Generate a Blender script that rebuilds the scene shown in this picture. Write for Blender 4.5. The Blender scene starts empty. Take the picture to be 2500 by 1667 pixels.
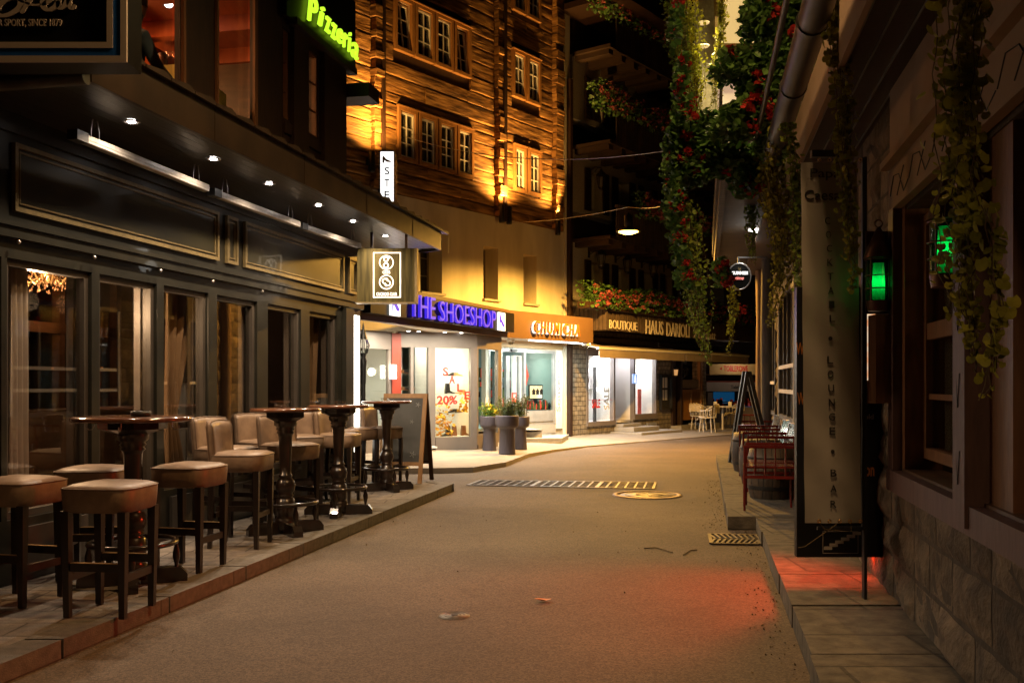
import bpy, bmesh, math, random
from mathutils import Vector, Matrix, Euler
R = math.radians
random.seed(7)
sc = bpy.context.scene
COL = sc.collection
# ---------------------------------------------------------------- camera
F, CX, HY, CH_ = 2350.0, 1250.0, 935.0, 1.42      # focal length, centre column, horizon row (px of 2500), eye height
cd = bpy.data.cameras.new('camera'); cam = bpy.data.objects.new('camera', cd); COL.objects.link(cam)
cam.location = (0, 0, CH_); cam.rotation_euler = (R(90), 0, 0)
cd.sensor_width = 36; cd.lens = 36*F/2500
cd.shift_y = (HY-833.5)/2500.0; cd.clip_start = .05; cd.clip_end = 500
sc.camera = cam
# ---------------------------------------------------------------- sky at night
w = bpy.data.worlds.new('World'); sc.world = w; w.use_nodes = True
nt = w.node_tree; bg = nt.nodes['Background']
sk = nt.nodes.new('ShaderNodeTexSky'); sk.sky_type = 'NISHITA'; sk.sun_disc = False
sk.sun_elevation = R(-6); sk.sun_rotation = R(200)
nt.links.new(sk.outputs[0], bg.inputs[0]); bg.inputs[1].default_value = 0.006
sl = bpy.data.lights.new('moon', 'SUN'); sl.energy = 0.004; sl.angle = R(.5); sl.color = (.8, .85, 1)
so = bpy.data.objects.new('moon', sl); so.rotation_euler = (R(50), 0, R(200)); COL.objects.link(so)
vs = sc.view_settings; vs.view_transform = 'Standard'; vs.look = 'None'; vs.exposure = 0; vs.gamma = 1
try: sc.cycles.use_denoising = True
except Exception: pass
sc.cycles.max_bounces = 8; sc.cycles.transparent_max_bounces = 12
sc.cycles.sample_clamp_indirect = 4; sc.cycles.caustics_reflective = False; sc.cycles.caustics_refractive = False

# ---------------------------------------------------------------- frames
class Fr:
    """s along the wall, t outward from it, z up"""
    def __init__(f, O, u, n):
        l = math.hypot(*u); f.O = O; f.u = (u[0]/l, u[1]/l); l = math.hypot(*n); f.n = (n[0]/l, n[1]/l)
    def P(f, s, t, z):
        return (f.O[0]+s*f.u[0]+t*f.n[0], f.O[1]+s*f.u[1]+t*f.n[1], z)
    def s(f, px, t=0):
        k = (px-CX)/F; ox = f.O[0]+t*f.n[0]; oy = f.O[1]+t*f.n[1]
        return (k*oy-ox)/(f.u[0]-k*f.u[1])
    def z(f, px, py, t=0):
        return CH_+(HY-py)/F*f.P(f.s(px, t), t, 0)[1]
WF = Fr((0, 0), (1, 0), (0, 1))
PUB = Fr((-4.63, 0), (.212, 1), (1, -.212))
CHA = Fr((1.33, 24.0), (.6, .8), (.8, -.6))
SHO = Fr((-.03, 20.2), (.383, 1), (1, -.383))
DIS = Fr((-.69, 19.0), (.88, .476), (.476, -.88))
RTW = Fr((1.13, 0), (.2, 1), (-1, .2))
def CF(y): return Fr((0, y), (1, 0), (0, -1))      # a plane square to the view direction at distance y
def G(px, py, z=0):
    y = F*(CH_-z)/(py-HY); return ((px-CX)/F*y, y)
def PX(px, py, y): return ((px-CX)/F*y, y, CH_+(HY-py)/F*y)

# ---------------------------------------------------------------- materials
MATS = {}
def _mat(name):
    m = bpy.data.materials.new(name); m.use_nodes = True; MATS[name] = m
    return m, m.node_tree, m.node_tree.nodes['Principled BSDF']
def N(nt, t, **k):
    n = nt.nodes.new(t)
    for a, v in k.items():
        if a.startswith('i_'):
            key = a[2:]; n.inputs[int(key) if key.isdigit() else key.replace('_', ' ')].default_value = v
        else: setattr(n, a, v)
    return n
def rgba(c): return (c[0], c[1], c[2], 1)
def mat(name, c1, c2=None, rough=.6, metal=0, scale=6, stretch=(1, 1, 1), uv=False, bump=0., bscale=None, spec=.5,
        coat=0, island=0, detail=6, lo=.35, hi=.65, rvar=0, bdist=.01, trans=0):
    m, nt, b = _mat(name); L = nt.links.new
    tc = N(nt, 'ShaderNodeTexCoord'); mp = N(nt, 'ShaderNodeMapping'); mp.inputs['Scale'].default_value = stretch
    L(tc.outputs['UV' if uv else 'Object'], mp.inputs[0])
    no = N(nt, 'ShaderNodeTexNoise'); no.inputs['Scale'].default_value = scale; no.inputs['Detail'].default_value = detail
    L(mp.outputs[0], no.inputs[0])
    mr = N(nt, 'ShaderNodeMapRange'); mr.inputs[1].default_value = lo; mr.inputs[2].default_value = hi
    L(no.outputs[0], mr.inputs[0])
    mx = N(nt, 'ShaderNodeMix', data_type='RGBA'); mx.inputs[6].default_value = rgba(c1); mx.inputs[7].default_value = rgba(c2 or c1)
    L(mr.outputs[0], mx.inputs[0]); last = mx.outputs[2]
    if island:
        ge = N(nt, 'ShaderNodeNewGeometry'); hs = N(nt, 'ShaderNodeHueSaturation')
        m2 = N(nt, 'ShaderNodeMapRange'); m2.inputs[3].default_value = 1-island; m2.inputs[4].default_value = 1+island
        L(ge.outputs['Random Per Island'], m2.inputs[0]); L(m2.outputs[0], hs.inputs['Value']); L(last, hs.inputs['Color']); last = hs.outputs[0]
    L(last, b.inputs['Base Color'])
    if trans:
        out = nt.nodes['Material Output']; td = N(nt, 'ShaderNodeBsdfTranslucent'); ms = N(nt, 'ShaderNodeMixShader'); ms.inputs[0].default_value = trans
        L(last, td.inputs[0]); L(b.outputs[0], ms.inputs[1]); L(td.outputs[0], ms.inputs[2]); L(ms.outputs[0], out.inputs[0])
    b.inputs['Roughness'].default_value = rough; b.inputs['Metallic'].default_value = metal
    b.inputs['Specular IOR Level'].default_value = spec; b.inputs['Coat Weight'].default_value = coat
    if rvar:
        m3 = N(nt, 'ShaderNodeMapRange'); m3.inputs[3].default_value = max(0, rough-rvar); m3.inputs[4].default_value = min(1, rough+rvar)
        L(no.outputs[0], m3.inputs[0]); L(m3.outputs[0], b.inputs['Roughness'])
    if bump:
        n2 = N(nt, 'ShaderNodeTexNoise'); n2.inputs['Scale'].default_value = bscale or scale*4; n2.inputs['Detail'].default_value = 8
        L(mp.outputs[0], n2.inputs[0]); bp = N(nt, 'ShaderNodeBump'); bp.inputs['Strength'].default_value = bump
        bp.inputs['Distance'].default_value = bdist; L(n2.outputs[0], bp.inputs['Height']); L(bp.outputs[0], b.inputs['Normal'])
    return m
def emis(name, col, st, base=None):
    m, nt, b = _mat(name); b.inputs['Base Color'].default_value = rgba(base or (.8, .8, .8))
    b.inputs['Emission Color'].default_value = rgba(col); b.inputs['Emission Strength'].default_value = st; return m
def emis_var(name, c1, c2, st, scale=2, lo=.4, hi=.6):
    m, nt, b = _mat(name); L = nt.links.new
    tc = N(nt, 'ShaderNodeTexCoord'); no = N(nt, 'ShaderNodeTexNoise'); no.inputs['Scale'].default_value = scale; L(tc.outputs['Object'], no.inputs[0])
    mr = N(nt, 'ShaderNodeMapRange'); mr.inputs[1].default_value = lo; mr.inputs[2].default_value = hi; L(no.outputs[0], mr.inputs[0])
    mx = N(nt, 'ShaderNodeMix', data_type='RGBA'); mx.inputs[6].default_value = rgba(c1); mx.inputs[7].default_value = rgba(c2); L(mr.outputs[0], mx.inputs[0])
    L(mx.outputs[2], b.inputs['Emission Color']); L(mx.outputs[2], b.inputs['Base Color']); b.inputs['Emission Strength'].default_value = st; return m
def glass(name, tint=(.9, .93, .92), ior=1.5, rough=.015, bumpy=0):
    m, nt, b = _mat(name); L = nt.links.new; nt.nodes.remove(b); out = nt.nodes['Material Output']
    tr = N(nt, 'ShaderNodeBsdfTransparent'); tr.inputs[0].default_value = rgba(tint)
    gl = N(nt, 'ShaderNodeBsdfGlossy'); gl.inputs['Roughness'].default_value = rough; gl.inputs['Color'].default_value = (1, 1, 1, 1)
    fr = N(nt, 'ShaderNodeFresnel'); ge = N(nt, 'ShaderNodeNewGeometry'); mi = N(nt, 'ShaderNodeMix', data_type='FLOAT')
    mi.inputs[2].default_value = ior; mi.inputs[3].default_value = 1/ior; L(ge.outputs['Backfacing'], mi.inputs[0]); L(mi.outputs[0], fr.inputs[0])
    tc = N(nt, 'ShaderNodeTexCoord'); no = N(nt, 'ShaderNodeTexNoise'); no.inputs['Scale'].default_value = .9; L(tc.outputs['Object'], no.inputs[0])
    bp = N(nt, 'ShaderNodeBump'); bp.inputs['Strength'].default_value = .05+bumpy; bp.inputs['Distance'].default_value = .02; L(no.outputs[0], bp.inputs['Height'])
    L(bp.outputs[0], gl.inputs['Normal'])
    ms = N(nt, 'ShaderNodeMixShader'); L(fr.outputs[0], ms.inputs[0]); L(tr.outputs[0], ms.inputs[1]); L(gl.outputs[0], ms.inputs[2]); L(ms.outputs[0], out.inputs[0])
    return m
def brick(name, c1, c2, cm, bw, bh, mort=.012, rough=.8, bump=.6, offset=.5, nbump=.3, nscale=40, squash=1, warp=0, cvar=.5):
    m, nt, b = _mat(name); L = nt.links.new
    tc = N(nt, 'ShaderNodeTexCoord'); br = N(nt, 'ShaderNodeTexBrick'); br.offset = offset; br.squash = squash
    br.inputs['Color1'].default_value = rgba(c1); br.inputs['Color2'].default_value = rgba(c2); br.inputs['Mortar'].default_value = rgba(cm)
    br.inputs['Scale'].default_value = 1; br.inputs['Mortar Size'].default_value = mort; br.inputs['Mortar Smooth'].default_value = .3
    br.inputs['Brick Width'].default_value = bw; br.inputs['Row Height'].default_value = bh; br.inputs['Bias'].default_value = 0
    vec = tc.outputs['UV']
    if warp:
        nw = N(nt, 'ShaderNodeTexNoise'); nw.inputs['Scale'].default_value = 2.2; L(vec, nw.inputs[0])
        mm = N(nt, 'ShaderNodeMix', data_type='RGBA', blend_type='LINEAR_LIGHT'); mm.inputs[0].default_value = warp
        L(vec, mm.inputs[6]); L(nw.outputs['Color'], mm.inputs[7]); vec = mm.outputs[2]
    L(vec, br.inputs[0])
    no = N(nt, 'ShaderNodeTexNoise'); no.inputs['Scale'].default_value = nscale/6; no.inputs['Detail'].default_value = 8; L(tc.outputs['UV'], no.inputs[0])
    mr = N(nt, 'ShaderNodeMapRange'); mr.inputs[1].default_value = .3; mr.inputs[2].default_value = .7; mr.inputs[3].default_value = 1-cvar; mr.inputs[4].default_value = 1+cvar*.6; L(no.outputs[0], mr.inputs[0])
    hs = N(nt, 'ShaderNodeHueSaturation'); L(mr.outputs[0], hs.inputs['Value']); L(br.outputs['Color'], hs.inputs['Color']); L(hs.outputs[0], b.inputs['Base Color'])
    b.inputs['Roughness'].default_value = rough
    n2 = N(nt, 'ShaderNodeTexNoise'); n2.inputs['Scale'].default_value = nscale; n2.inputs['Detail'].default_value = 8; L(tc.outputs['UV'], n2.inputs[0])
    b2 = N(nt, 'ShaderNodeBump'); b2.inputs['Strength'].default_value = nbump; b2.inputs['Distance'].default_value = .01; L(n2.outputs[0], b2.inputs['Height'])
    b1 = N(nt, 'ShaderNodeBump', invert=True); b1.inputs['Strength'].default_value = bump; b1.inputs['Distance'].default_value = .012; L(br.outputs['Fac'], b1.inputs['Height'])
    L(b2.outputs[0], b1.inputs['Normal']); L(b1.outputs[0], b.inputs['Normal'])
    return m

M = dict(
 asphalt=mat('asphalt', (.115, .1, .085), (.17, .15, .125), rough=.82, scale=1.1, bump=.55, bscale=150, detail=10, spec=.35, rvar=.1, bdist=.006),
 paving=brick('paving', (.2, .17, .145), (.155, .135, .118), (.07, .06, .05), .42, .28, .008, .8, .5, .37, .4, 90, 1, .006, .35),
 kerb=brick('kerb_stone', (.15, .135, .115), (.12, .107, .092), (.08, .07, .06), .9, 3, .01, .8, .4, .5, .4, 120, 1, 0, .3),
 shop_paving=mat('shop_paving', (.25, .22, .18), (.31, .27, .22), rough=.75, scale=3, bump=.3, bscale=120, bdist=.004),
 granite=mat('granite', (.25, .24, .22), (.4, .38, .35), rough=.7, scale=90, bump=.2, bscale=160, detail=2, bdist=.003),
 walkstone=brick('walk_stone', (.12, .105, .08), (.09, .08, .062), (.05, .045, .035), .75, .55, .012, .85, .6, .3, .7, 60, 1, .02, .5),
 pubpaint=mat('pub_black_paint', (.011, .0105, .0075), (.018, .017, .012), rough=.34, scale=5, coat=.15, bump=.03, bscale=60),
 pubpanel=mat('pub_panel_gloss', (.02, .018, .009), (.03, .026, .013), rough=.33, scale=2, coat=.3, bump=.04, bscale=90),
 gild=mat('gilt_edge', (.16, .12, .055), (.22, .16, .07), rough=.4, metal=.3, scale=20),
 soffit=brick('soffit_boards', (.026, .022, .017), (.017, .015, .012), (.006, .005, .004), 30, .085, .006, .3, .8, .5, .12, 30, 1, 0, .3),
 oldboards=brick('old_soffit_boards', (.06, .045, .03), (.04, .03, .02), (.006, .005, .004), .12, 30, .008, .7, .8, 0, .3, 20, 1, 0, .4),
 copperdark=mat('brown_sheet_metal', (.045, .028, .018), (.075, .047, .028), rough=.45, metal=.4, scale=3, bump=.05),
 steel=mat('brushed_steel', (.42, .4, .38), (.55, .52, .5), rough=.35, metal=.8, scale=20),
 greymetal=mat('grey_duct', (.17, .165, .15), (.24, .23, .21), rough=.35, metal=.6, scale=6, bump=.05),
 blackmetal=mat('black_iron', (.012, .012, .013), (.02, .02, .02), rough=.4, scale=10),
 darkwood=mat('dark_timber', (.02, .008, .004), (.036, .015, .007), rough=.55, scale=4, stretch=(8, 8, 1), bump=.2, bscale=12),
 stoolwood=mat('stool_leg_wood', (.011, .007, .0055), (.02, .012, .009), rough=.35, scale=6, stretch=(6, 6, 1), coat=.1),
 tablewood=mat('lacquered_table_wood', (.01, .006, .004), (.02, .01, .006), rough=.28, scale=5, coat=.5, stretch=(2, 8, 2)),
 tabletop=mat('table_top_wood', (.09, .035, .018), (.15, .06, .03), rough=.16, scale=4, coat=.6, stretch=(2, 14, 2)),
 leather=mat('tan_leather', (.12, .077, .05), (.27, .18, .115), rough=.45, scale=7, bump=.5, bscale=16, spec=.45, rvar=.14, bdist=.008, lo=.25, hi=.7),
 leatherseam=mat('leather_piping', (.13, .08, .05), rough=.5),
 brass=mat('brass_strip', (.5, .3, .12), (.6, .38, .16), rough=.3, metal=.9),
 render_=mat('white_render', (.55, .5, .4), (.72, .67, .55), rough=.9, scale=1.1, stretch=(1.6, 1.6, .5), detail=10, bump=.6, bscale=16, bdist=.012),
 stonewash=mat('stone_render', (.38, .35, .3), (.5, .46, .4), rough=.9, scale=30, bump=.5, bscale=60, bdist=.01),
 whitepaint=mat('white_paint', (.7, .68, .64), (.76, .74, .7), rough=.5, scale=8),
 casing=mat('window_casing_wood', (.3, .14, .045), (.4, .2, .07), rough=.5, scale=6, stretch=(8, 8, 1), bump=.1),
 shopbrown=mat('brown_fascia', (.13, .075, .042), (.15, .088, .05), rough=.45, scale=2),
 shopbrown2=mat('dark_brown_fascia', (.09, .055, .045), (.11, .07, .055), rough=.4, scale=2),
 taupe=mat('taupe_metal', (.17, .145, .13), (.2, .17, .15), rough=.4, scale=3),
 alu=mat('aluminium_frame', (.4, .4, .4), (.48, .48, .48), rough=.35, metal=.5, scale=5),
 pinewood=mat('pine_board', (.36, .24, .11), (.44, .31, .15), rough=.5, scale=4, stretch=(1, 1, 8)),
 tile=brick('grey_brick', (.3, .26, .2), (.23, .2, .155), (.06, .05, .04), .2, .12, .009, .75, .8, .5, .6, 40, 1, .012, .5),
 mortar=mat('dark_mortar', (.05, .04, .028), (.08, .062, .045), rough=.95, scale=6, bump=.5),
 fieldstone=mat('field_stone', (.07, .052, .034), (.17, .125, .08), rough=.9, scale=7, bump=1, bscale=26, island=.4, detail=10, bdist=.02),
 purplewood=mat('mauve_painted_wood', (.075, .038, .034), (.11, .058, .052), rough=.6, scale=5, stretch=(6, 6, 1), bump=.15),
 brownwood=mat('brown_window_wood', (.14, .06, .022), (.2, .09, .035), rough=.5, scale=5, stretch=(7, 7, 1), bump=.15),
 plasterdark=mat('ochre_plaster', (.3, .22, .15), (.36, .27, .19), rough=.9, scale=2, bump=.2),
 curtain=mat('white_curtain', (.74, .7, .69), (.82, .78, .76), rough=.9, scale=3),
 beigecurtain=mat('beige_curtain', (.32, .2, .11), (.38, .25, .14), rough=.9, scale=3),
 roomdark=mat('dark_room', (.03, .015, .009), (.05, .026, .014), rough=.7, scale=2),
 roomwood=mat('room_panelling', (.07, .034, .016), (.11, .052, .023), rough=.5, scale=3, stretch=(1, 1, 6)),
 redceiling=mat('red_ceiling_boards', (.3, .06, .015), (.38, .085, .022), rough=.45, scale=3, stretch=(6, 1, 1)),
 roomwhite=mat('shop_white', (.78, .76, .7), (.8, .78, .73), rough=.6),
 shopfloor=mat('shop_floor', (.45, .42, .37), rough=.4),
 redpaint=mat('red_lacquer', (.22, .03, .015), (.25, .035, .018), rough=.45),
 redmetal=mat('dark_red_metal', (.085, .006, .005), (.12, .01, .008), rough=.22, coat=.4, scale=8),
 planter=mat('slate_planter', (.06, .053, .07), (.08, .07, .09), rough=.5, scale=10, stretch=(6, 6, .6), bump=.15, bscale=14),
 soil=mat('soil', (.03, .022, .015), rough=1, bump=.6, bscale=60),
 leaf_heath=mat('heather_leaf', (.07, .11, .03), (.12, .15, .05), rough=.6, island=.5, trans=.35),
 leaf_bright=mat('broom_leaf', (.1, .22, .02), (.16, .28, .03), rough=.6, island=.4, trans=.35),
 flower_yellow=mat('yellow_petal', (.75, .55, .02), rough=.6, island=.2),
 ivy=mat('ivy_leaf', (.11, .2, .025), (.25, .31, .04), rough=.5, scale=2, island=.55, spec=.4, trans=.35),
 ivyolive=mat('olive_ivy_leaf', (.22, .24, .03), (.36, .33, .045), rough=.55, scale=3, island=.5, spec=.3, trans=.35),
 ivyyellow=mat('yellow_lit_leaf', (.3, .34, .03), (.48, .45, .04), rough=.55, scale=3, island=.45, spec=.3, trans=.35),  # yellow lamplight on the creeper column put into the leaf colour
 geraleaf=mat('geranium_leaf', (.06, .15, .03), (.1, .2, .045), rough=.5, island=.5, trans=.35),
 redpetal=mat('red_petal', (.3, .014, .01), (.38, .026, .016), rough=.6, scale=3, island=.4, trans=.35),
 pinkpetal=mat('pink_petal', (.34, .07, .075), (.42, .13, .12), rough=.6, scale=3, island=.35, trans=.35),
 stem=mat('plant_stem', (.1, .07, .03), rough=.8),
 chalk=mat('chalk', (.6, .6, .55), rough=1),
 slate=mat('blackboard', (.055, .052, .045), (.085, .08, .07), rough=.6, scale=4),
 boardwood=mat('blackboard_frame', (.3, .15, .05), (.38, .2, .07), rough=.45, scale=5, stretch=(6, 6, 1)),
 signblack=mat('sign_black', (.006, .006, .006), rough=.35),
 signgold=mat('sign_brushed_gold', (.05, .042, .018), (.12, .095, .035), rough=.33, metal=.85, scale=3, stretch=(8, 8, .6), bump=.1, bscale=20),
 signwhite=mat('sign_white', (.6, .55, .5), rough=.5),
 signblue=mat('sign_blue', (.015, .12, .5), rough=.4),
 lettersilver=mat('grey_letters', (.35, .32, .3), rough=.5),
 darkletter=mat('dark_letters', (.02, .02, .02), rough=.6),
 fabric=mat('banner_cloth', (.34, .335, .32), (.4, .39, .375), rough=.9, scale=1.2, bump=.15, bscale=5, bdist=.02),
 awning=mat('beige_awning', (.27, .22, .19), (.33, .27, .23), rough=.8, scale=2),
 balcony=brick('balcony_boards', (.06, .04, .03), (.09, .06, .042), (.01, .007, .005), .11, 9, .008, .7, .8, 0, .3, 20, 1, 0, .4),
 copper=mat('aged_copper', (.09, .045, .03), (.16, .075, .045), rough=.45, metal=.6, scale=8),
 barrel=brick('barrel_staves', (.08, .052, .03), (.055, .036, .022), (.02, .015, .01), .09, 9, .006, .6, .7, 0, .4, 30),
 rust=mat('rusty_ring', (.12, .075, .035), (.24, .14, .06), rough=.55, metal=.4, scale=40),
 castiron=mat('worn_cast_iron', (.06, .05, .042), (.17, .145, .12), rough=.45, metal=.6, scale=12, rvar=.1),
 castdark=mat('dull_cast_iron', (.1, .085, .07), (.15, .13, .11), rough=.55, metal=.3, scale=30),
 pit=mat('drain_dark', (.01, .008, .006), rough=.9),
 frosted=mat('green_glow_diffuser', (.05, .75, .35), (.08, .85, .42), rough=.4, scale=30, trans=.75),
 greenglass=glass('green_tinted_glass', (.25, .8, .5), 1.5, .05),
 zinc=mat('dull_zinc', (.035, .032, .03), (.055, .05, .048), rough=.45, metal=.5, scale=6, bump=.05),
 patch=mat('asphalt_repair', (.07, .055, .04), (.13, .1, .072), rough=.85, scale=60, bump=.6, bscale=160, detail=8, bdist=.005),
 polycarb=glass('clear_plastic', (.75, .73, .7), 1.5, .08),
 whitemetal=mat('white_wire_metal', (.65, .62, .58), rough=.4),
 fur=mat('sheepskin', (.5, .42, .3), (.6, .52, .4), rough=1, scale=30, bump=.8, bscale=80),
 weathered=mat('weathered_post', (.24, .14, .06), (.13, .09, .055), rough=.8, scale=3, stretch=(6, 6, .7), bump=.5, bscale=10),
 greylog=mat('grey_post', (.13, .11, .08), (.08, .07, .05), rough=.85, scale=3, stretch=(6, 6, .7), bump=.5, bscale=10),
 denim=mat('denim', (.09, .14, .2), (.12, .18, .25), rough=.9, scale=20, bump=.2),
 skin=mat('skin', (.5, .3, .2), rough=.5),
 hairdark=mat('dark_hair', (.03, .018, .01), rough=.6),
 cloth=mat('yellow_tablecloth', (.45, .36, .08), (.34, .3, .07), rough=.8, scale=8),
 deadleaf=mat('fallen_leaf', (.55, .27, .13), (.62, .33, .17), rough=.7),
 shoebrown=mat('brown_leather_shoe', (.25, .1, .035), rough=.35),
 shoeblack=mat('black_leather_shoe', (.02, .02, .022), rough=.3),
 shoetan=mat('tan_leather_shoe', (.55, .3, .12), rough=.4),
 orange_leaf=mat('autumn_leaf', (.8, .3, .02), (.85, .55, .03), rough=.7, scale=5, island=.3),
 redletter=mat('red_vinyl', (.6, .03, .02), rough=.5),
 plantred=mat('red_poster', (.7, .06, .03), (.75, .1, .05), rough=.6),
 glass=glass('window_glass'),
 glassd=glass('dark_window_glass', (.55, .55, .5), 1.6, .01),
 glasspub=glass('pub_glass', (.78, .76, .73), 1.7, .012),
 clearg=glass('clear_glass', (.95, .97, .96), 1.5, .03),
 mullion=mat('bronze_frame', (.045, .037, .03), (.06, .05, .04), rough=.4, scale=4),
 e_down=emis('downlight_lens', (1, .9, .82), 60),
 e_strip=emis('white_light_strip', (1, .93, .78), 7),
 e_pizza=emis('green_neon', (.55, 1, .03), 1.3, (.3, .6, .02)),
 e_sign=emis('lit_sign_white', (1, .97, .93), 1.6),
 e_logo=emis('lit_logo_cream', (1, .82, .62), 1.5),
 e_purple=emis('violet_letters', (.07, .035, 1), .75, (.05, .02, .4)),
 e_chumi=emis('backlit_letter_edge', (1, .95, .88), 1.15),
 orangeletter=mat('orange_letter_face', (.42, .15, .02), rough=.5),
 e_lampwhite=emis('white_lamp', (1, .95, .88), 9),
 e_sodium=emis('sodium_bulb', (1, .5, .08), 16),
 e_warmwin=emis('warm_lit_room', (1, .66, .24), .75),
 e_amber=emis('amber_window', (1, .45, .12), .5),
 e_green=emis('green_bulb', (.02, 1, .3), 4),
 e_red=emis('red_tube', (1, .06, .02), 6),
 e_guin=emis('lit_white_name', (1, .95, .9), 1.2),
 e_guinred=emis('lit_red_name', (1, .05, .02), .9),
 e_blue=emis('lit_blue_badge', (.05, .35, 1), .8),
 e_crystal=emis('crystal_sparkle', (1, .36, .09), .28, (.12, .05, .015)),
 e_neonline=emis('yellow_green_tube', (.75, .8, .1), 1.0),
)
def planks_mat():
    m, nt, b = _mat('weathered_larch'); L = nt.links.new
    tc = N(nt, 'ShaderNodeTexCoord'); mp = N(nt, 'ShaderNodeMapping'); mp.inputs['Scale'].default_value = (1, 9, 1); L(tc.outputs['UV'], mp.inputs[0])
    ge = N(nt, 'ShaderNodeNewGeometry')
    n0 = N(nt, 'ShaderNodeTexNoise', noise_dimensions='4D'); n0.inputs['Scale'].default_value = 1.6; n0.inputs['Detail'].default_value = 10; n0.inputs['Distortion'].default_value = .25
    L(mp.outputs[0], n0.inputs[0])
    mu = N(nt, 'ShaderNodeMath', operation='MULTIPLY'); mu.inputs[1].default_value = 20; L(ge.outputs['Random Per Island'], mu.inputs[0]); L(mu.outputs[0], n0.inputs['W'])
    cr = N(nt, 'ShaderNodeValToRGB'); e = cr.color_ramp.elements; e[0].position = .34; e[0].color = (.05, .02, .006, 1); e[1].position = .64; e[1].color = (.5, .27, .085, 1)
    x = cr.color_ramp.elements.new(.48); x.color = (.26, .125, .036, 1); L(n0.outputs[0], cr.inputs[0])
    n1 = N(nt, 'ShaderNodeTexNoise'); n1.inputs['Scale'].default_value = .9; n1.inputs['Detail'].default_value = 4; L(tc.outputs['UV'], n1.inputs[0])
    mr = N(nt, 'ShaderNodeMapRange'); mr.inputs[1].default_value = .3; mr.inputs[2].default_value = .7; mr.inputs[3].default_value = .55; mr.inputs[4].default_value = 1.25; L(n1.outputs[0], mr.inputs[0])
    hs = N(nt, 'ShaderNodeHueSaturation'); L(mr.outputs[0], hs.inputs['Value']); L(cr.outputs[0], hs.inputs['Color']); L(hs.outputs[0], b.inputs['Base Color'])
    b.inputs['Roughness'].default_value = .68
    n2 = N(nt, 'ShaderNodeTexNoise', noise_dimensions='4D'); n2.inputs['Scale'].default_value = 5; n2.inputs['Detail'].default_value = 9; n2.inputs['Distortion'].default_value = .4; L(mp.outputs[0], n2.inputs[0]); L(mu.outputs[0], n2.inputs['W'])
    bp = N(nt, 'ShaderNodeBump'); bp.inputs['Strength'].default_value = .7; bp.inputs['Distance'].default_value = .025; L(n2.outputs[0], bp.inputs['Height'])
    b2 = N(nt, 'ShaderNodeBump'); b2.inputs['Strength'].default_value = .7; b2.inputs['Distance'].default_value = .03; L(n0.outputs[0], b2.inputs['Height']); L(bp.outputs[0], b2.inputs['Normal'])
    L(b2.outputs[0], b.inputs['Normal']); return m
M['larch'] = planks_mat()
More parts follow.
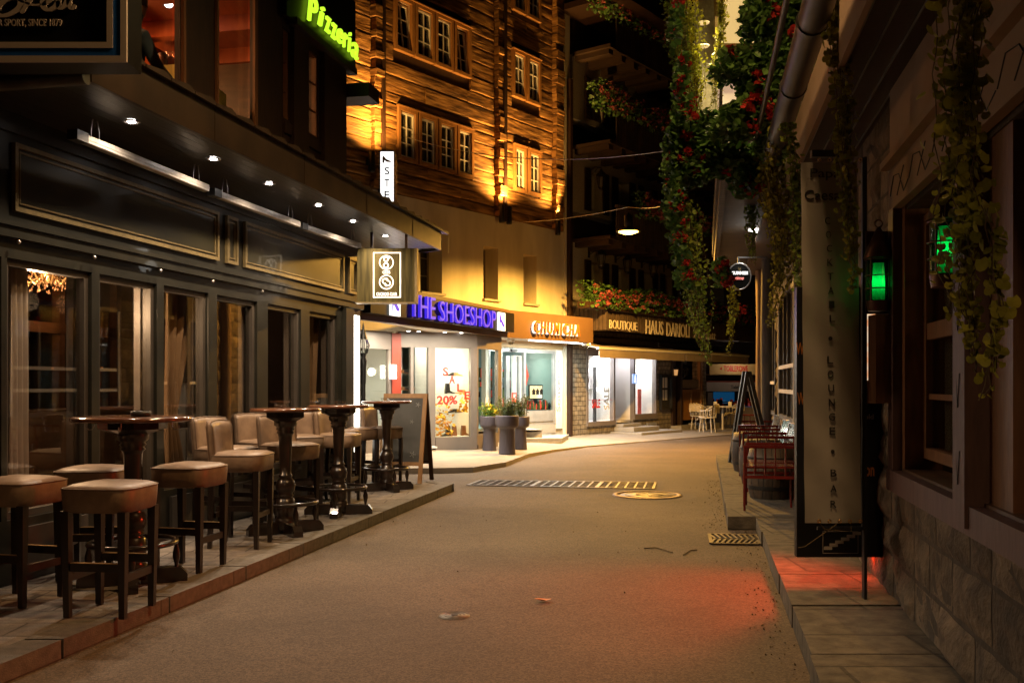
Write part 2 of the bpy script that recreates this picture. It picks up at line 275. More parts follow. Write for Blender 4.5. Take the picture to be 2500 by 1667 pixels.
# asphalt: coarse patches and fine aggregate speckle
def asphalt_mat():
    m, nt, b = _mat('asphalt_road'); L = nt.links.new
    tc = N(nt, 'ShaderNodeTexCoord')
    n1 = N(nt, 'ShaderNodeTexNoise'); n1.inputs['Scale'].default_value = .55; n1.inputs['Detail'].default_value = 7; L(tc.outputs['Object'], n1.inputs[0])
    r1 = N(nt, 'ShaderNodeMapRange'); r1.inputs[1].default_value = .32; r1.inputs[2].default_value = .68; r1.inputs[3].default_value = .68; r1.inputs[4].default_value = 1.2; L(n1.outputs[0], r1.inputs[0])
    v = N(nt, 'ShaderNodeTexVoronoi'); v.inputs['Scale'].default_value = 110; L(tc.outputs['Object'], v.inputs[0])
    r2 = N(nt, 'ShaderNodeMapRange'); r2.inputs[1].default_value = 0; r2.inputs[2].default_value = 1; r2.inputs[3].default_value = .6; r2.inputs[4].default_value = 1.45
    sp = N(nt, 'ShaderNodeSeparateColor'); L(v.outputs['Color'], sp.inputs[0]); L(sp.outputs[0], r2.inputs[0])
    mu = N(nt, 'ShaderNodeMath', operation='MULTIPLY'); L(r1.outputs[0], mu.inputs[0]); L(r2.outputs[0], mu.inputs[1])
    v2 = N(nt, 'ShaderNodeTexVoronoi', feature='DISTANCE_TO_EDGE'); v2.inputs['Scale'].default_value = .28
    nw = N(nt, 'ShaderNodeTexNoise'); nw.inputs['Scale'].default_value = 2.5; nw.inputs['Detail'].default_value = 6; L(tc.outputs['Object'], nw.inputs[0])
    mm = N(nt, 'ShaderNodeMix', data_type='RGBA', blend_type='LINEAR_LIGHT'); mm.inputs[0].default_value = .5; L(tc.outputs['Object'], mm.inputs[6]); L(nw.outputs['Color'], mm.inputs[7]); L(mm.outputs[2], v2.inputs[0])
    r3 = N(nt, 'ShaderNodeMapRange'); r3.inputs[1].default_value = 0; r3.inputs[2].default_value = .01; r3.inputs[3].default_value = .84; r3.inputs[4].default_value = 1; L(v2.outputs['Distance'], r3.inputs[0])
    m3 = N(nt, 'ShaderNodeMath', operation='MULTIPLY'); L(mu.outputs[0], m3.inputs[0]); L(r3.outputs[0], m3.inputs[1])
    hs = N(nt, 'ShaderNodeHueSaturation'); hs.inputs['Color'].default_value = (.108, .08, .056, 1); L(m3.outputs[0], hs.inputs['Value']); L(hs.outputs[0], b.inputs['Base Color'])
    b.inputs['Roughness'].default_value = .78; b.inputs['Specular IOR Level'].default_value = .4
    n2 = N(nt, 'ShaderNodeTexNoise'); n2.inputs['Scale'].default_value = 160; n2.inputs['Detail'].default_value = 4; L(tc.outputs['Object'], n2.inputs[0])
    bp = N(nt, 'ShaderNodeBump'); bp.inputs['Strength'].default_value = .8; bp.inputs['Distance'].default_value = .006; L(n2.outputs[0], bp.inputs['Height'])
    n3 = N(nt, 'ShaderNodeTexNoise'); n3.inputs['Scale'].default_value = 3; n3.inputs['Detail'].default_value = 5; L(tc.outputs['Object'], n3.inputs[0])
    b3 = N(nt, 'ShaderNodeBump'); b3.inputs['Strength'].default_value = .4; b3.inputs['Distance'].default_value = .03; L(n3.outputs[0], b3.inputs['Height']); L(bp.outputs[0], b3.inputs['Normal'])
    L(b3.outputs[0], b.inputs['Normal']); return m
M['asphalt'] = asphalt_mat()

# ---------------------------------------------------------------- mesh builder
ORG = {}
class MB:
    def __init__(s, fr=WF): s.v = []; s.f = []; s.fr = fr; s.sm = set()
    def add(s, vs, fs, smooth=False):
        b = len(s.v); s.v += [tuple(p) for p in vs]
        for f in fs:
            if smooth: s.sm.add(len(s.f))
            s.f.append(tuple(i+b for i in f))
        return s
    def box(s, x0, x1, y0, y1, z0, z1, ch=0):
        if x0 > x1: x0, x1 = x1, x0
        if y0 > y1: y0, y1 = y1, y0
        if z0 > z1: z0, z1 = z1, z0
        if ch:   # chamfered on the outward (+y) face edges and uprights
            c = ch
            def ring(z, i): return [(x0+i, y0+i, z), (x1-i, y0+i, z), (x1-i, y1-i, z), (x0+i, y1-i, z)]
            lv = [ring(z0, c), ring(z0+c, 0), ring(z1-c, 0), ring(z1, c)]
            vs = [p for r in lv for p in r]; fs = [(3, 2, 1, 0), (12, 13, 14, 15)]
            for k in range(3):
                for i in range(4):
                    a = k*4+i; b = k*4+(i+1) % 4; fs.append((a, b, b+4, a+4))
            return s.add(vs, fs)
        vs = [(x0, y0, z0), (x1, y0, z0), (x1, y1, z0), (x0, y1, z0), (x0, y0, z1), (x1, y0, z1), (x1, y1, z1), (x0, y1, z1)]
        return s.add(vs, [(3, 2, 1, 0), (4, 5, 6, 7), (0, 1, 5, 4), (1, 2, 6, 5), (2, 3, 7, 6), (3, 0, 4, 7)])
    def taper(s, p0, p1, w0, w1, d0=None, d1=None):
        """square bar from p0 (width w0) up to p1 (width w1)"""
        d0 = d0 or w0; d1 = d1 or w1
        def r(p, w_, d): return [(p[0]-w_/2, p[1]-d/2, p[2]), (p[0]+w_/2, p[1]-d/2, p[2]), (p[0]+w_/2, p[1]+d/2, p[2]), (p[0]-w_/2, p[1]+d/2, p[2])]
        return s.add(r(p0, w0, d0)+r(p1, w1, d1), [(3, 2, 1, 0), (4, 5, 6, 7), (0, 1, 5, 4), (1, 2, 6, 5), (2, 3, 7, 6), (3, 0, 4, 7)])
    def tube(s, pts, r, n=8, closed=False, cap=True):
        pts = [Vector(p) for p in pts]; m = len(pts); rr = r if isinstance(r, (list, tuple)) else [r]*m
        vs = []; up = None
        for i, p in enumerate(pts):
            if closed: d = pts[(i+1) % m]-pts[i-1]
            else: d = pts[min(i+1, m-1)]-pts[max(i-1, 0)]
            d.normalize()
            if up is None: up = Vector((0, 0, 1)) if abs(d.z) < .9 else Vector((1, 0, 0))
            a = d.cross(up); a.normalize(); b = a.cross(d); b.normalize(); up = b
            for k in range(n):
                q = 2*math.pi*k/n; vs.append(p+a*math.cos(q)*rr[i]+b*math.sin(q)*rr[i])
        fs = []
        for i in range(m if closed else m-1):
            for k in range(n):
                j = (i+1) % m; fs.append((i*n+k, i*n+(k+1) % n, j*n+(k+1) % n, j*n+k))
        s.add(vs, fs, True)
        if cap and not closed:
            s.add(vs[:n], [tuple(range(n))[::-1]]); s.add(vs[-n:], [tuple(range(n))])
        return s
    def lathe(s, prof, c=(0, 0, 0), n=20, cap=True):
        vs = []
        for r, z in prof:
            for k in range(n):
                q = 2*math.pi*k/n; vs.append((c[0]+r*math.cos(q), c[1]+r*math.sin(q), c[2]+z))
        fs = []
        for i in range(len(prof)-1):
            for k in range(n): fs.append((i*n+k, i*n+(k+1) % n, (i+1)*n+(k+1) % n, (i+1)*n+k))
        s.add(vs, fs, True)
        if cap:
            s.add(vs[:n], [tuple(range(n))[::-1]]); s.add(vs[-n:], [tuple(range(n))])
        return s
    def torus(s, R_, r, c, n=32, m=10, flat=1):
        vs = []
        for i in range(n):
            a = 2*math.pi*i/n
            for k in range(m):
                b = 2*math.pi*k/m; q = R_+r*math.cos(b); vs.append((c[0]+q*math.cos(a), c[1]+q*math.sin(a), c[2]+r*flat*math.sin(b)))
        fs = [(i*m+k, ((i+1) % n)*m+k, ((i+1) % n)*m+(k+1) % m, i*m+(k+1) % m) for i in range(n) for k in range(m)]
        return s.add(vs, fs, True)
    def poly(s, pts, z0, z1):
        """vertical prism over a ground polygon"""
        n = len(pts); z0 = z0 if isinstance(z0, (list, tuple)) else [z0]*n; z1 = z1 if isinstance(z1, (list, tuple)) else [z1]*n
        vs = [(p[0], p[1], z) for p, z in zip(pts, z0)]+[(p[0], p[1], z) for p, z in zip(pts, z1)]
        fs = [tuple(range(n))[::-1], tuple(range(n, 2*n))]+[(i, (i+1) % n, n+(i+1) % n, n+i) for i in range(n)]
        return s.add(vs, fs)
    def plate(s, pts, y0, y1):
        """outline in (x, z) given thickness in y"""
        n = len(pts); vs = [(p[0], y0, p[1]) for p in pts]+[(p[0], y1, p[1]) for p in pts]
        fs = [tuple(range(n)), tuple(range(n, 2*n))[::-1]]+[(i, n+i, n+(i+1) % n, (i+1) % n) for i in range(n)]
        return s.add(vs, fs)
    def wall(s, x0, x1, z0, z1, y0, y1, holes=()):
        xs = sorted({x0, x1, *[h[0] for h in holes], *[h[1] for h in holes]}); xs = [x for x in xs if x0 <= x <= x1]
        for a, b in zip(xs[:-1], xs[1:]):
            if b-a < 1e-5: continue
            m = (a+b)/2; cuts = sorted([(h[2], h[3]) for h in holes if h[0] < m < h[1]]); z = z0
            for c0, c1 in cuts:
                if c0 > z: s.box(a, b, y0, y1, z, c0)
                z = max(z, c1)
            if z < z1: s.box(a, b, y0, y1, z, z1)
        return s
    def frame(s, x0, x1, z0, z1, y0, y1, w_):
        s.box(x0, x0+w_, y0, y1, z0, z1); s.box(x1-w_, x1, y0, y1, z0, z1)
        s.box(x0+w_, x1-w_, y0, y1, z0, z0+w_); s.box(x0+w_, x1-w_, y0, y1, z1-w_, z1); return s
    def xf(s, mtx, start=0):
        s.v = s.v[:start]+[tuple(mtx @ Vector(p)) for p in s.v[start:]]; return s
    def build(s, name, m, parent=None, org=None, uv=True, fix=True, sharp=True):
        W = [s.fr.P(*p) for p in s.v]
        if parent is not None: o_ = ORG.get(parent.name, Vector((0, 0, 0)))
        elif org is not None: o_ = Vector(org)
        else:
            xs = [p[0] for p in W]; ys = [p[1] for p in W]; zs = [p[2] for p in W]
            o_ = Vector(((min(xs)+max(xs))/2, (min(ys)+max(ys))/2, min(zs)))
        me = bpy.data.meshes.new(name); me.from_pydata([(p[0]-o_.x, p[1]-o_.y, p[2]-o_.z) for p in W], [], s.f)
        if uv:
            ul = me.uv_layers.new(name='UVMap'); d = ul.data; V = s.v; li = 0
            for f in s.f:
                a, b, c = (Vector(V[f[i]]) for i in (0, 1, 2)); nn = (b-a).cross(c-a)
                if nn.length < 1e-12 and len(f) > 3: nn = (c-a).cross(Vector(V[f[3]])-a)
                ax, ay, az = abs(nn.x), abs(nn.y), abs(nn.z)
                for i in f:
                    p = V[i]; d[li].uv = (p[0], p[1]) if az >= ax and az >= ay else ((p[0], p[2]) if ay >= ax else (p[1], p[2])); li += 1
        if s.sm:
            for i in s.sm: me.polygons[i].use_smooth = True
        if fix:
            bm = bmesh.new(); bm.from_mesh(me)
            bmesh.ops.recalc_face_normals(bm, faces=bm.faces); bm.to_mesh(me); bm.free()
        me.materials.append(M[m] if isinstance(m, str) else m)
        o = bpy.data.objects.new(name, me); COL.objects.link(o)
        if parent is not None: o.parent = parent
        else: o.location = o_
        ORG[o.name] = o_
        return o
def tag(o, label=None, cat=None, group=None, kind=None):
    if label: o['label'] = label
    if cat: o['category'] = cat
    if group: o['group'] = group
    if kind: o['kind'] = kind
    return o
def thing(name, label, cat, loc=(0, 0, 0), group=None):
    o = bpy.data.objects.new(name, None); o.empty_display_size = .1; COL.objects.link(o); o.location = loc
    ORG[o.name] = Vector(loc); return tag(o, label, cat, group)
def dup(root, loc, rz, label=None, group=None, sc_=None):
    def cp(o, par):
        c = o.copy(); COL.objects.link(c)
        if par: c.parent = par
        for ch in o.children: cp(ch, c)
        return c
    r = cp(root, None); r.location = loc; r.rotation_euler = (0, 0, rz)
    if label: r['label'] = label
    if group: r['group'] = group
    if sc_: r.scale = sc_ if isinstance(sc_, tuple) else (sc_,)*3
    return r
def textgeo(txt, offset=0, shear=0, spacing=1, res=3):
    cu = bpy.data.curves.new('t', 'FONT'); cu.body = txt; cu.offset = offset; cu.shear = shear; cu.space_character = spacing; cu.resolution_u = res
    o = bpy.data.objects.new('t', cu); COL.objects.link(o); bpy.context.view_layer.update()
    dg = bpy.context.evaluated_depsgraph_get(); me = bpy.data.meshes.new_from_object(o.evaluated_get(dg))
    vs = [(v.co.x, v.co.y) for v in me.vertices]; fs = [tuple(p.vertices) for p in me.polygons]
    ed = {}
    for f in fs:
        for i in range(len(f)):
            a, b = f[i], f[(i+1) % len(f)]; k = (min(a, b), max(a, b)); ed.setdefault(k, []).append((a, b))
    border = [v[0] for v in ed.values() if len(v) == 1]
    bpy.data.objects.remove(o); bpy.data.curves.remove(cu); bpy.data.meshes.remove(me)
    return vs, fs, border
def text(mb, txt, x0, x1, z0, z1, t, d=.01, rev=False, rot90=False, **k):
    """lettering filling the rectangle x0..x1, z0..z1 at depth t, d thick"""
    vs, fs, border = textgeo(txt, **k)
    xs = [v[0] for v in vs]; ys = [v[1] for v in vs]; ax, bx, ay, by = min(xs), max(xs), min(ys), max(ys)
    out = []
    for v in vs:
        a = (v[0]-ax)/(bx-ax); b = (v[1]-ay)/(by-ay)
        if rot90: a, b = 1-b, a
        if rev: a = 1-a
        out.append((x0+(x1-x0)*a, z0+(z1-z0)*b))
    n = len(out); V = [(p[0], t+d, p[1]) for p in out]+[(p[0], t, p[1]) for p in out]
    F_ = list(fs)+[tuple(i+n for i in f)[::-1] for f in fs]+[(a, b, b+n, a+n) for a, b in border]
    mb.add(V, F_); return mb
def light(kind, name, loc, energy, color, parent=None, size=.1, rot=None, target=None, angle=None, blend=.5, sy=None, spec_=1):
    l = bpy.data.lights.new(name, kind); l.energy = energy; l.color = color
    if kind == 'AREA':
        l.size = size
        if sy: l.shape = 'RECTANGLE'; l.size_y = sy
    elif kind in ('POINT', 'SPOT'): l.shadow_soft_size = size
    if kind == 'SPOT': l.spot_size = R(angle or 60); l.spot_blend = blend
    o = bpy.data.objects.new(name, l); COL.objects.link(o)
    loc = Vector(loc)
    if target is not None: o.rotation_euler = (Vector(target)-loc).to_track_quat('-Z', 'Y').to_euler()
    elif rot: o.rotation_euler = rot
    if parent is not None:
        o.parent = parent; loc = loc-ORG.get(parent.name, Vector((0, 0, 0)))
    l.specular_factor = spec_; o.location = loc; return o
def leaves(mb, pts, size, var=.4, droop=0, fold=.25, outdir=None, tri=False):
    V = mb.v; Fs = mb.f
    for p in pts:
        s_ = size*(1+random.uniform(-var, var))
        e = Euler((random.uniform(-1, 1)+droop, random.uniform(-1, 1), random.uniform(0, 6.283))).to_matrix()
        b = len(V)
        if tri == 'round':
            e = Euler((random.uniform(-.5, .5)+1.2, random.uniform(-.4, .4), random.uniform(-1.3, 1.3))).to_matrix()
            q = [(0, .0, -.06)]+[(.5*math.sin(k_*.698)*(1-.25*(k_ == 0)), .5*math.cos(k_*.698)*(1 if k_ else .55), .05*math.cos(k_*1.4)) for k_ in range(9)]; fs = [(0, k_+1, (k_+1) % 9+1) for k_ in range(9)]
        elif tri:
            q = [(-.5, 0, 0), (0, -.45, fold*.5), (.55, 0, 0), (0, .45, fold*.5)]; fs = [(0, 1, 2), (0, 2, 3)]
        else:
            q = [(-.5, 0, 0), (-.25, -.42, fold*.4), (.2, -.46, fold*.4), (.6, 0, 0), (.2, .46, fold*.4), (-.25, .42, fold*.4)]; fs = [(0, 1, 2, 3), (0, 3, 4, 5)]
        for c in q:
            w_ = e @ Vector(c)*s_; V.append((p[0]+w_.x, p[1]+w_.y, p[2]+w_.z))
        for f in fs: Fs.append(tuple(i+b for i in f))
# ================================================================= GROUND
g = MB(); g.box(-40, 60, -12, 120, -.3, 0); tag(g.build('road', 'asphalt', org=(0, 0, 0)), kind='structure')
# left pavement with its kerb stones
def kx(y): return .201*y-3.31
pv = MB(); pv.poly([(kx(1)-.2, 1), (kx(12.55)-.2, 12.55), (-1.0, 12.95), (-1.9, 13.3), (-4.7, 13.5), (-5.5, 1)], -.02, .096)
tag(pv.build('pavement', 'paving', org=(0, 0, 0)), kind='structure')
kb = MB()
y = 1.0
while y < 12.5:
    y2 = min(y+.98, 12.6); kb.poly([(kx(y), y+.006), (kx(y2), y2-.006), (kx(y2)-.2, y2-.006), (kx(y)-.2, y+.006)], -.02, .103); y += .99
kb.poly([(kx(12.6)+.02, 12.61), (-1.0, 12.96), (-1.15, 12.85), (kx(12.6)-.19, 12.61)], -.02, .103)
tag(kb.build('kerb', 'kerb', org=(0, 0, 0)), kind='structure')
# shop forecourt
edge = [(-2.6, 15.0), (-1.17, 15.15), (-.62, 15.35), (-.1, 16.4), (.34, 18.5), (.9, 19.9), (1.71, 21.4), (3.2, 23.2), (7.5, 28.2)]
back = [(6.6, 31), (1.3, 24.4), (-3.6, 21.5), (-6.5, 17.0)]
sp = MB(); sp.poly(edge+back, -.02, [.09, .085, .08, .075, .07, .05, .03, .018, .012, .02, .1, .22, .2])
tag(sp.build('shop_pavement', 'shop_paving', org=(0, 0, 0)), kind='structure')
# right hand pavement
def rx(y): return .198*y+.517
rp = MB()
def walk(y0, y1, inset):
    yy = y0
    while yy < y1:
        y2 = min(yy+random.uniform(.8, 1.25), y1); j = random.uniform(-.008, .008)
        rp.poly([(rx(yy)-inset+j, yy+.006), (rx(y2)-inset+j, y2-.006), (rx(y2)+2.5, y2-.006), (rx(yy)+2.5, yy+.006)], -.02, .13+random.uniform(-.004, .004)); yy = y2
walk(1, 9.29, 0); walk(9.3, 17.45, .27)
tag(rp.build('right_pavement', 'walkstone', org=(0, 0, 0)), kind='structure')

# ================================================================= PUB BUILDING (left)
S = PUB.s
pub = thing('pub_building', 'dark pub with glazed ground floor, brown canopy and wooden restaurant floor above', 'building', PUB.P(8, 0, 0))
s_end = S(880)
bays = [(-60, 3), (17, 224), (243, 383), (400, 509), (530, 628), (654, 735), (756, 823)]
holes = []
for a, b in bays[1:]: holes.append((S(a), S(b), .52, 2.24))
holes.append((4.0, S(3), .52, 2.24))
mb = MB(PUB); mb.wall(2.0, s_end, .1, 2.36, -.14, 0, holes)
mb.box(2.0, s_end, -.14, .0, 2.362, 3.2); mb.box(2, s_end, .002, .05, 2.37, 2.44); mb.box(2, s_end, .002, .07, 2.442, 2.47); mb.box(2, s_end, .002, .03, 3.06, 3.12)
mb.box(s_end-.02, s_end+.0, -3, -.15, .1, 3.2)
mb.build('shopfront_wall', 'pubpaint', pub)
mb = MB(PUB)
for a, b in [(4.0, S(3)-.02)]+[(S(a), S(b)) for a, b in bays[1:]]:
    mb.frame(a+.002, b-.002, .522, 2.238, -.1, -.03, .045)
    mb.box(a+.08, b-.08, .002, .03, .16, .46)
mb.build('window_frames', 'mullion', pub)
for a, b in [(4.0, S(3)-.02)]+[(S(a), S(b)) for a, b in bays[1:]]:
    MB(PUB).box(a+.03, b-.03, -.07, -.062, .55, 2.21).build('window_pane', 'glasspub', pub)
# jambs catching light inside
mb = MB(PUB)
for a, b in bays[1:]:
    x = S(b); mb.box(x-.02, x+.03, -.2, -.141, .5, 2.24)
mb.build('inner_jambs', 'taupe', pub)
# fascia panels
for a, b in ((27, 528), (548, 575), (592, 835), (848, 868)):
    x0, x1 = S(a), S(b)
    p = MB(PUB).box(x0+.03, x1-.03, .004, .014, 2.58, 2.97).build('fascia_panel', 'pubpanel', pub)
    mb = MB(PUB); mb.frame(x0, x1, 2.55, 3.0, .003, .034, .03); mb.frame(x0+.05, x1-.05, 2.6, 2.95, .012, .024, .012); mb.build('moulding', 'gild', p)
mb = MB(PUB)
for px in (46, 231, 392, 520, 641): 
    x = S(px, .06); mb.lathe([(.004, 0), (.013, .008), (.013, .02), (.004, .028)], (x, .06, 2.33), 8)
mb.build('hooks', 'steel', pub)
# bright vertical light strip at the corner pilaster
a, b = S(855), S(869)
MB(PUB).box(a, b, .004, .05, .55, 2.28).build('light_strip', 'e_strip', pub)
MB(PUB).box(a-.28, a-.02, .004, .06, .1, 2.355, .01).build('pilaster', 'pubpaint', pub)
# canopy: edge plane t=.968
te = .968; c0, c1 = 5.93, 13.2
can = MB(PUB); can.box(c0, c1, 0.0, te-.01, 3.2, 3.23); canopy = can.build('canopy_soffit', 'soffit', pub)
can = MB(PUB); can.box(c0, c1, te-.02, te+.01, 3.17, 3.41)
ex = [(c1, te-.1), (c1+.14, te-.25), (c1+.2, te-.55), (c1+.2, 0)]
pts = [(c1, te-.01)]+ex[1:]
for (p, q) in zip(pts[:-1], pts[1:]):
    can.add([(p[0], p[1], 3.17), (q[0], q[1], 3.17), (q[0], q[1], 3.41), (p[0], p[1], 3.41), (p[0], p[1]-.03, 3.17), (q[0], q[1]-.03, 3.17), (q[0], q[1]-.03, 3.41), (p[0], p[1]-.03, 3.41)],
            [(0, 1, 2, 3), (4, 7, 6, 5), (0, 4, 5, 1), (3, 2, 6, 7), (0, 3, 7, 4), (1, 5, 6, 2)])
for k in range(5):   # joint lines of the sheet metal
    x = c0+1.4+k*1.55; can.box(x, x+.012, te+.011, te+.014, 3.172, 3.408)
can.build('canopy_fascia', 'copperdark', pub)
MB(PUB).box(c1-.01, c1+.19, 0, te-.3, 3.202, 3.228).build('canopy_end', 'soffit', pub)
can = MB(PUB); n = 26   # tiled roof of the canopy with a bumpy edge
for i in range(n):
    x = c0-.1+i*(c1-c0+.35)/n; w_ = (c1-c0+.35)/n
    can.add([(x, te+.05, 3.41), (x+w_*.96, te+.05, 3.41), (x+w_*.96, 0, 3.56), (x, 0, 3.56), (x, te+.05, 3.43), (x+w_*.75, te+.05, 3.455), (x+w_*.96, te+.05, 3.43), (x+w_*.96, 0, 3.59), (x, 0, 3.59)],
            [(0, 1, 2, 3), (4, 5, 6, 7, 8), (0, 4, 5, 6, 1), (0, 3, 8, 4), (1, 6, 7, 2)])
can.build('canopy_roof', 'copperdark', pub)
# near end return of the canopy: a grey metal duct
mb = MB(PUB); mb.box(c0-.06, c0-.001, -1.5, te, 3.19, 3.4); mb.tube([(c0-.03, -1.5, 3.19), (c0-.03, te, 3.19)], .045, 12); mb.build('duct', 'greymetal', pub)
# downlights in the soffit
for i, (px, py) in enumerate([(321, 296), (521, 387), (657, 447), (778, 500), (862, 539), (941, 575)]):
    y_ = 1.78*F/(HY-py); x_ = (px-CX)/F*y_
    d = MB().lathe([(.055, 0), (.06, -.006), (.05, -.012), (.04, -.004)], (x_, y_, 3.199), 16, False).build('downlight', 'steel', pub)
    MB().lathe([(.0, 0), (.027, 0), (.027, -.008), (0, -.01)], (x_, y_, 3.198), 12, False).build('lens', 'e_down', d)
    light('SPOT', 'canopy_spot', (x_, y_, 3.17), [95, 120, 150, 150, 140, 120][i], (1, .76, .52), d, size=.03, target=(x_+.6, y_+.1, 0), angle=158, blend=.7)
# upper floor
U1 = S(835)
mb = MB(PUB); mb.wall(S(690), U1, 3.5, 6.2, -.2, 0, [(S(691), S(707), 4.26, 5.22), (S(746), S(778), 4.26, 5.22)])
mb.box(S(708), S(744), .002, .05, 3.5, 6.2); mb.box(S(781), U1, .002, .06, 3.5, 6.2); mb.box(S(691), S(780), .002, .03, 4.1, 4.22)
mb.box(S(440), S(527), -.055, 0, 3.5, 6.2); mb.box(S(622), S(690)-.01, -.055, 0, 3.5, 6.2)
mb.box(4.5, S(316)-.0, -.2, 0, 3.5, 6.2); mb.box(S(316), S(622), -.2, 0, 5.4, 6.2)
mb.box(U1-.02, U1, -5, -.2, 3.5, 6.2); mb.box(4.5, U1, -5, -.21, 3.44, 3.5)
mb.build('upper_wall', 'darkwood', pub)
for b_ in ((S(700), S(850), .0, .12, 5.28, 5.36), (S(835), S(862), -.6, .35, 4.95, 5.12), (U1-.3, U1+.25, -1.2, -.25, 4.0, 4.12)): MB(PUB).box(*b_).build('eave_beam', 'darkwood', pub)
mb = MB(PUB)
for a, b in ((441, 447), (316, 320), (616, 623), (524, 528)): mb.box(S(a)-.0, S(b), .003, .03, 3.5, 5.4)
for a, b in ((691, 707), (746, 778)):
    mb.frame(S(a), S(b), 4.26, 5.22, -.08, -.02, .022); q = (S(a)+S(b))/2
    for zz in (4.56, 4.88): mb.box(S(a), S(b), -.06, -.035, zz, zz+.015)
mb.build('upper_window_frames', 'brownwood', pub)
for a, b, z0, z1 in ((316, 440, 3.5, 5.4), (527, 622, 3.5, 5.4), (691, 707, 4.26, 5.22), (746, 778, 4.26, 5.22)):
    MB(PUB).box(S(a)+.02, S(b)-.02, -.07, -.062, z0, z1).build('upper_window_pane', 'glass', pub)
# restaurant room behind the upper windows
rm = MB(PUB); rm.box(4.6, U1-.1, -4.6, -.22, 3.505, 3.52); rm.box(4.6, U1-.1, -4.62, -4.6, 3.52, 5.6); rm.box(4.5, 4.6, -4.6, -.22, 3.5, 5.6); rm.box(U1-.12, U1-.1, -4.6, -.25, 3.52, 5.6)
rm.build('upper_room_walls', 'roomwood', pub)
rm = MB(PUB); rm.box(4.6, U1-.1, -4.6, -.22, 5.6, 5.62); rc = rm.build('upper_room_ceiling', 'redceiling', pub)
rm = MB(PUB)
for k in range(7): rm.box(6+k*1.0, 6.16+k*1.0, -4.5, -.25, 5.42, 5.6)
rm.box(4.7, U1-.2, -2.2, -2.0, 5.3, 5.42); rm.build('ceiling_beams', 'redceiling', pub)
rm = MB(PUB); rm.box(9.6, 9.75, -1.6, -1.45, 3.52, 5.6); rm.box(4.7, U1-.2, -4.58, -4.5, 4.6, 4.75); rm.build('upper_room_trim', 'casing', pub)
for (px, py, t_) in ((412, 13, -1.3), (577, 92, -1.5), (526, 94, -1.5)):
    s_, z_ = S(px, t_), PUB.z(px, py, t_); fx = MB(PUB).lathe([(.03, .06), (.045, 0), (.03, -.02)], (s_, t_, z_), 10).build('room_spotlight', 'e_lampwhite', pub)
light('POINT', 'restaurant_light', PUB.P(8.3, -1.6, 5.2), 120, (1, .45, .16), rc, size=.15)
light('POINT', 'restaurant_light', PUB.P(10.6, -2.4, 5.1), 90, (1, .45, .16), rc, size=.15)
# restaurant interior seen through the glass: table, carafes, guest
tbl = thing('restaurant_table', 'table under a yellow green cloth behind the upper left window', 'table', PUB.P(S(405, -.75), -.75, 3.52))
sx, zt = S(405, -.8), PUB.z(385, 146, -.5)
mb = MB(PUB); mb.box(sx-.45, sx+.42, -1.1, -.4, zt-.02, zt); mb.wall(sx-.46, sx+.43, zt-.5, zt-.021, -.395, -.38); mb.box(sx-.47, sx-.46, -1.1, -.38, zt-.5, zt); mb.build('tablecloth', 'cloth', tbl)
mb = MB(PUB); mb.box(sx-.05, sx+.05, -.8, -.7, 3.52, zt-.02); mb.build('table_leg', 'darkwood', tbl)
for k, (px, nm) in enumerate(((397, 'wicker jar'), (415, 'glass carafe'))):
    s_ = S(px, -.6); c = MB(PUB); c.lathe([(.04, 0), (.055, .04), (.05, .1), (.025, .14), (.035, .2)] if k else [(.045, 0), (.05, .08), (.035, .1), (.04, .14)], (s_, -.6, zt), 14)
    tag(c.build('carafe', 'clearg' if k else 'copper'), ['squat amber jar on the yellow cloth in the upper window', 'tall clear glass carafe on the yellow cloth in the upper window'][k], 'carafe')
def person_skin(name, joints, edges, m, parent, org, root=0):
    me = bpy.data.meshes.new(name); me.from_pydata([j[0] for j in joints], edges, [])
    o = bpy.data.objects.new(name, me); COL.objects.link(o)
    sk_ = o.modifiers.new('s', 'SKIN'); o.modifiers.new('u', 'SUBSURF').levels = 2
    for i, j in enumerate(joints):
        v = me.skin_vertices[0].data[i]; v.radius = (j[1], j[1]) if not isinstance(j[1], tuple) else j[1]; v.use_root = i == root
    bpy.context.view_layer.update(); dg = bpy.context.evaluated_depsgraph_get(); m2 = bpy.data.meshes.new_from_object(o.evaluated_get(dg))
    bpy.data.objects.remove(o); o = bpy.data.objects.new(name, m2); COL.objects.link(o)
    for p in m2.polygons: p.use_smooth = True
    m2.materials.clear(); m2.materials.append(M[m])
    if parent: o.parent = parent
    ORG[o.name] = Vector(org); return o
# seated guest, mostly hidden by the big sign: back turned, denim shirt, arm on the table
gx = PUB.P(S(318, -.55), -.62, 3.52)
guest = thing('person', 'seated guest in a blue denim shirt leaning at the upper left window', 'person', gx)
J = [((0, 0, .5), .15), ((0, 0, .75), .15), ((.02, .05, 1.0), .17), ((.03, .1, 1.08), .08), ((.04, .15, 1.2), .07), ((.05, .18, 1.3), .095), ((.05, .18, 1.38), .08),
     ((.18, .0, .98), .07), ((.25, .12, .76), .055), ((.3, .38, .68), .04), ((.3, .46, .68), .03), ((-.16, .14, .98), .07), ((-.18, .3, .78), .055), ((-.05, .48, .68), .04),
     ((.1, .1, .47), .1), ((.16, .45, .48), .075), ((.16, .48, .1), .05), ((.16, .58, .05), .04), ((-.1, .16, .47), .1), ((-.06, .5, .48), .075), ((-.06, .52, .1), .05), ((-.06, .62, .05), .04)]
E = [(0, 1), (1, 2), (2, 3), (3, 4), (4, 5), (5, 6), (2, 7), (7, 8), (8, 9), (9, 10), (2, 11), (11, 12), (12, 13), (0, 14), (14, 15), (15, 16), (16, 17), (0, 18), (18, 19), (19, 20), (20, 21)]
person_skin('body', J, E, 'denim', guest, gx)
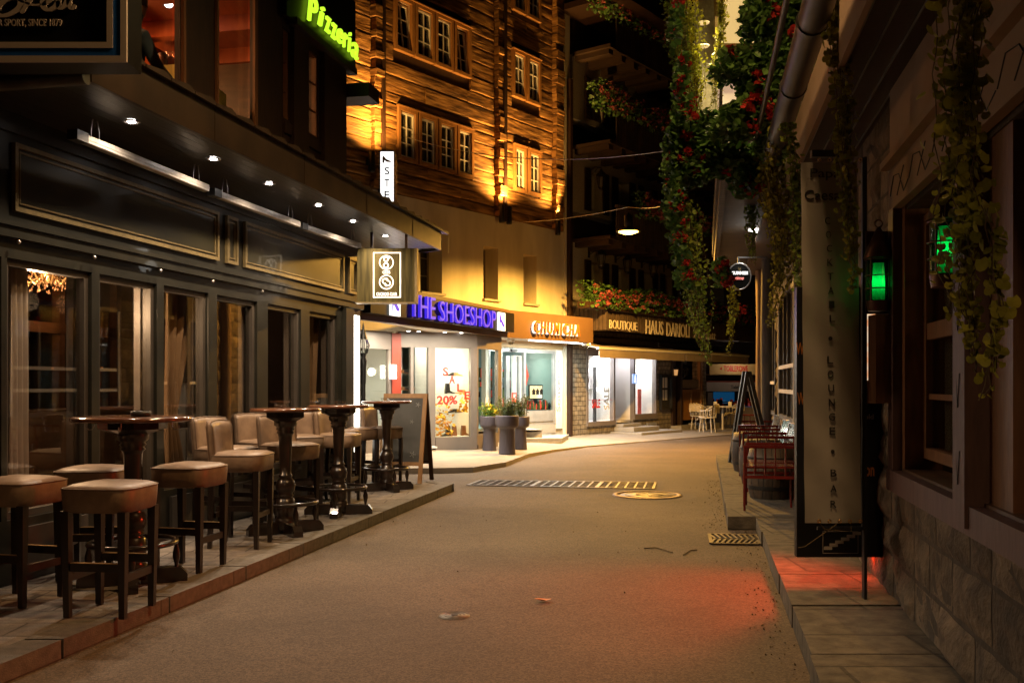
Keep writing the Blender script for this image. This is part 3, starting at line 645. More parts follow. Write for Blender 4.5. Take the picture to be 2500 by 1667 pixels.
hd = MB().lathe([(.03, -.13), (.075, -.09), (.092, 0), (.085, .07), (.05, .12), (0, .135)], (gx[0]+.05, gx[1]+.18, gx[2]+1.32), 16); hd.build('head', 'skin', guest)
hd = MB().lathe([(.098, -.02), (.1, .04), (.085, .1), (.04, .135), (0, .145)], (gx[0]+.05, gx[1]+.165, gx[2]+1.325), 16); hd.build('hair', 'hairdark', guest)
mb = MB()
for hx, hy in ((.3, .46), (-.05, .48)):
    for q in range(4): mb.tube([(gx[0]+hx-.025+q*.017, gx[1]+hy+.01, gx[2]+.69), (gx[0]+hx-.025+q*.018, gx[1]+hy+.05, gx[2]+.70), (gx[0]+hx-.025+q*.018, gx[1]+hy+.075-abs(q-1.5)*.006, gx[2]+.685)], [.009, .008, .006], 6)
    mb.tube([(gx[0]+hx+.03, gx[1]+hy-.01, gx[2]+.69), (gx[0]+hx+.05, gx[1]+hy+.025, gx[2]+.69)], [.01, .007], 6)
mb.build('fingers', 'skin', guest)

# ground-floor room
rm = MB(PUB); rm.box(3.2, s_end-.1, -5.2, -.15, .1, .115); rm.box(3.2, s_end-.1, -5.22, -5.2, .115, 3.1); rm.box(3.1, 3.2, -5.2, -.15, .1, 3.1); rm.box(3.2, s_end-.1, -5.2, -.15, 3.05, 3.1)
rm.box(s_end-.12, s_end-.1, -5.2, -.15, .115, 3.05); rm.build('bar_room', 'roomdark', pub)
rm = MB(PUB)
for k in range(7): rm.box(6.5+k*1.1, 6.6+k*1.1, -3.1, -3.0, .115, 3.05)
rm.box(6.5, 13, -3.0, -2.9, .9, 1.1); rm.box(6.5, 13, -3.05, -2.98, 2.0, 2.12); rm.box(8.5, 12.5, -2.4, -1.9, .115, 1.15); rm.build('room_posts', 'roomwood', pub)
rm = MB(PUB); rm.box(S(586, -.9), S(586, -.9)+.03, -.92, -.9, .8, 2.1); rm.build('neon_line', 'e_neonline', pub)
mb = MB(PUB)
for k in range(10): mb.lathe([(.012, 0), (.012, .02)], (8.2+k*.5+random.random()*.3, -2.6+random.random()*.5, 1.2+random.random()*.8), 6)
mb.build('back_bar_lights', 'e_crystal', pub)
# curtains
def curtain(name, label, pa, pb, t, z0, z1, m, tie=None):
    a, b = S(pa, t), S(pb, t); mb = MB(PUB); n = 28; rows = 10; vs = []
    for j in range(rows+1):
        z = z0+(z1-z0)*j/rows; wd = 1.0
        if tie is not None: wd = .28+.72*abs(j/rows-tie)/max(tie, 1-tie)
        for i in range(n+1):
            u_ = i/n; vs.append((a+(b-a)*u_*wd, t+.035*math.sin(u_*22+j*.15), z))
    mb.add(vs, [(j*(n+1)+i, j*(n+1)+i+1, (j+1)*(n+1)+i+1, (j+1)*(n+1)+i) for j in range(rows) for i in range(n)], True)
    o = mb.build(name, m, fix=False); return tag(o, label, 'curtain')
curtain('curtain', 'long white curtain at the far left pub window', 17, 64, -.17, .3, 2.22, 'curtain')
curtain('curtain', 'tied back beige curtain in the pub window behind the menu stand', 402, 480, -.25, .5, 2.22, 'beigecurtain', .35)
curtain('curtain', 'beige curtain in the fifth pub window', 700, 738, -.25, .5, 2.22, 'beigecurtain', .3)
curtain('curtain', 'narrow beige curtain in the last pub window by the light strip', 758, 775, -.25, .5, 2.22, 'beigecurtain', .3)
# chandelier
cx_, cy_, cz_ = -3.66, 7.6, 2.26
ch = thing('chandelier', 'crystal chandelier glowing amber inside the left pub window', 'chandelier', (cx_, cy_, cz_))
mb = MB(); mb.lathe([(.03, .7), (.03, .25), (.08, .2), (.05, .1), (.09, .03), (.02, -.05)], (cx_, cy_, cz_), 12)
cr = MB()
for k in range(14):
    a = k*math.pi/7; rr = .2+.1*(k % 2)
    mb.tube([(cx_, cy_, cz_+.05), (cx_+rr*.5*math.cos(a), cy_+rr*.5*math.sin(a), cz_-.06), (cx_+rr*math.cos(a), cy_+rr*math.sin(a), cz_+.07)], .008, 6)
for k in range(330):
    a = random.random()*6.28; rr = random.uniform(.05, .36); zz = cz_+random.uniform(-.12, .14)
    q = random.uniform(.005, .011); cr.lathe([(0, q*2.2), (q, 0), (0, -q*1.2)], (cx_+rr*math.cos(a), cy_+rr*math.sin(a), zz), 5, False)
mb.build('frame', 'brass', ch); c_ = cr.build('crystals', 'e_crystal', ch)
light('POINT', 'chandelier_light', (cx_, cy_-.3, cz_-.22), 120, (1, .66, .38), c_, size=.08)
light('POINT', 'bar_fill', PUB.P(10.5, -2.6, 2.3), 14, (1, .5, .2), c_, size=.1)  # added fill to brighten the bar room, no fixture of its own
# menu stand inside
ms_ = MB(PUB); s_ = S(462, -.6)
for k in range(3): ms_.box(s_-.22+k*.15, s_-.1+k*.15, -.6, -.58, 1.05, 1.42); ms_.box(s_-.22+k*.15, s_-.1+k*.15, -.6, -.58, .62, .98)
tag(ms_.build('brochure_stand', 'alu'), 'brochure stand with two rows of holders inside the third pub window', 'rack')

# ---- hanging box sign
sg = thing('hanging_sign', 'gilded box sign with two lit white circles in a frame hanging from the canopy end', 'sign', (-1.5, 11.3, 2.3))
CFS = CF(11.3)
def cs(px, y=11.3): return (px-CX)/F*y
def cz(py, y=11.3): return CH_+(HY-py)/F*y
mb = MB(CFS); mb.box(cs(872), cs(1012), -.16, 0, cz(738), cz(606), .004); mb.build('box', 'signgold', sg)
mb = MB(CFS); mb.box(cs(868), cs(1018), -.17, .012, cz(740), cz(737.5)); mb.box(cs(1012)+.002, cs(1018), -.17, .008, cz(737), cz(606)); mb.build('edge_trim', 'gild', sg)
mb = MB(CFS); mb.frame(cs(911), cs(979), cz(727), cz(616), .001, .012, .014)
def ringc(mb, x, z, r0, r1, t0, t1, n=32):
    vs = []
    for i in range(n):
        a = 2*math.pi*i/n; c, q = math.cos(a), math.sin(a)
        vs += [(x+r0*c, t0, z+r0*q), (x+r1*c, t0, z+r1*q), (x+r1*c, t1, z+r1*q), (x+r0*c, t1, z+r0*q)]
    mb.add(vs, [(i*4+k, i*4+(k+1) % 4, ((i+1) % n)*4+(k+1) % 4, ((i+1) % n)*4+k) for i in range(n) for k in range(4)])
for py in (641, 689): ringc(mb, cs(943.5), cz(py), .074, .086, .001, .012)
for zz, r in ((648, .02), (633, .018)): ringc(mb, cs(942.5), cz(zz), r, r+.014, .001, .012, 20)
mb.box(cs(947), cs(951), .001, .012, cz(632), cz(626)); mb.box(cs(941), cs(944), .001, .012, cz(644), cz(638))
def sarc(x, z, r, a0, a1, wd):
    vs = []; n = 14
    for i in range(n+1):
        a = R(a0+(a1-a0)*i/n); c, q = math.cos(a), math.sin(a)
        vs += [(x+(r-wd)*c, .001, z+(r-wd)*q), (x+r*c, .001, z+r*q), (x+r*c, .012, z+r*q), (x+(r-wd)*c, .012, z+(r-wd)*q)]
    mb.add(vs, [(i*4+k, i*4+(k+1) % 4, (i+1)*4+(k+1) % 4, (i+1)*4+k) for i in range(n) for k in range(4)])
for sgn in (-1, 1):
    sarc(cs(943.5)+sgn*.018, cz(689)+.012, .034, 20, 290, .013) if sgn < 0 else sarc(cs(943.5)+sgn*.018, cz(689)-.012, .034, 200, 470, .013)
sarc(cs(943.5), cz(689)+.03, .02, -20, 160, .008); sarc(cs(943.5), cz(689)-.03, .02, 160, 340, .008)
text(mb, 'GEES', cs(934), cs(953), cz(668.5), cz(661), .001, .01, offset=.01)
text(mb, 'CUCKOO CLUB', cs(919), cs(969), cz(722), cz(714), .001, .01, offset=.02)
mb.build('logo', 'e_logo', sg)
mb = MB(CFS)
for px in (905, 990): mb.box(cs(px)-.015, cs(px)+.015, -.1, -.07, cz(606), 3.2); mb.box(cs(px)-.05, cs(px)+.05, -.09, -.08, 2.99, 3.0)
mb.build('hanger', 'copperdark', sg)
# ---- big billboard box at top left
sg = thing('billboard', 'black signboard with blue and white border and white script at the top left', 'sign', (-3.0, 5.5, 3.5))
B_ = CF(5.3); bx = lambda px: (px-CX)/F*5.3; bz = lambda py: CH_+(HY-py)/F*5.3
mb = MB(B_); x1 = bx(312); x0 = x1-2.1; z0 = bz(154); z1 = z0+1.5
MB(B_).box(x0, x1, -.2, 0, z0, z1).build('board', 'signblack', sg)
fw = MB(B_); fw.frame(x0, x1, z0, z1, .001, .02, .033); fw.frame(x0+.075, x1-.075, z0+.075, z1-.075, .001, .02, .033); fw.build('white_border', 'signwhite', sg)
fb = MB(B_); fb.frame(x0+.033, x1-.033, z0+.033, z1-.033, .001, .017, .042); fb.build('blue_border', 'signblue', sg)
mb = MB(B_); text(mb, 'ER SPORT, SINCE 1879', bx(-10), bx(152), bz(68), bz(48), .002, .006, offset=.005)
def stroke(pts, wd=.03):
    """ribbon letter stroke from pixel points"""
    P_ = []
    for i in range(len(pts)-1):
        for k in range(6):
            t_ = k/6; p0 = pts[max(i-1, 0)]; p1 = pts[i]; p2 = pts[i+1]; p3 = pts[min(i+2, len(pts)-1)]
            P_.append([.5*((2*p1[c])+(-p0[c]+p2[c])*t_+(2*p0[c]-5*p1[c]+4*p2[c]-p3[c])*t_*t_+(-p0[c]+3*p1[c]-3*p2[c]+p3[c])*t_**3) for c in (0, 1)])
    P_.append(list(pts[-1])); n = len(P_)
    Q = [Vector((bx(p[0]), bz(p[1]))) for p in P_]; vs = []
    for i, q in enumerate(Q):
        d = (Q[min(i+1, n-1)]-Q[max(i-1, 0)]); d.normalize(); a = max(.3, min(1, .45+.55*abs(d.y)))*wd*(.35+.65*min(1, min(i, n-1-i)/3))/2
        m_ = Vector((-d.y, d.x))*a
        vs += [(q.x-m_.x, .002, q.y-m_.y), (q.x+m_.x, .002, q.y+m_.y), (q.x+m_.x, .008, q.y+m_.y), (q.x-m_.x, .008, q.y-m_.y)]
    mb.add(vs, [(i*4+k, i*4+(k+1) % 4, (i+1)*4+(k+1) % 4, (i+1)*4+k) for i in range(n-1) for k in range(4)])
stroke([(-8, 30), (2, 12), (25, -2), (50, 0), (50, 18), (30, 34), (8, 40), (-6, 36)], .036)
stroke([(92, -20), (72, 5), (60, 22), (52, 34)], .03); stroke([(38, -2), (62, 8), (85, 14), (104, 12)], .02)
stroke([(104, 14), (118, 6), (126, -4), (118, -10), (108, 0), (108, 18), (120, 26), (136, 18), (146, 4)], .034)
stroke([(146, -6), (144, 10), (148, 22), (160, 14), (170, -4), (170, 10), (176, 22), (186, 14)], .03)
mb.build('lettering', 'signwhite', sg)
# ---- neon word over the upper windows
sg = thing('neon_sign', 'glowing yellow green neon word on the dark eave board', 'sign', PUB.P(S(810, .15), .15, 5.5))
MB(PUB).box(S(700, .1), S(868, .1), .06, .1, 5.3, 6.2).build('backing_board', 'signblack', sg)
mb = MB(PUB); xs_ = [S(p, .15) for p in (755, 780, 797, 812, 826, 841, 853, 861, 878)]
hts = [(-.05, .24), (0, .23), (0, .17), (-.01, .16), (0, .17), (0, .17), (0, .24), (-.02, .17)]
for i, (c, (a, b)) in enumerate(zip('Pizzeria', hts)):
    text(mb, c, xs_[i]+.0, xs_[i+1]-.025, 5.47+a, 5.47+b+.01, .12, .03, offset=.008, shear=.2)
mb.build('neon_letters', 'e_pizza', sg)
light('AREA', 'neon_glow', PUB.P(S(812, .3), .3, 5.55), .8, (.6, 1, .1), sg, size=.9, sy=.2, target=PUB.P(S(812, .3), 3, 5.0))
# banner lettering seen on the lower part of the upper glass
mb = MB(PUB); text(mb, 'mbe', S(325, -.05), S(400, -.05), 3.62, 3.86, -.055, .006, offset=.02); text(mb, 'rumbe', S(690, .02), S(762, .02), 3.8, 4.0, .012, .006, offset=.01)
tag(mb.build('window_lettering', 'gild', pub))
# heaters under the soffit
def heater(label, pa, pya, pb, pyb):
    za = 3.03; a = Vector(PX(pa, pya, F*(za-CH_)/(HY-pya))); b = Vector(PX(pb, pyb, F*(za-CH_)/(HY-pyb)))
    u_ = (b-a); L_ = u_.length; fr = Fr((a.x, a.y), (u_.x, u_.y), (u_.y, -u_.x))
    h = thing('patio_heater', label, 'heater', tuple(a), 'bar heaters under the canopy')
    m_ = MB(fr); m_.box(0, L_, -.03, .03, za-.03, za+.03, .006); m_.box(.0, L_, .031, .034, za-.005, za+.004); m_.build('bar', 'steel', h)
    m_ = MB(fr); m_.box(-.12, 0, -.04, .035, za-.03, za+.035); m_.build('end_box', 'blackmetal', h)
    for q in (.12, L_-.15):
        m_ = MB(fr)
        m_.tube([(q, -.03, za), (q, -.03, za+.1), (q+.02, -.03, za+.17)], .005, 6); m_.tube([(q+.09, -.03, za), (q+.09, -.03, za+.1), (q+.07, -.03, za+.17)], .005, 6)
        m_.tube([(q+.02, -.03, za+.17), (q+.045, -.03, za+.185), (q+.07, -.03, za+.17)], .005, 6)
        m_.build('bracket', 'steel', h)
heater('longest bar heater, nearest under the canopy, at the left', 205, 340, 503, 460)
heater('second bar heater under the canopy, above the narrow wall panel', 533, 476, 727, 548)
heater('third and farthest bar heater under the canopy near the hanging sign', 745, 556, 876, 600)
# wall lantern beside the light strip
def lantern(org, m_metal, fr, label, group=None, arm=.25, sc_=1., lit=None, flip=1):
    L0 = thing('wall_lantern', label, 'lantern', fr.P(*org), group); s0, t0, z0 = org; k = sc_
    b = MB(fr); b.box(s0-.03*k, s0+.03*k, 0, .02, z0-.05*k, z0+.16*k); b.tube([(s0, .02, z0+.1*k), (s0, arm*.5, z0+.16*k), (s0, arm, z0+.13*k)], .01*k, 6)
    b.tube([(s0, .02, z0), (s0, arm*.45, z0+.06*k), (s0, arm*.7, z0+.13*k)], .006*k, 6); b.build('bracket', m_metal, L0)
    b = MB(fr); b.lathe([(.015, .11), (.03, .08), (.1, .0), (.105, -.015)], (s0, arm, z0), 6); b.v = [((v[0]-s0)*k+s0, (v[1]-arm)*k+arm, (v[2]-z0)*k+z0) if i >= 0 else v for i, v in enumerate(b.v)]; b.build('cap', m_metal, L0)
    b = MB(fr)
    for q in range(6):
        a = q*math.pi/3; b.tube([(s0+.09*k*math.cos(a), arm+.09*k*math.sin(a), z0-.015*k), (s0+.055*k*math.cos(a), arm+.055*k*math.sin(a), z0-.24*k)], .006*k, 4)
    b.lathe([(.055*k, -.24*k), (.06*k, -.25*k), (.02*k, -.29*k)], (s0, arm, z0), 6); b.build('cage', m_metal, L0)
    b = MB(fr); b.lathe([(.085*k, -.02*k), (.05*k, -.235*k)], (s0, arm, z0), 6, False); g_ = b.build('glass', 'clearg', L0)
    return L0
l0 = thing('wall_lantern', 'black globe lantern on a post beside the bright light strip', 'lantern', PX(887, 960, 12.75))
x_, y_ = PX(887, 960, 12.75)[:2]; c = lambda py: CH_+(HY-py)/F*12.75
mb = MB(); mb.lathe([(.035, c(900)-.2), (.035, c(900)), (.05, c(880)), (.025, c(872)), (.05, c(862))], (x_, y_, 0), 10); mb.lathe([(.055, c(828)), (.04, c(818)), (.025, c(808)), (.012, c(795)), (0, c(785))], (x_, y_, 0), 10)
for q in range(8):
    a = q*math.pi/4; mb.tube([(x_+.05*math.cos(a), y_+.05*math.sin(a), c(829)), (x_+.082*math.cos(a), y_+.082*math.sin(a), c(843)), (x_+.05*math.cos(a), y_+.05*math.sin(a), c(863))], .006, 5)
mb.lathe([(.03, .1), (.03, c(900)-.2)], (x_, y_, 0), 8); mb.build('post', 'blackmetal', l0)
mb = MB(); mb.lathe([(.045, c(862)), (.07, c(845)), (.045, c(830))], (x_, y_, 0), 16); mb.build('globe', 'clearg', l0)

# ================================================================= BAR FURNITURE
def stool_backless():
    r = thing('bar_stool', 'x', 'bar stool'); z1 = .74
    mb = MB(); n = 8; hw = .205
    # upholstered block with a domed top
    vs = []; N_ = 10
    def rr(u_, v_, h):  # rounded square
        a = math.atan2(v_, u_); p = 6; d = (abs(math.cos(a))**p+abs(math.sin(a))**p)**(-1/p); return (h*d*math.cos(a), h*d*math.sin(a))
    rings = [(.19, .59), (.205, .6), (.21, .66), (.213, .715), (.207, .73), (.17, .745), (.09, .757), (0.001, .76)]
    K = 32
    for h, z in rings:
        for k in range(K):
            a = 2*math.pi*k/K; x, y = rr(math.cos(a), math.sin(a), h); vs.append((x, y, z))
    mb.add(vs, [(i*K+k, i*K+(k+1) % K, (i+1)*K+(k+1) % K, (i+1)*K+k) for i in range(len(rings)-1) for k in range(K)], True); mb.add(vs[:K], [tuple(range(K))[::-1]])
    seat = mb.build('seat', 'leather', r)
    mb = MB(); pts = []
    for k in range(K):
        a = 2*math.pi*k/K; x, y = rr(math.cos(a), math.sin(a), .212); pts.append((x, y, .724))
    mb.tube(pts, .005, 6, closed=True); mb.build('piping', 'leatherseam', seat)
    for sx_ in (-1, 1):
        for sy_ in (-1, 1): MB().taper((sx_*.165, sy_*.165, 0), (sx_*.17, sy_*.17, .6), .034, .048).build('leg', 'stoolwood', r)
    for a, zz in ((0, .26), (1, .2), (2, .26), (3, .2)):
        m_ = MB(); m_.box(-.145, .145, -.012, .012, zz, zz+.045); m_.xf(Matrix.Rotation(a*math.pi/2, 4, 'Z') @ Matrix.Translation((0, -.166, 0))); st = m_.build('footrail', 'stoolwood', r)
        if a in (0, 2):
            m_ = MB(); m_.box(-.143, .143, -.014, .014, zz+.046, zz+.049); m_.xf(Matrix.Rotation(a*math.pi/2, 4, 'Z') @ Matrix.Translation((0, -.166, 0))); m_.build('brass_strip', 'brass', st)
    return r
def stool_backed():
    r = thing('bar_chair', 'x', 'bar chair'); K = 32
    def rr(a, h): p = 6; d = (abs(math.cos(a))**p+abs(math.sin(a))**p)**(-1/p); return (h*d*math.cos(a), h*d*math.sin(a))
    mb = MB(); rings = [(.2, .61), (.215, .62), (.22, .68), (.222, .735), (.215, .75), (.17, .765), (.09, .772), (.001, .774)]; vs = []
    for h, z in rings:
        for k in range(K):
            x, y = rr(2*math.pi*k/K, h); vs.append((x, y, z))
    mb.add(vs, [(i*K+k, i*K+(k+1) % K, (i+1)*K+(k+1) % K, (i+1)*K+k) for i in range(len(rings)-1) for k in range(K)], True); mb.add(vs[:K], [tuple(range(K))[::-1]])
    seat = mb.build('seat', 'leather', r)
    m_ = MB(); m_.tube([(*rr(2*math.pi*k/K, .221), .742) for k in range(K)], .005, 6, closed=True); m_.build('piping', 'leatherseam', seat)
    # curved back on the -x side
    mb = MB(); n = 12; rows = 8; vs = []
    def bp_(i, j, side):
        u_ = -1+2*i/n; z = .62+(.4)*j/rows; lean = -.03*(j/rows)
        x = -.2+.035*u_*u_+lean; th = .035*(1-.35*(j == rows)-.3*(abs(u_) == 1))
        return (x+side*th, u_*(.205+.01*j/rows), z+(-.012*u_*u_ if j == rows else 0))
    for side in (-1, 1):
        for j in range(rows+1):
            for i in range(n+1): vs.append(bp_(i, j, side))
    W_ = n+1; H_ = (rows+1)*W_; fs = []
    for side in (0, 1):
        for j in range(rows):
            for i in range(n):
                a = side*H_+j*W_+i; q = (a, a+1, a+W_+1, a+W_); fs.append(q if side else q[::-1])
    for i in range(n): fs.append((i, i+1, H_+i+1, H_+i)); a = rows*W_+i; fs.append((a, H_+a, H_+a+1, a+1))
    for j in range(rows): a = j*W_; fs.append((a, H_+a, H_+a+W_, a+W_)); a = j*W_+n; fs.append((a, a+W_, H_+a+W_, H_+a))
    mb.add(vs, fs, True); bk = mb.build('backrest', 'leather', r)
    m_ = MB()
    for side in (-1, 1): m_.tube([bp_(0, j, side) for j in range(2, rows+1)]+[bp_(i, rows, side) for i in range(1, n+1)]+[bp_(n, j, side) for j in range(rows-1, 1, -1)], .004, 5)
    m_.build('piping', 'leatherseam', bk)
    for sx_ in (-1, 1):
        for sy_ in (-1, 1): MB().taper((sx_*.175-(.03 if sx_ < 0 else 0), sy_*.17, 0), (sx_*.18, sy_*.175, .62), .032, .046).build('leg', 'stoolwood', r)
    for a, zz in ((0, .3), (1, .24), (2, .3), (3, .24)):
        m_ = MB(); m_.box(-.15, .15, -.011, .011, zz, zz+.04); m_.xf(Matrix.Rotation(a*math.pi/2, 4, 'Z') @ Matrix.Translation((0, -.174, 0))); m_.build('footrail', 'stoolwood', r)
    return r
def bar_table(rad, hooks=False):
    r = thing('bar_table', 'x', 'table')
    MB().lathe([(0, 1.068), (rad-.01, 1.068), (rad, 1.078), (rad, 1.09), (rad-.012, 1.1), (0, 1.1)], n=48, cap=False).build('tabletop', 'tabletop', r)
    m_ = MB(); a8 = [(math.cos(R(22.5+45*k)), math.sin(R(22.5+45*k))) for k in range(8)]
    m_.poly([(c_*rad*.56, s_*rad*.56) for c_, s_ in a8], 1.02, 1.067)
    vs = [(c_*rad*.56, s_*rad*.56, 1.019) for c_, s_ in a8]+[(c_*.1, s_*.1, .985) for c_, s_ in a8]; m_.add(vs, [(i, (i+1) % 8, 8+(i+1) % 8, 8+i) for i in range(8)]+[tuple(range(8)), tuple(range(8, 16))])
    m_.build('underframe', 'tablewood', r)
    MB().lathe([(.1, .99), (.1, .95), (.075, .93), (.085, .915), (.068, .9), (.08, .885), (.066, .87), (.06, .85), (.05, .6), (.05, .52), (.062, .51), (.062, .5), (.052, .49), (.075, .46), (.088, .42), (.082, .38), (.06, .345), (.07, .335), (.07, .325), (.055, .315),
                (.078, .3), (.085, .22), (.085, .16), (.07, .14), (.09, .125), (.09, .03), (.02, .02)], n=24).build('column', 'tablewood', r)
    MB().torus(.27, .019, (0, 0, .27), 40, 10, .9).build('foot_ring', 'tablewood', r)
    for k in range(4):
        a = R(20+90*k); m_ = MB()
        m_.plate([(.05, .0), (.34, .0), (.34, .05), (.30, .095), (.05, .1)], -.04, .04); m_.xf(Matrix.Rotation(a, 4, 'Z')); ft = m_.build('foot', 'tablewood', r)
        m_ = MB(); m_.lathe([(.012, .09), (.012, .11), (.024, .16), (.024, .19), (.012, .24), (.012, .26)], (.27, 0, 0), 10); m_.xf(Matrix.Rotation(a, 4, 'Z')); m_.build('spindle', 'tablewood', ft)
    if hooks:
        m_ = MB()
        for k in range(4):
            a = R(5+90*k); c_, s_ = math.cos(a), math.sin(a); pts = [(0, 0), (0, -.03), (.012, -.05), (.03, -.055), (.045, -.04), (.045, -.025)]
            m_.tube([(c_*(.25+p[0]), s_*(.25+p[0]), 1.067+p[1]) for p in pts], .004, 6)
        m_.build('bag_hook', 'steel', r)
    return r
PZ = .1
def put(root, x, y, rz, label, group, z=PZ):
    root.location = (x, y, z); root.rotation_euler = (0, 0, R(rz)); root['label'] = label; root['group'] = group; return root
st = stool_backless(); G1 = 'backless leather bar stools'
put(st, -2.325, 5.58, -7, 'backless tan leather stool nearest the kerb, in front of the first bar table', G1)
dup(st, (-3.0, 5.86, PZ), R(-14), 'backless tan leather stool cut by the left edge of the photo')
dup(st, (-2.88, 6.62, PZ), R(4), 'backless leather stool by the glass, behind the first table to the left')
dup(st, (-2.3, 6.88, PZ), R(-12), 'backless leather stool to the right of the first bar table')
bc = stool_backed(); G2 = 'tan leather bar chairs with backs'
put(bc, -2.2, 7.85, -4, 'nearest bar chair with a back, just right of the backless stools', G2)
for x, y, a, lb in [(-2.52, 8.5, -22, 'bar chair by the glass directly behind the nearest chair with a back'),
                    (-2.08, 9.0, -38, 'bar chair with its broad back facing out behind the second bar table'),
                    (-2.42, 9.45, -34, 'bar chair by the glass behind the second bar table'),
                    (-2.28, 10.35, -60, 'bar chair with its back toward the glass left of the third bar table'),
                    (-1.93, 10.72, -8, 'bar chair with a wide seat behind the third bar table'),
                    (-2.1, 11.5, -25, 'bar chair by the glass between the third and fourth bar tables'),
                    (-1.66, 12.35, -15, 'farthest bar chair, beside the blackboard behind the fourth table'),
                    (-1.95, 12.1, -30, 'bar chair by the light strip behind the fourth bar table')]:
    dup(bc, (x, y, PZ), R(a), lb)
tb = bar_table(.385, True); put(tb, -2.5, 6.35, 0, 'largest round bar table with bag hooks under its top, nearest the viewer', 'dark lacquered bar tables')
tb2 = bar_table(.31); put(tb2, -2.0, 8.5, 12, 'second round bar table from the viewer, dark turned column', 'dark lacquered bar tables')
dup(tb2, (-1.75, 9.72, PZ), R(-18), 'third round bar table from the viewer, in line with the light strip')
dup(tb2, (-1.55, 11.9, PZ), R(8), 'farthest round bar table, in front of the blackboard')
def ashtray(x, y, label, m='clearg', r=.055):
    m_ = MB(); m_.lathe([(0, 0), (r, 0), (r, .034), (r-.012, .036), (r-.016, .012), (0, .01)], (x, y, PZ+1.101), 12, False)
    for k in range(4): a = k*math.pi/2; m_.box(x+(r-.012)*math.cos(a)-.006, x+(r-.012)*math.cos(a)+.006, y+(r-.012)*math.sin(a)-.006, y+(r-.012)*math.sin(a)+.006, PZ+1.137, PZ+1.143)
    tag(m_.build('ashtray', m), label, 'ashtray', 'ashtrays on the bar tables')
ashtray(-2.43, 6.3, 'black round ashtray on the nearest bar table', 'blackmetal', .065)
ashtray(-2.03, 8.45, 'clear glass ashtray on the second bar table')
ashtray(-1.73, 9.68, 'clear glass ashtray on the third bar table')
ashtray(-1.57, 11.85, 'clear glass ashtray on the farthest bar table')
# ---- blackboard
ab = thing('sandwich_board', 'wooden framed blackboard with chalk flowers standing at the pavement end', 'blackboard', (-1.42, 12.95, .1))
def leaf_panel(tilt, back):
    H = 1.2; m_ = MB(); W_ = .62
    m_.box(-W_/2, -W_/2+.055, -.012, .012, 0, H); m_.box(W_/2-.055, W_/2, -.012, .012, 0, H); m_.box(-W_/2+.055, W_/2-.055, -.012, .012, H-.06, H); m_.box(-W_/2+.055, W_/2-.055, -.012, .012, .23, .28)
    n = MB(); n.box(-W_/2+.056, W_/2-.056, -.006, .006, .281, H-.061)
    T = Matrix.Translation((-1.43, 12.98+(.0 if not back else .0), .1)) @ Matrix.Rotation(R(-14), 4, 'Z') @ Matrix.Translation((0, .25 if back else -.25, 0)) @ Matrix.Rotation(R(tilt), 4, 'X')
    m_.xf(T); n.xf(T); f_ = m_.build('frame', 'boardwood' if not back else 'darkwood', ab); b_ = n.build('board', 'slate', ab); return T
T = leaf_panel(-11.5, False); leaf_panel(11.5, True)
m_ = MB()
for (fx_, fz_, r_) in ((.19, 1.05, .035), (.12, .82, .03), (.16, .38, .045)):
    for k in range(5):
        a = k*1.256; pts = [(fx_+r_*(.4*math.cos(a)+.6*math.cos(a)*q/2+.15*math.sin(q*3)), -.008, fz_+r_*(.4*math.sin(a)+.6*math.sin(a)*q/2)) for q in (0, 1, 2)]
        m_.tube(pts, .002, 4)
    m_.torus(r_*.3, .002, (0, 0, 0), 12, 4); m_.v[-48:] = [(fx_+v[0], -.008, fz_+v[1]) for v in m_.v[-48:]]
m_.xf(T); m_.build('chalk_flowers', 'chalk', ab)
# ================================================================= CHALET WITH SHOPS
C = CHA; s = C.s
cha = thing('chalet', 'tall chalet with weathered larch planks above white rendered wall and shops below', 'building', C.P(-3, 0, 0))
sL, sR = -8.5, s(1376); ZW = 5.17
# white rendered wall with deep window recesses
wins = [(s(1026), s(1079), 3.3, 4.42), (s(1180), s(1216), 3.3, 4.47), (s(1278), s(1310), 3.3, 4.45)]
mb = MB(C); mb.wall(sL, sR, 2.2, ZW, -.5, 0, wins); mb.wall(s(1188), s(1372)+.0, 2.2-.0, 2.3, -.5, -.001) if False else None
mb.box(sR-.0, sR+.02, -6, 0, 0, ZW); mb.build('rendered_wall', 'render_', cha)
for a, b, z0, z1 in wins:
    m_ = MB(C); m_.frame(a, b, z0, z1, -.42, -.37, .035)
    for q in (1, 2): m_.box(a+.035, b-.035, -.41, -.38, z0+(z1-z0)*q/3, z0+(z1-z0)*q/3+.02)
    m_.box((a+b)/2-.02, (a+b)/2+.02, -.412, -.378, z0+.035, z1-.035)
    f_ = m_.build('window', 'taupe', cha); MB(C).box(a+.03, b-.03, -.4, -.395, z0+.03, z1-.03).build('pane', 'glassd', f_)
    MB(C).box(a, b, -.5, -.45, z0, z1).build('dark_backing', 'roomdark', f_)  # dark sheet stands for the unlit room behind the pane
    MB(C).box(a-.03, b+.05, -.3, .07, z0-.05, z0-.002).build('sill', 'granite', f_)
MB(C).box(sR+.022, sR+.25, -.6, .02, 0, 13).build('corner_pier', 'render_', cha)
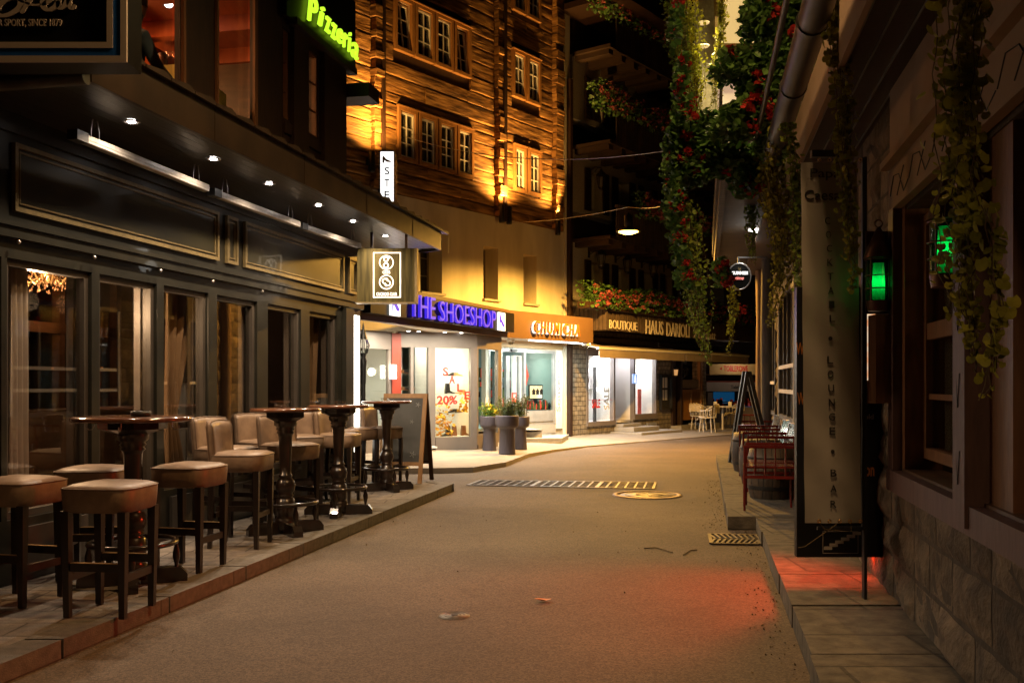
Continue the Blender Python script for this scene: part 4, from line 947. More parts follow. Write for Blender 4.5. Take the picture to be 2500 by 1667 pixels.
# larch planks
wrow = [[(979, 1014), (1030, 1063), (1078, 1109), (1123, 1152), (1261, 1282), (1296, 1319)], [(971, 1006), (1021, 1055), (1070, 1102), (1116, 1146), (1258, 1281), (1293, 1317)], [(1258, 1281), (1293, 1317)]]
wz = [(5.93, 6.85), (8.1, 9.05), (10.1, 11.05)]
WIN = [(s(a, .04), s(b, .04), z0, z1) for row, (z0, z1) in zip(wrow, wz) for a, b in row]
hol = [(a-.09, b+.09, z0-.06, z1+.1) for a, b, z0, z1 in WIN]
mb = MB(C); MB(C).wall(sL, sR, ZW, 13, -.3, -.045, hol).build('core_wall', 'darkwood', cha)
rnd = random.Random(3); z = ZW+.01
while z < 13:
    h = rnd.uniform(.17, .36); z1 = z+h
    # cut the row round the windows and at random butt joints
    segs = []; x = sL
    cuts = sorted([(a, b) for a, b, c0, c1 in hol if not (z1 < c0+.03 or z > c1-.03)])
    for a, b in cuts+[(sR, sR)]:
        while a-x > .02:
            nx = min(a, x+rnd.uniform(2.2, 5)); nx = a if a-nx < .6 else nx; segs.append((x, nx)); x = nx
        x = b
    for a, b in segs:
        n = max(1, int((b-a)/.22)); j = rnd.uniform(-.008, .01); vs = []; e0 = rnd.uniform(0, .012); e1 = rnd.uniform(0, .012)
        for i in range(n+1):
            xx = a+.003+(b-a-.006)*i/n; w0 = rnd.uniform(-.003, .003); w1 = rnd.uniform(-.003, .003); q = j+rnd.uniform(-.003, .003)
            vs += [(xx, -.044, z+.004+w0), (xx, -.014+q, z+.012+w0), (xx, q, z+.03+e0+w0), (xx, q+rnd.uniform(-.006, .008), (z+z1)/2), (xx, q-.004, z1-.026-e1+w1), (xx, -.02+q, z1-.01+w1), (xx, -.044, z1-.004+w1)]
        fs = [(i*7+k, i*7+k+1, (i+1)*7+k+1, (i+1)*7+k) for i in range(n) for k in range(6)]+[tuple(range(7)), tuple(range(n*7, n*7+7))]
        mb.add(vs, fs)
    z = z1
mb.build('plank_cladding', 'larch', cha)
# log ends stacked at the cross walls
for pa, pb in ((914, 934), (1216, 1232), (1357, 1375)):
    m_ = MB(C); a, b = s(pa, .1), s(pb, .1); z = ZW+.02
    while z < 13:
        h = rnd.uniform(.13, .26); q = rnd.uniform(.1, .17); w_ = rnd.uniform(-.02, .02)
        m_.box(a+w_, b+w_*.5, -.02, q, z, z+h-.012, .012); z += h
    m_.build('log_ends', 'larch', cha)
m_ = MB(C)
for px in (938, 1235): m_.box(s(px-4, .15), s(px+3, .15), .02, .16, ZW-.1, 13)
m_.build('dark_upright', 'darkwood', cha)
for i, (a, b, z0, z1) in enumerate(WIN):
    m_ = MB(C); m_.frame(a-.075, b+.075, z0-.05, z1+.085, -.1, .05, .07); m_.box(a-.09, b+.09, -.0, .07, z1+.09, z1+.115)
    f_ = m_.build('window', 'casing', cha)
    w_ = MB(C); w_.frame(a, b, z0+.02, z1, -.03, .01, .035); sash = []
    q = (a+b)/2; w_.box(q-.011, q+.011, -.02, .005, z0+.055, z1-.035)
    for k in (1, 2): w_.box(a+.035, b-.035, -.02, .004, z0+(z1-z0)*k/3-.009, z0+(z1-z0)*k/3+.009)
    if i in (6, 9):   # tilted open inwards
        T = Matrix.Translation((0, 0, z0)) @ Matrix.Rotation(R(6.5), 4, 'X') @ Matrix.Translation((0, 0, -z0)); w_.xf(T); w_.frame(a, b, z0+.01, z1+.012, -.035, -.03, .02)
    w_.build('sash', 'whitepaint', f_)
    if i not in (6, 9): MB(C).box(a+.01, b-.01, -.04, -.035, z0+.03, z1-.01).build('pane', 'glassd', f_)
    cu = MB(C); n = 12; vs = []
    for k in range(n+1):
        for zz in (z0, z1): vs.append((a+(b-a)*k/n, -.13+.012*math.sin(k*2.4), zz))
    if i not in (6, 7, 8, 9): cu.add(vs, [(2*k, 2*k+2, 2*k+3, 2*k+1) for k in range(n)], True); cu.build('net_curtain', 'curtain', f_, fix=False)
MB(C).wall(sL, sR, 5.3, 12, -1.6, -1.5).build('dark_rooms', 'roomdark', cha)
# black up-light cylinders
for k, (px, lb, e) in enumerate(((908, 'uplight on the planks left of the vertical white sign', 70), (1225, 'left uplight of the pair below the middle log ends', 75), (1243, 'right uplight of the pair below the middle log ends', 45), (1362, 'uplight at the right corner of the plank wall', 75))):
    s_ = s(px, .14); z0 = ZW+(.28 if k == 0 else -.14); u = thing('uplight', 'black cylinder '+lb, 'wall lamp', C.P(s_, .14, z0), 'uplights on the chalet wall')
    MB(C).lathe([(.0, .0), (.06, .0), (.065, .02), (.065, .4), (.05, .4), (.05, .36), (0, .36)], (s_, .14, z0), 16, False).build('cylinder', 'blackmetal', u)
    MB(C).box(s_-.03, s_+.03, 0, .09, z0+.15, z0+.25).build('mount', 'blackmetal', u)
    light('SPOT', 'uplight_beam', C.P(s_, .5, z0+.42), e*(7 if k < 3 else 5), (1, .5, .11), u, size=.03, target=C.P(s_+(.02 if k < 3 else -1.3), -.2, z0+3.2), angle=146 if k < 3 else 104, blend=1)
    light('SPOT', 'uplight_beam', C.P(s_, .17, z0+.42), e*8, (1, .52, .12), u, size=.04, target=C.P(s_+.03, .12, z0+6), angle=42, blend=.9)
# ---- shop canopies
def line_box(fr, p0, p1, t0, t1, z0, z1, name, m, par):
    return MB(fr).box(p0, p1, t0, t1, z0, z1).build(name, m, par)
FO = C.n; off = 1.2; CF_ = Fr((1.33+off*.8, 24-off*.6), (.6, .8), (.8, -.6))   # fascia plane of the second shop
a1, b1 = CF_.s(1246), CF_.s(1448)
sh2 = thing('souvenir_shop', 'souvenir shop front with orange brown fascia, sliding glass doors and steps', 'shop', C.P(-1, 0, 0))
MB(CF_).box(a1, b1, -.12, 0, 2.37, 2.95).build('fascia', 'shopbrown', sh2)
MB(CF_).box(a1, b1, -1.19, -.121, 2.88, 2.94).build('canopy_roof', 'shopbrown', sh2)
MB(CF_).box(b1-.1, b1-.001, -1.19, -.121, 2.37, 2.879).build('fascia_return', 'shopbrown', sh2)
m_ = MB(CF_); m_.box(a1, b1-.1, -1.19, -.121, 2.4, 2.43); m_.build('canopy_ceiling', 'roomwhite', sh2)
# shop 1 fascia with the violet letters
S1 = SHO; q1 = S1.s(878); q0 = -6.6
sh1 = thing('shoe_shop', 'shoe shop with dark fascia, lit violet letters and a bright corner display', 'shop', S1.P(-3, 0, 0))
MB(S1).box(q0, -.002, -.1, 0, 2.37, 2.95).build('fascia', 'shopbrown', sh1)
roof = MB(); P1 = S1.P(q0, -.1, 0)[:2]; P2 = S1.P(-.05, -.1, 0)[:2]; W1 = C.P(sL+4.5, .01, 0)[:2]; W2 = C.P(s(1188), .01, 0)[:2]
roof.poly([P1, P2, W2, W1], 2.86, 2.93); roof.build('canopy_roof', 'shopbrown2', sh1)
sf = MB(); sf.poly([P1, P2, W2, W1], 2.4, 2.43); sf.build('canopy_ceiling', 'roomwhite', sh1)
m_ = MB(S1); qa, qb = S1.s(893, .0), S1.s(1240, .0); m_.box(qa-.1, qb, .002, .14, 2.47, 2.86); m_.build('sign_box', 'signblack', sh1)
lx0, lx1 = S1.s(1004, .2), S1.s(1212, .2)
m_ = MB(S1); text(m_, 'THE', S1.s(1004, .2), S1.s(1064, .2), 2.5, 2.86, .15, .05, offset=-.004); text(m_, 'SHOESHOP', S1.s(1075, .2), S1.s(1212, .2), 2.49, 2.83, .15, .05, offset=-.004)
m_.build('violet_letters', 'e_purple', sh1)
for pa, pb in ((959, 982), (1221, 1237)):
    a, b = S1.s(pa, .2), S1.s(pb, .2); p = MB(S1).box(a, b, .141, .17, 2.47, 2.83).build('lit_picture', 'e_sign', sh1)
    m_ = MB(S1); w_ = b-a; P = lambda x, z: (a+x*w_, 2.47+z*.36)
    m_.plate([P(.12, .35), P(.12, .8), P(.3, .9), P(.42, .62), P(.62, .5), P(.85, .32), P(.88, .22), P(.6, .22), P(.4, .4), P(.22, .48), P(.2, .18), P(.14, .18)], .171, .176); m_.build('shoe_picture', 'e_purple', p)
light('AREA', 'violet_glow', S1.P((qa+qb)/2, .45, 2.62), 9, (.25, .12, 1), sh1, size=2.5, sy=.3, target=S1.P((qa+qb)/2-1, 4, 1.5))
# second shop lettering, backlit
m_ = MB(CF_); x0, x1 = CF_.s(1301, .04), CF_.s(1411, .04); text(m_, 'CHUMICHA', x0+.02, x1+.025, 2.5, 2.77, .06, .03, offset=.004, shear=.12, spacing=1.32); m_.build('orange_letters', 'orangeletter', sh2)
m_ = MB(CF_); text(m_, 'CHUMICHA', x0-.02, x1-.015, 2.49, 2.76, .015, .03, offset=0, shear=.12, spacing=1.32); m_.build('letter_glow', 'e_chumi', sh2)
# ---- shoe shop display
D = DIS; dl = D.s(972); ZF = .27
m_ = MB(D); m_.box(dl, .0, -.14, 0, 2.1, 2.4); m_.build('header', 'taupe', sh1)
m_ = MB(D); m_.box(D.s(1064), .0, -.12, .01, .12, ZF+.1); m_.build('plinth', 'taupe', sh1)
m_ = MB(D)
for pa, pb in ((1003, 1010), (1046, 1063), (1150, 1158)): m_.box(D.s(pa), D.s(pb), -.1, .0, .2, 2.1)
m_.box(-.09, -.0, -.12, .012, .2, 2.1); m_.build('uprights', 'taupe', sh1)
for pa, pb in ((977, 1003), (1010, 1046), (1063, 1150)):
    MB(D).box(D.s(pa), D.s(pb), -.05, -.044, .3, 2.1).build('pane', 'glass', sh1)
SD = Fr((-.69, 19.0), (.45, .89), (.89, -.45))
m_ = MB(SD); m_.box(.0, .06, -.08, 0, .2, 2.4); m_.box(.9, 1.05, -.08, 0, .2, 2.4); m_.box(.06, .9, -.08, 0, .12, .4); m_.box(.06, .9, -.1, 0, 2.1, 2.4); m_.build('side_frame', 'taupe', sh1)
MB(SD).box(.06, .9, -.04, -.034, .4, 2.1).build('side_pane', 'glass', sh1)
# display box interior
m_ = MB(D); x0 = D.s(1063); m_.box(x0, -.05, -1.0, -.13, .3, .36); m_.box(x0, .3, -1.02, -1.0, .3, 2.3); m_.box(x0-.02, x0, -.98, -.12, .36, 2.12); m_.box(x0, -.0, -1.0, -.13, 2.3, 2.34)
m_.build('display_box', 'roomwhite', sh1)
m_ = MB(D)
for z in (.82, 1.2, 1.55): m_.box(x0+.02, -.12, -.8, -.35, z, z+.012)
m_.build('glass_shelf', 'clearg', sh1)
light('AREA', 'display_light', D.P(-.35, -.3, 2.22), 42, (1, .86, .62), sh1, size=.7, sy=.3, target=D.P(-.4, -.8, .8))
light('POINT', 'display_light', D.P(-.18, -.5, 1.75), 9, (1, .87, .66), sh1, size=.1)
m_ = MB(D); m_.box(dl-.5, x0-.05, -1.6, -1.58, .2, 2.35); m_.box(dl-.5, x0-.05, -1.6, .2, .18, .21); m_.build('entrance_wall', 'roomwhite', sh1)
light('AREA', 'entrance_light', D.P((dl+x0)/2, -.7, 2.3), 30, (1, .88, .7), sh1, size=.8, sy=.6, rot=(0, 0, 0))
m_ = MB(D)
for z in (.9, 1.25, 1.6): m_.box(dl+.05, x0-.1, -1.5, -1.2, z, z+.015)
m_.build('entrance_shelf', 'clearg', sh1)
# red letters on the glass
m_ = MB(D)
for c, px, py, h in (('S', 1088, 907, 21), ('A', 1104, 926, 20), ('L', 1123, 946, 19), ('E', 1141, 965, 19)):
    y_ = D.P(D.s(px, .01), .01, 0)[1]; z = CH_+(HY-py)/F*y_; hh = h/F*y_/2; ww = 7.5/F*y_; text(m_, c, D.s(px, .01)-ww, D.s(px, .01)+ww, z-hh, z+hh, .002, .004, offset=.03)
y_ = 18.8; z = CH_+(HY-976)/F*y_; text(m_, '20%', D.s(1067, .01), D.s(1117, .01), z-.085, z+.085, .002, .004, offset=.03); m_.build('sale_letters', 'redletter', sh1)
# shoes and boots
def shoe(fr, x, t, z, m, label, boot=False, k=1, dirn=1):
    b = MB(fr); L = .24*k*dirn
    prof = [(-.5, 0), (-.5, .3), (-.42, .42 if not boot else 1.2), (-.08, .42 if not boot else 1.2), (-.02, .34), (.2, .2), (.48, .1), (.5, 0), (.1, .02), (-.2, .06), (-.3, .06), (-.32, 0)]
    b.plate([(x+p[0]*L, z+p[1]*.2*k) for p in prof], t-.035, t+.035); o = b.build('boot' if boot else 'shoe', m)
    tag(o, label, 'boot' if boot else 'shoe', 'footwear in the shoe shop display')
spots = [(1100, 1.562, 'shoeblack', 'grey black shoe on the top shelf, above the red letters', 0), (1117, 1.562, 'shoetan', 'tan shoe on the top shelf right of the black one', 0), (1098, 1.212, 'shoeblack', 'black ankle boot on the middle shelf behind the letter A', 1), (1124, 1.212, 'shoetan', 'tan shoe on the middle shelf behind the letter L', 0),
         (1105, .832, 'shoeblack', 'dark shoe on the lowest shelf behind the percentage', 0), (1128, .832, 'shoebrown', 'brown shoe on the lowest shelf at the right', 0), (1088, .362, 'shoeblack', 'black boot on the display floor, left of the brown one', 1), (1103, .362, 'shoebrown', 'brown boot on the display floor beside the black one', 1), (1137, .362, 'shoebrown', 'small brown boot at the right end of the display floor', 1)]
for px, z, m, lb, bt in spots: shoe(D, D.s(px, -.5), -.5, z, m, lb, bt, .85, random.choice((-1, 1)))
for i, (px, z) in enumerate(((985, 1.615), (997, 1.615), (987, 1.265), (998, 1.265), (1022, 1.265), (1036, 1.615))):
    shoe(D, D.s(px, -1.35), -1.35, z, ('shoebrown', 'shoeblack')[i % 2], ['brown', 'black'][i % 2]+' shoe on a glass shelf in the entrance, '+['leftmost upper', 'second upper', 'leftmost lower', 'second lower', 'third lower', 'by the door post upper'][i], False, .9)
m_ = MB(); pts = []
for k in range(150):
    px = random.gauss(1085, 14); z = random.choice((random.uniform(.4, 1.1), random.uniform(.35, .8))); px = max(1068, min(1112, px)); pts.append((*D.P(D.s(px, -.3), -.25-random.random()*.3, 0)[:2], z))
for k in range(40):
    px = random.gauss(1140, 8); pts.append((*D.P(min(-.1, D.s(px, -.2)), -.2-random.random()*.2, 0)[:2], random.uniform(.85, 1.2)))
leaves(m_, pts, .07, .4, tri=True); tag(m_.build('autumn_branch', 'orange_leaf', uv=False, fix=False), 'orange and yellow autumn leaves hanging in the shoe shop display', 'leaf garland')
# left wing of the shoe shop: red pillar, lamp, reflecting window
m_ = MB(D); m_.box(D.s(955), D.s(977), -.05, .05, .1, 2.36); m_.build('red_pillar', 'redpaint', sh1)
m_ = MB(D); m_.box(D.s(955, .12), D.s(966, .12), .06, .16, 1.5, 1.76); wl = m_.build('wall_light', 'e_lampwhite', sh1)
light('POINT', 'pillar_light', D.P(D.s(962, .3), .32, 1.63), 5, (1, .8, .5), wl, size=.08)
WL = Fr(D.P(D.s(955), 0, 0)[:2], (-.55, -1), (1, -.45)); m_ = MB(WL); m_.box(0, 3.5, -.05, 0, .1, .5); m_.box(0, 3.5, -.06, 0.02, 2.05, 2.38)
for q in (0, .05, .85, 1.7, 2.6): m_.box(q, q+.05, -.05, .01, .5, 2.05)
m_.build('side_window_frame', 'taupe', sh1); MB(WL).box(0, 3.5, -.03, -.024, .5, 2.05).build('side_window_pane', 'glass', sh1)
m_ = MB(WL); m_.box(0, 3.5, -.9, -.88, .2, 2.3); m_.box(0, 3.5, -.88, -.05, .45, .47); m_.build('side_display', 'roomwhite', sh1)
m_ = MB(WL)
for q in (.3, 1.0, 2.0): m_.box(q, q+.35, -.87, -.8, .5, 2.0)
m_.build('side_display_panels', 'roomwood', sh1)
light('AREA', 'side_light', WL.P(1.2, -.45, 2.0), 9, (.8, 1, .85), sh1, size=1.2, sy=.4, rot=(0, 0, 0))
for px in (997, 1022, 1086, 1126):
    k = (px-CX)/F; yy = 18.1+(px-997)*.005; dd = MB().lathe([(0, 0), (.035, 0), (.03, -.008), (0, -.008)], (k*yy, yy, 2.398), 10, False); dd.build('ceiling_spot', 'e_lampwhite', sh1)
light('AREA', 'forecourt_light', (-1.3, 17.6, 2.36), 190, (1, .88, .68), sh1, size=2.2, sy=.8, rot=(0, 0, R(25)))

# ---- souvenir shop front (wall plane t=0)
fa, fb = s(1190), s(1357)
m_ = MB(C); m_.box(s(1184), s(1191), -.1, .02, .1, 2.2); m_.box(fb+.0, s(1372), -.05, .015, .3, 2.34); m_.build('side_panels', 'roomwhite', sh2)
MB(C).box(s(1186), s(1371), -.1, .05, 2.24, 2.4).build('timber_lintel', 'pinewood', sh2)
m_ = MB(C); xs_ = [s(p) for p in (1197, 1224, 1228, 1233, 1266, 1278, 1283)]
m_.box(fa, fb, -.06, .0, 2.14, 2.24)
for pa, pb in ((1193, 1197), (1221, 1226), (1279, 1284), (1352, 1357)): m_.box(s(pa), s(pb), -.07, .005, .42, 2.14)
for pa, pb in ((1234, 1243), (1264, 1268), (1205, 1207)): m_.box(s(pa, -.12), s(pb, -.12), -.16, -.1, .42, 2.05)
m_.box(s(1284), s(1352), -.07, .0, .42, .76); m_.box(s(1286), s(1350), .001, .015, .5, .7); m_.build('door_frames', 'alu', sh2)
MB(C).box(s(1246), s(1260), .002, .05, 2.15, 2.2).build('door_sensor', 'blackmetal', sh2)
for pa, pb, t_ in ((1197, 1221, -.03), (1243, 1264, -.13), (1284, 1352, -.03)): MB(C).box(s(pa), s(pb), t_-.006, t_, .42 if pa < 1280 else .77, 2.13).build('pane', 'glass', sh2)
m_ = MB(C); m_.box(s(1284), fb+.0, -.03, -.0, .2, .42); m_.box(fa, s(1376), -.3, -.02, .0, .3); m_.build('base_wall', 'granite', sh2)
# interior
m_ = MB(C); m_.box(s(1150), fb+.1, -3.5, -3.45, .2, 2.7); m_.box(s(1150), fb+.1, -3.5, -.1, .36, .4); m_.box(fb+.05, fb+.1, -3.5, -.1, .3, 2.6); m_.box(s(1150), s(1150)+.05, -3.5, -.3, .3, 2.6); m_.box(s(1150), fb+.1, -3.5, -.1, 2.55, 2.6); m_.build('shop_room', mat('teal_shop_wall', (.2, .3, .28), (.3, .38, .36), rough=.7, scale=.9), sh2)
m_ = MB(C); m_.box(s(1320), s(1350), -.9, -.85, .8, 2.1); m_.build('white_panel', 'roomwhite', sh2)
light('AREA', 'shop_ceiling_light', C.P(s(1240), -1.4, 2.5), 60, (.93, 1, .97), sh2, size=2.2, sy=1.5, rot=(0, 0, R(53)))
light('POINT', 'window_light', C.P(s(1335), -.5, 1.9), 12, (1, .93, .8), sh2, size=.1)
MB(C).lathe([(.03, 0), (.03, 1.2)], (s(1330), -.6, .85), 8).build('light_tube', 'e_lampwhite', sh2)
# souvenir goods
goods = MB(C); g2 = MB(C); g3 = MB(C); rg = random.Random(5)
for k in range(290):
    a = rg.uniform(s(1200, -1.2), s(1345, -1.2)); z = rg.choice((.8, 1.05, 1.3, 1.55))+rg.uniform(0, .04); t_ = rg.uniform(-2.2, -1.0); w_ = rg.uniform(.05, .14)
    (goods, g2, g3)[k % 3].box(a, a+w_, t_, t_+w_, z, z+rg.uniform(.1, .24))
for k in range(90):
    a = rg.uniform(s(1288, -.4), s(1326, -.4)); z = .78; (goods, g2, g3)[k % 3].lathe([(rg.uniform(.015, .035), 0), (rg.uniform(.02, .04), rg.uniform(.04, .12)), (.01, rg.uniform(.14, .24))], (a, rg.uniform(-.7, -.2), z), 7)
r1 = goods.build('souvenirs', 'plantred'); tag(r1, 'rows of small red souvenirs on the shelves of the souvenir shop', 'souvenirs', kind='stuff')
r1 = g2.build('souvenirs', 'leaf_heath'); tag(r1, 'rows of small green souvenirs on the shelves of the souvenir shop', 'souvenirs', kind='stuff')
r1 = g3.build('souvenirs', 'shoeblack'); tag(r1, 'rows of small dark souvenirs on the shelves of the souvenir shop', 'souvenirs', kind='stuff')
mn = thing('screen', 'framed picture of small chalets standing in the souvenir shop window', 'screen', C.P(s(1308, -.3), -.3, .78))
a, b = s(1292, -.25), s(1325, -.25); z0, z1 = C.z(1308, 975, -.25), C.z(1308, 939, -.25)
MB(C).box(a, b, -.28, -.25, z0, z1).build('frame', 'blackmetal', mn); MB(C).box((a+b)/2-.04, (a+b)/2+.04, -.3, -.26, .78, z0).build('stand', 'blackmetal', mn)
MB(C).box(a+.03, b-.03, -.249, -.246, z0+.03, z1-.03).build('picture', emis_var('picture_light', (.9, .6, .3), (.95, .85, .7), .8, 3), mn)
m_ = MB(C)
for k in range(3):
    x = a+.12+k*.16; m_.plate([(x, z0+.12), (x+.12, z0+.12), (x+.12, z0+.2), (x+.14, z0+.2), (x+.06, z0+.27), (x-.02, z0+.2), (x, z0+.2)], -.245, -.242)
m_.build('chalet_drawing', 'darkwood', mn)
# red flag-like shield poster on the door and hanging flag
a, b = s(1250, -.1), s(1261, -.1); z0, z1 = .95, 1.2
ps = thing('door_poster', 'red poster with a white cross shield on the sliding door', 'poster', C.P(a, -.1, z0)); MB(C).box(a, b, -.11, -.1, z0, z1).build('sheet', 'plantred', ps)
m_ = MB(C); q = (a+b)/2; m_.box(q-.008, q+.008, -.098, -.092, z0+.13, z1-.05); m_.box(q-.03, q+.03, -.098, -.092, z0+.155, z0+.17); m_.frame(q-.045, q+.045, z0+.11, z1-.035, -.098, -.092, .006); m_.build('shield', 'roomwhite', ps)
m_ = MB(C); a = s(1284, -.3); m_.plate([(a, 1.95), (a+.06, 1.75), (a+.12, 1.6), (a+.02, 1.35), (a, 1.4)], -.32, -.3); tag(m_.build('flag', 'plantred'), 'red and white cloth flag hanging just inside the souvenir window', 'flag')
# vertical lettering
m_ = MB(C); text(m_, 'Souvenirs', s(1359, .02), s(1368, .02), .72, 2.02, .017, .006, rot90=True, offset=.01)
for v in range(len(m_.v)): p = m_.v[v]; 
vv = thing('lettered_panel', 'grey vertical lettering on the white panel beside the souvenir window', 'sign', C.P(s(1359), .02, .7)); 
m_.build('lettering', 'lettersilver', vv)
# steps
sx0, sx1 = s(1236, .9), None
stp = thing('shop_steps', 'two granite steps in front of the souvenir shop doors', 'steps', C.P(-2.5, .6, 0))
def stepblock(p, z0, z1, name):
    m_ = MB(); m_.poly(p, z0, z1-.04); o = m_.build(name, 'granite', stp); m_ = MB(); cx0 = sum(q[0] for q in p)/len(p); cy0 = sum(q[1] for q in p)/len(p)
    m_.poly([(cx0+(q[0]-cx0)*1.01, cy0+(q[1]-cy0)*1.01) for q in p], z1-.038, z1); m_.build('tread', 'granite', o)
gA = G(1371, 1088, .02); wallpt = lambda s_: C.P(s_, .02, 0)[:2]
stepblock([(gA[0]-2.2, gA[1]-.15), gA, (gA[0]+.25, wallpt(-.9)[1]-.1), wallpt(-1.0), wallpt(-4.2)], -.01, .19, 'lower_step')
stepblock([(gA[0]-2.0, gA[1]+.15), (gA[0]-.42, gA[1]+.35), wallpt(-1.55), wallpt(-4.0)], .19, .36, 'upper_step')
# dome cameras and strip lights under the fascia
for px, py, lb, t_ in ((1247, 829, 'white dome camera under the fascia left of the souvenir letters', -.3), (1431, 843, 'white dome camera under the right end of the souvenir fascia', -.1)):
    s_ = CF_.s(px, t_); dc = thing('dome_camera', lb, 'camera', CF_.P(s_, t_, 2.37), 'dome cameras under the shop fascia')
    MB(CF_).lathe([(0, 0), (.09, 0), (.09, -.06), (.07, -.07), (0, -.07)], (s_, t_, 2.37), 16, False).build('housing', 'whitepaint', dc)
    MB(CF_).lathe([(.06, -.07), (.05, -.11), (.02, -.13), (0, -.132)], (s_, t_, 2.37), 16, False).build('dome', 'glassd', dc)
for pa, pb in ((1292, 1365), (1369, 1440)):
    a, b = CF_.s(pa, -.35), CF_.s(pb, -.35); tb_ = MB(CF_).box(a, b, -.37, -.33, 2.355, 2.38).build('tube_light', 'e_lampwhite', sh2)
    light('AREA', 'tube', CF_.P((a+b)/2, -.35, 2.35), 95, (.92, 1, .9), tb_, size=b-a, sy=.1, rot=(0, 0, R(53)))
# low wooden strip on the shoe shop roof
# ---- vertical lit sign
vs_ = thing('vertical_sign', 'tall white lit sign with dark letters one above another', 'sign', PX(945, 500, 14.5))
V = CF(14.5); vx = lambda px: (px-CX)/F*14.5; vz = lambda py: CH_+(HY-py)/F*14.5
MB(V).box(vx(927), vx(963), -.35, -.0, vz(640), vz(368)).build('case', 'blackmetal', vs_)
MB(Fr((vx(963)+.02, 14.5), (0, 1), (1, 0))).box(.0, .35, -.018, .0, vz(640), vz(368)).build('case_side', 'taupe', vs_) if False else None
MB(V).box(vx(929), vx(961), .001, .01, vz(638), vz(371)).build('lit_face', 'e_sign', vs_)
m_ = MB(V)
for i, c in enumerate('STERN'): text(m_, c, vx(939), vx(951), vz(427+i*29), vz(409+i*29), .012, .004, offset=.01)
m_.build('letters', 'darkletter', vs_)
m_ = MB(V); m_.plate([(vx(934), vz(398)), (vx(934), vz(384)), (vx(937), vz(381)), (vx(943), vz(389)), (vx(954), vz(394)), (vx(955), vz(397)), (vx(944), vz(396)), (vx(939), vz(392)), (vx(938), vz(399))], .012, .016); m_.build('shoe_emblem', 'orangeletter', vs_)

# ================================================================= PLANTERS
def planter(x, y, rtop, h, kind, label):
    p = thing('planter', label, 'planter', (x, y, .08), 'goblet shaped planters by the souvenir shop')
    k = h; MB().lathe([(.0, 0), (.235*rtop, 0), (.23*rtop, .02), (.2*rtop, .62*k), (.23*rtop, .66*k), (.3*rtop, .69*k), (.315*rtop, .74*k), (.325*rtop, .95*k), (.32*rtop, .98*k), (.29*rtop, .98*k), (.28*rtop, .9*k), (0, .9*k)], (x, y, .08), 32, False).build('pot', 'planter', p)
    MB().lathe([(0, .905*k), (.28*rtop, .905*k)], (x, y, .08), 20, False).build('soil', 'soil', p)
    pl = thing('potted_plant', kind[0], 'plant', (x, y, .08+.9*k), 'plants in the goblet planters')
    st_ = MB(); pts = []; fl = []
    for q in range(kind[2]):
        a = random.random()*6.28; r0 = random.random()*.2*rtop; r1 = r0+random.random()*.2*rtop; H = random.uniform(.5, 1)*kind[3]; z0 = .08+.9*k
        e = (x+r1*math.cos(a), y+r1*math.sin(a), z0+H); b = (x+r0*math.cos(a), y+r0*math.sin(a), z0)
        st_.tube([b, ((b[0]+e[0])/2, (b[1]+e[1])/2, (b[2]+e[2])/2+.03), e], .003, 4, cap=False)
        for w_ in range(34):
            u_ = random.uniform(.15, 1); pts.append((b[0]+(e[0]-b[0])*u_+random.gauss(0, .016), b[1]+(e[1]-b[1])*u_+random.gauss(0, .016), b[2]+(e[2]-b[2])*u_+random.gauss(0, .012)))
        if kind[4] and q % 2 == 0:
            for w_ in range(6): fl.append((e[0]+random.gauss(0, .012), e[1]+random.gauss(0, .012), e[2]-random.random()*.1))
    st_.build('stems', 'stem', pl, uv=False, fix=False); lf = MB(); leaves(lf, pts, .026, tri=True); lf.build('foliage', kind[1], pl, uv=False, fix=False)
    if fl: f_ = MB(); leaves(f_, fl, .035, tri=True); f_.build('flowers', 'flower_yellow', pl, uv=False, fix=False)
x, y = G(1238, 1108, .08); planter(x, y, .69, .745, ('reddish green heather bush in the middle planter', 'leaf_heath', 50, .42, False), 'largest dark goblet planter, in front of the other two')
x, y = G(1195, 1102, .08); planter(x, y, .6, .71, ('bright green bush with yellow flowers in the left planter', 'leaf_bright', 44, .31, True), 'left dark goblet planter with the yellow flowering bush')
x, y = G(1268, 1097, .08); planter(x+.02, y, .58, .68, ('tall thin green bush in the right rear planter', 'leaf_heath', 36, .52, False), 'right rear goblet planter half hidden by the largest one')
# ================================================================= BOUTIQUE HOUSE
bo = thing('boutique_house', 'tall dark wood and stone house with flower balconies above a lit boutique', 'building', C.P(4, 0, 0))
b0, bend = s(1398), 8.0
sw1 = (s(1431), s(1500)); dr = (s(1502), s(1546)); sw2 = (s(1546), s(1602)); rec = (s(1645), s(1662)); bay = (s(1662), s(1715))
hz = [(sw1[0], sw1[1], .3, 2.2), (dr[0], dr[1], .32, 2.2), (sw2[0], sw2[1], .4, 2.2), (rec[0]-.1, bay[1]+.1, .0, 2.2)]
m_ = MB(C); m_.wall(b0, bend, 0, 2.9, -.4, 0, hz); m_.build('brick_wall', 'tile', bo)
m_ = MB(C); m_.box(s(1383), s(1396), -.3, .0, 0, 8); m_.build('pilaster', 'stonewash', bo)
m_ = MB(C); m_.box(s(1390, .1), s(1396, .1), .021, .13, 0.1, 9); m_.build('downpipe', 'darkwood', bo)
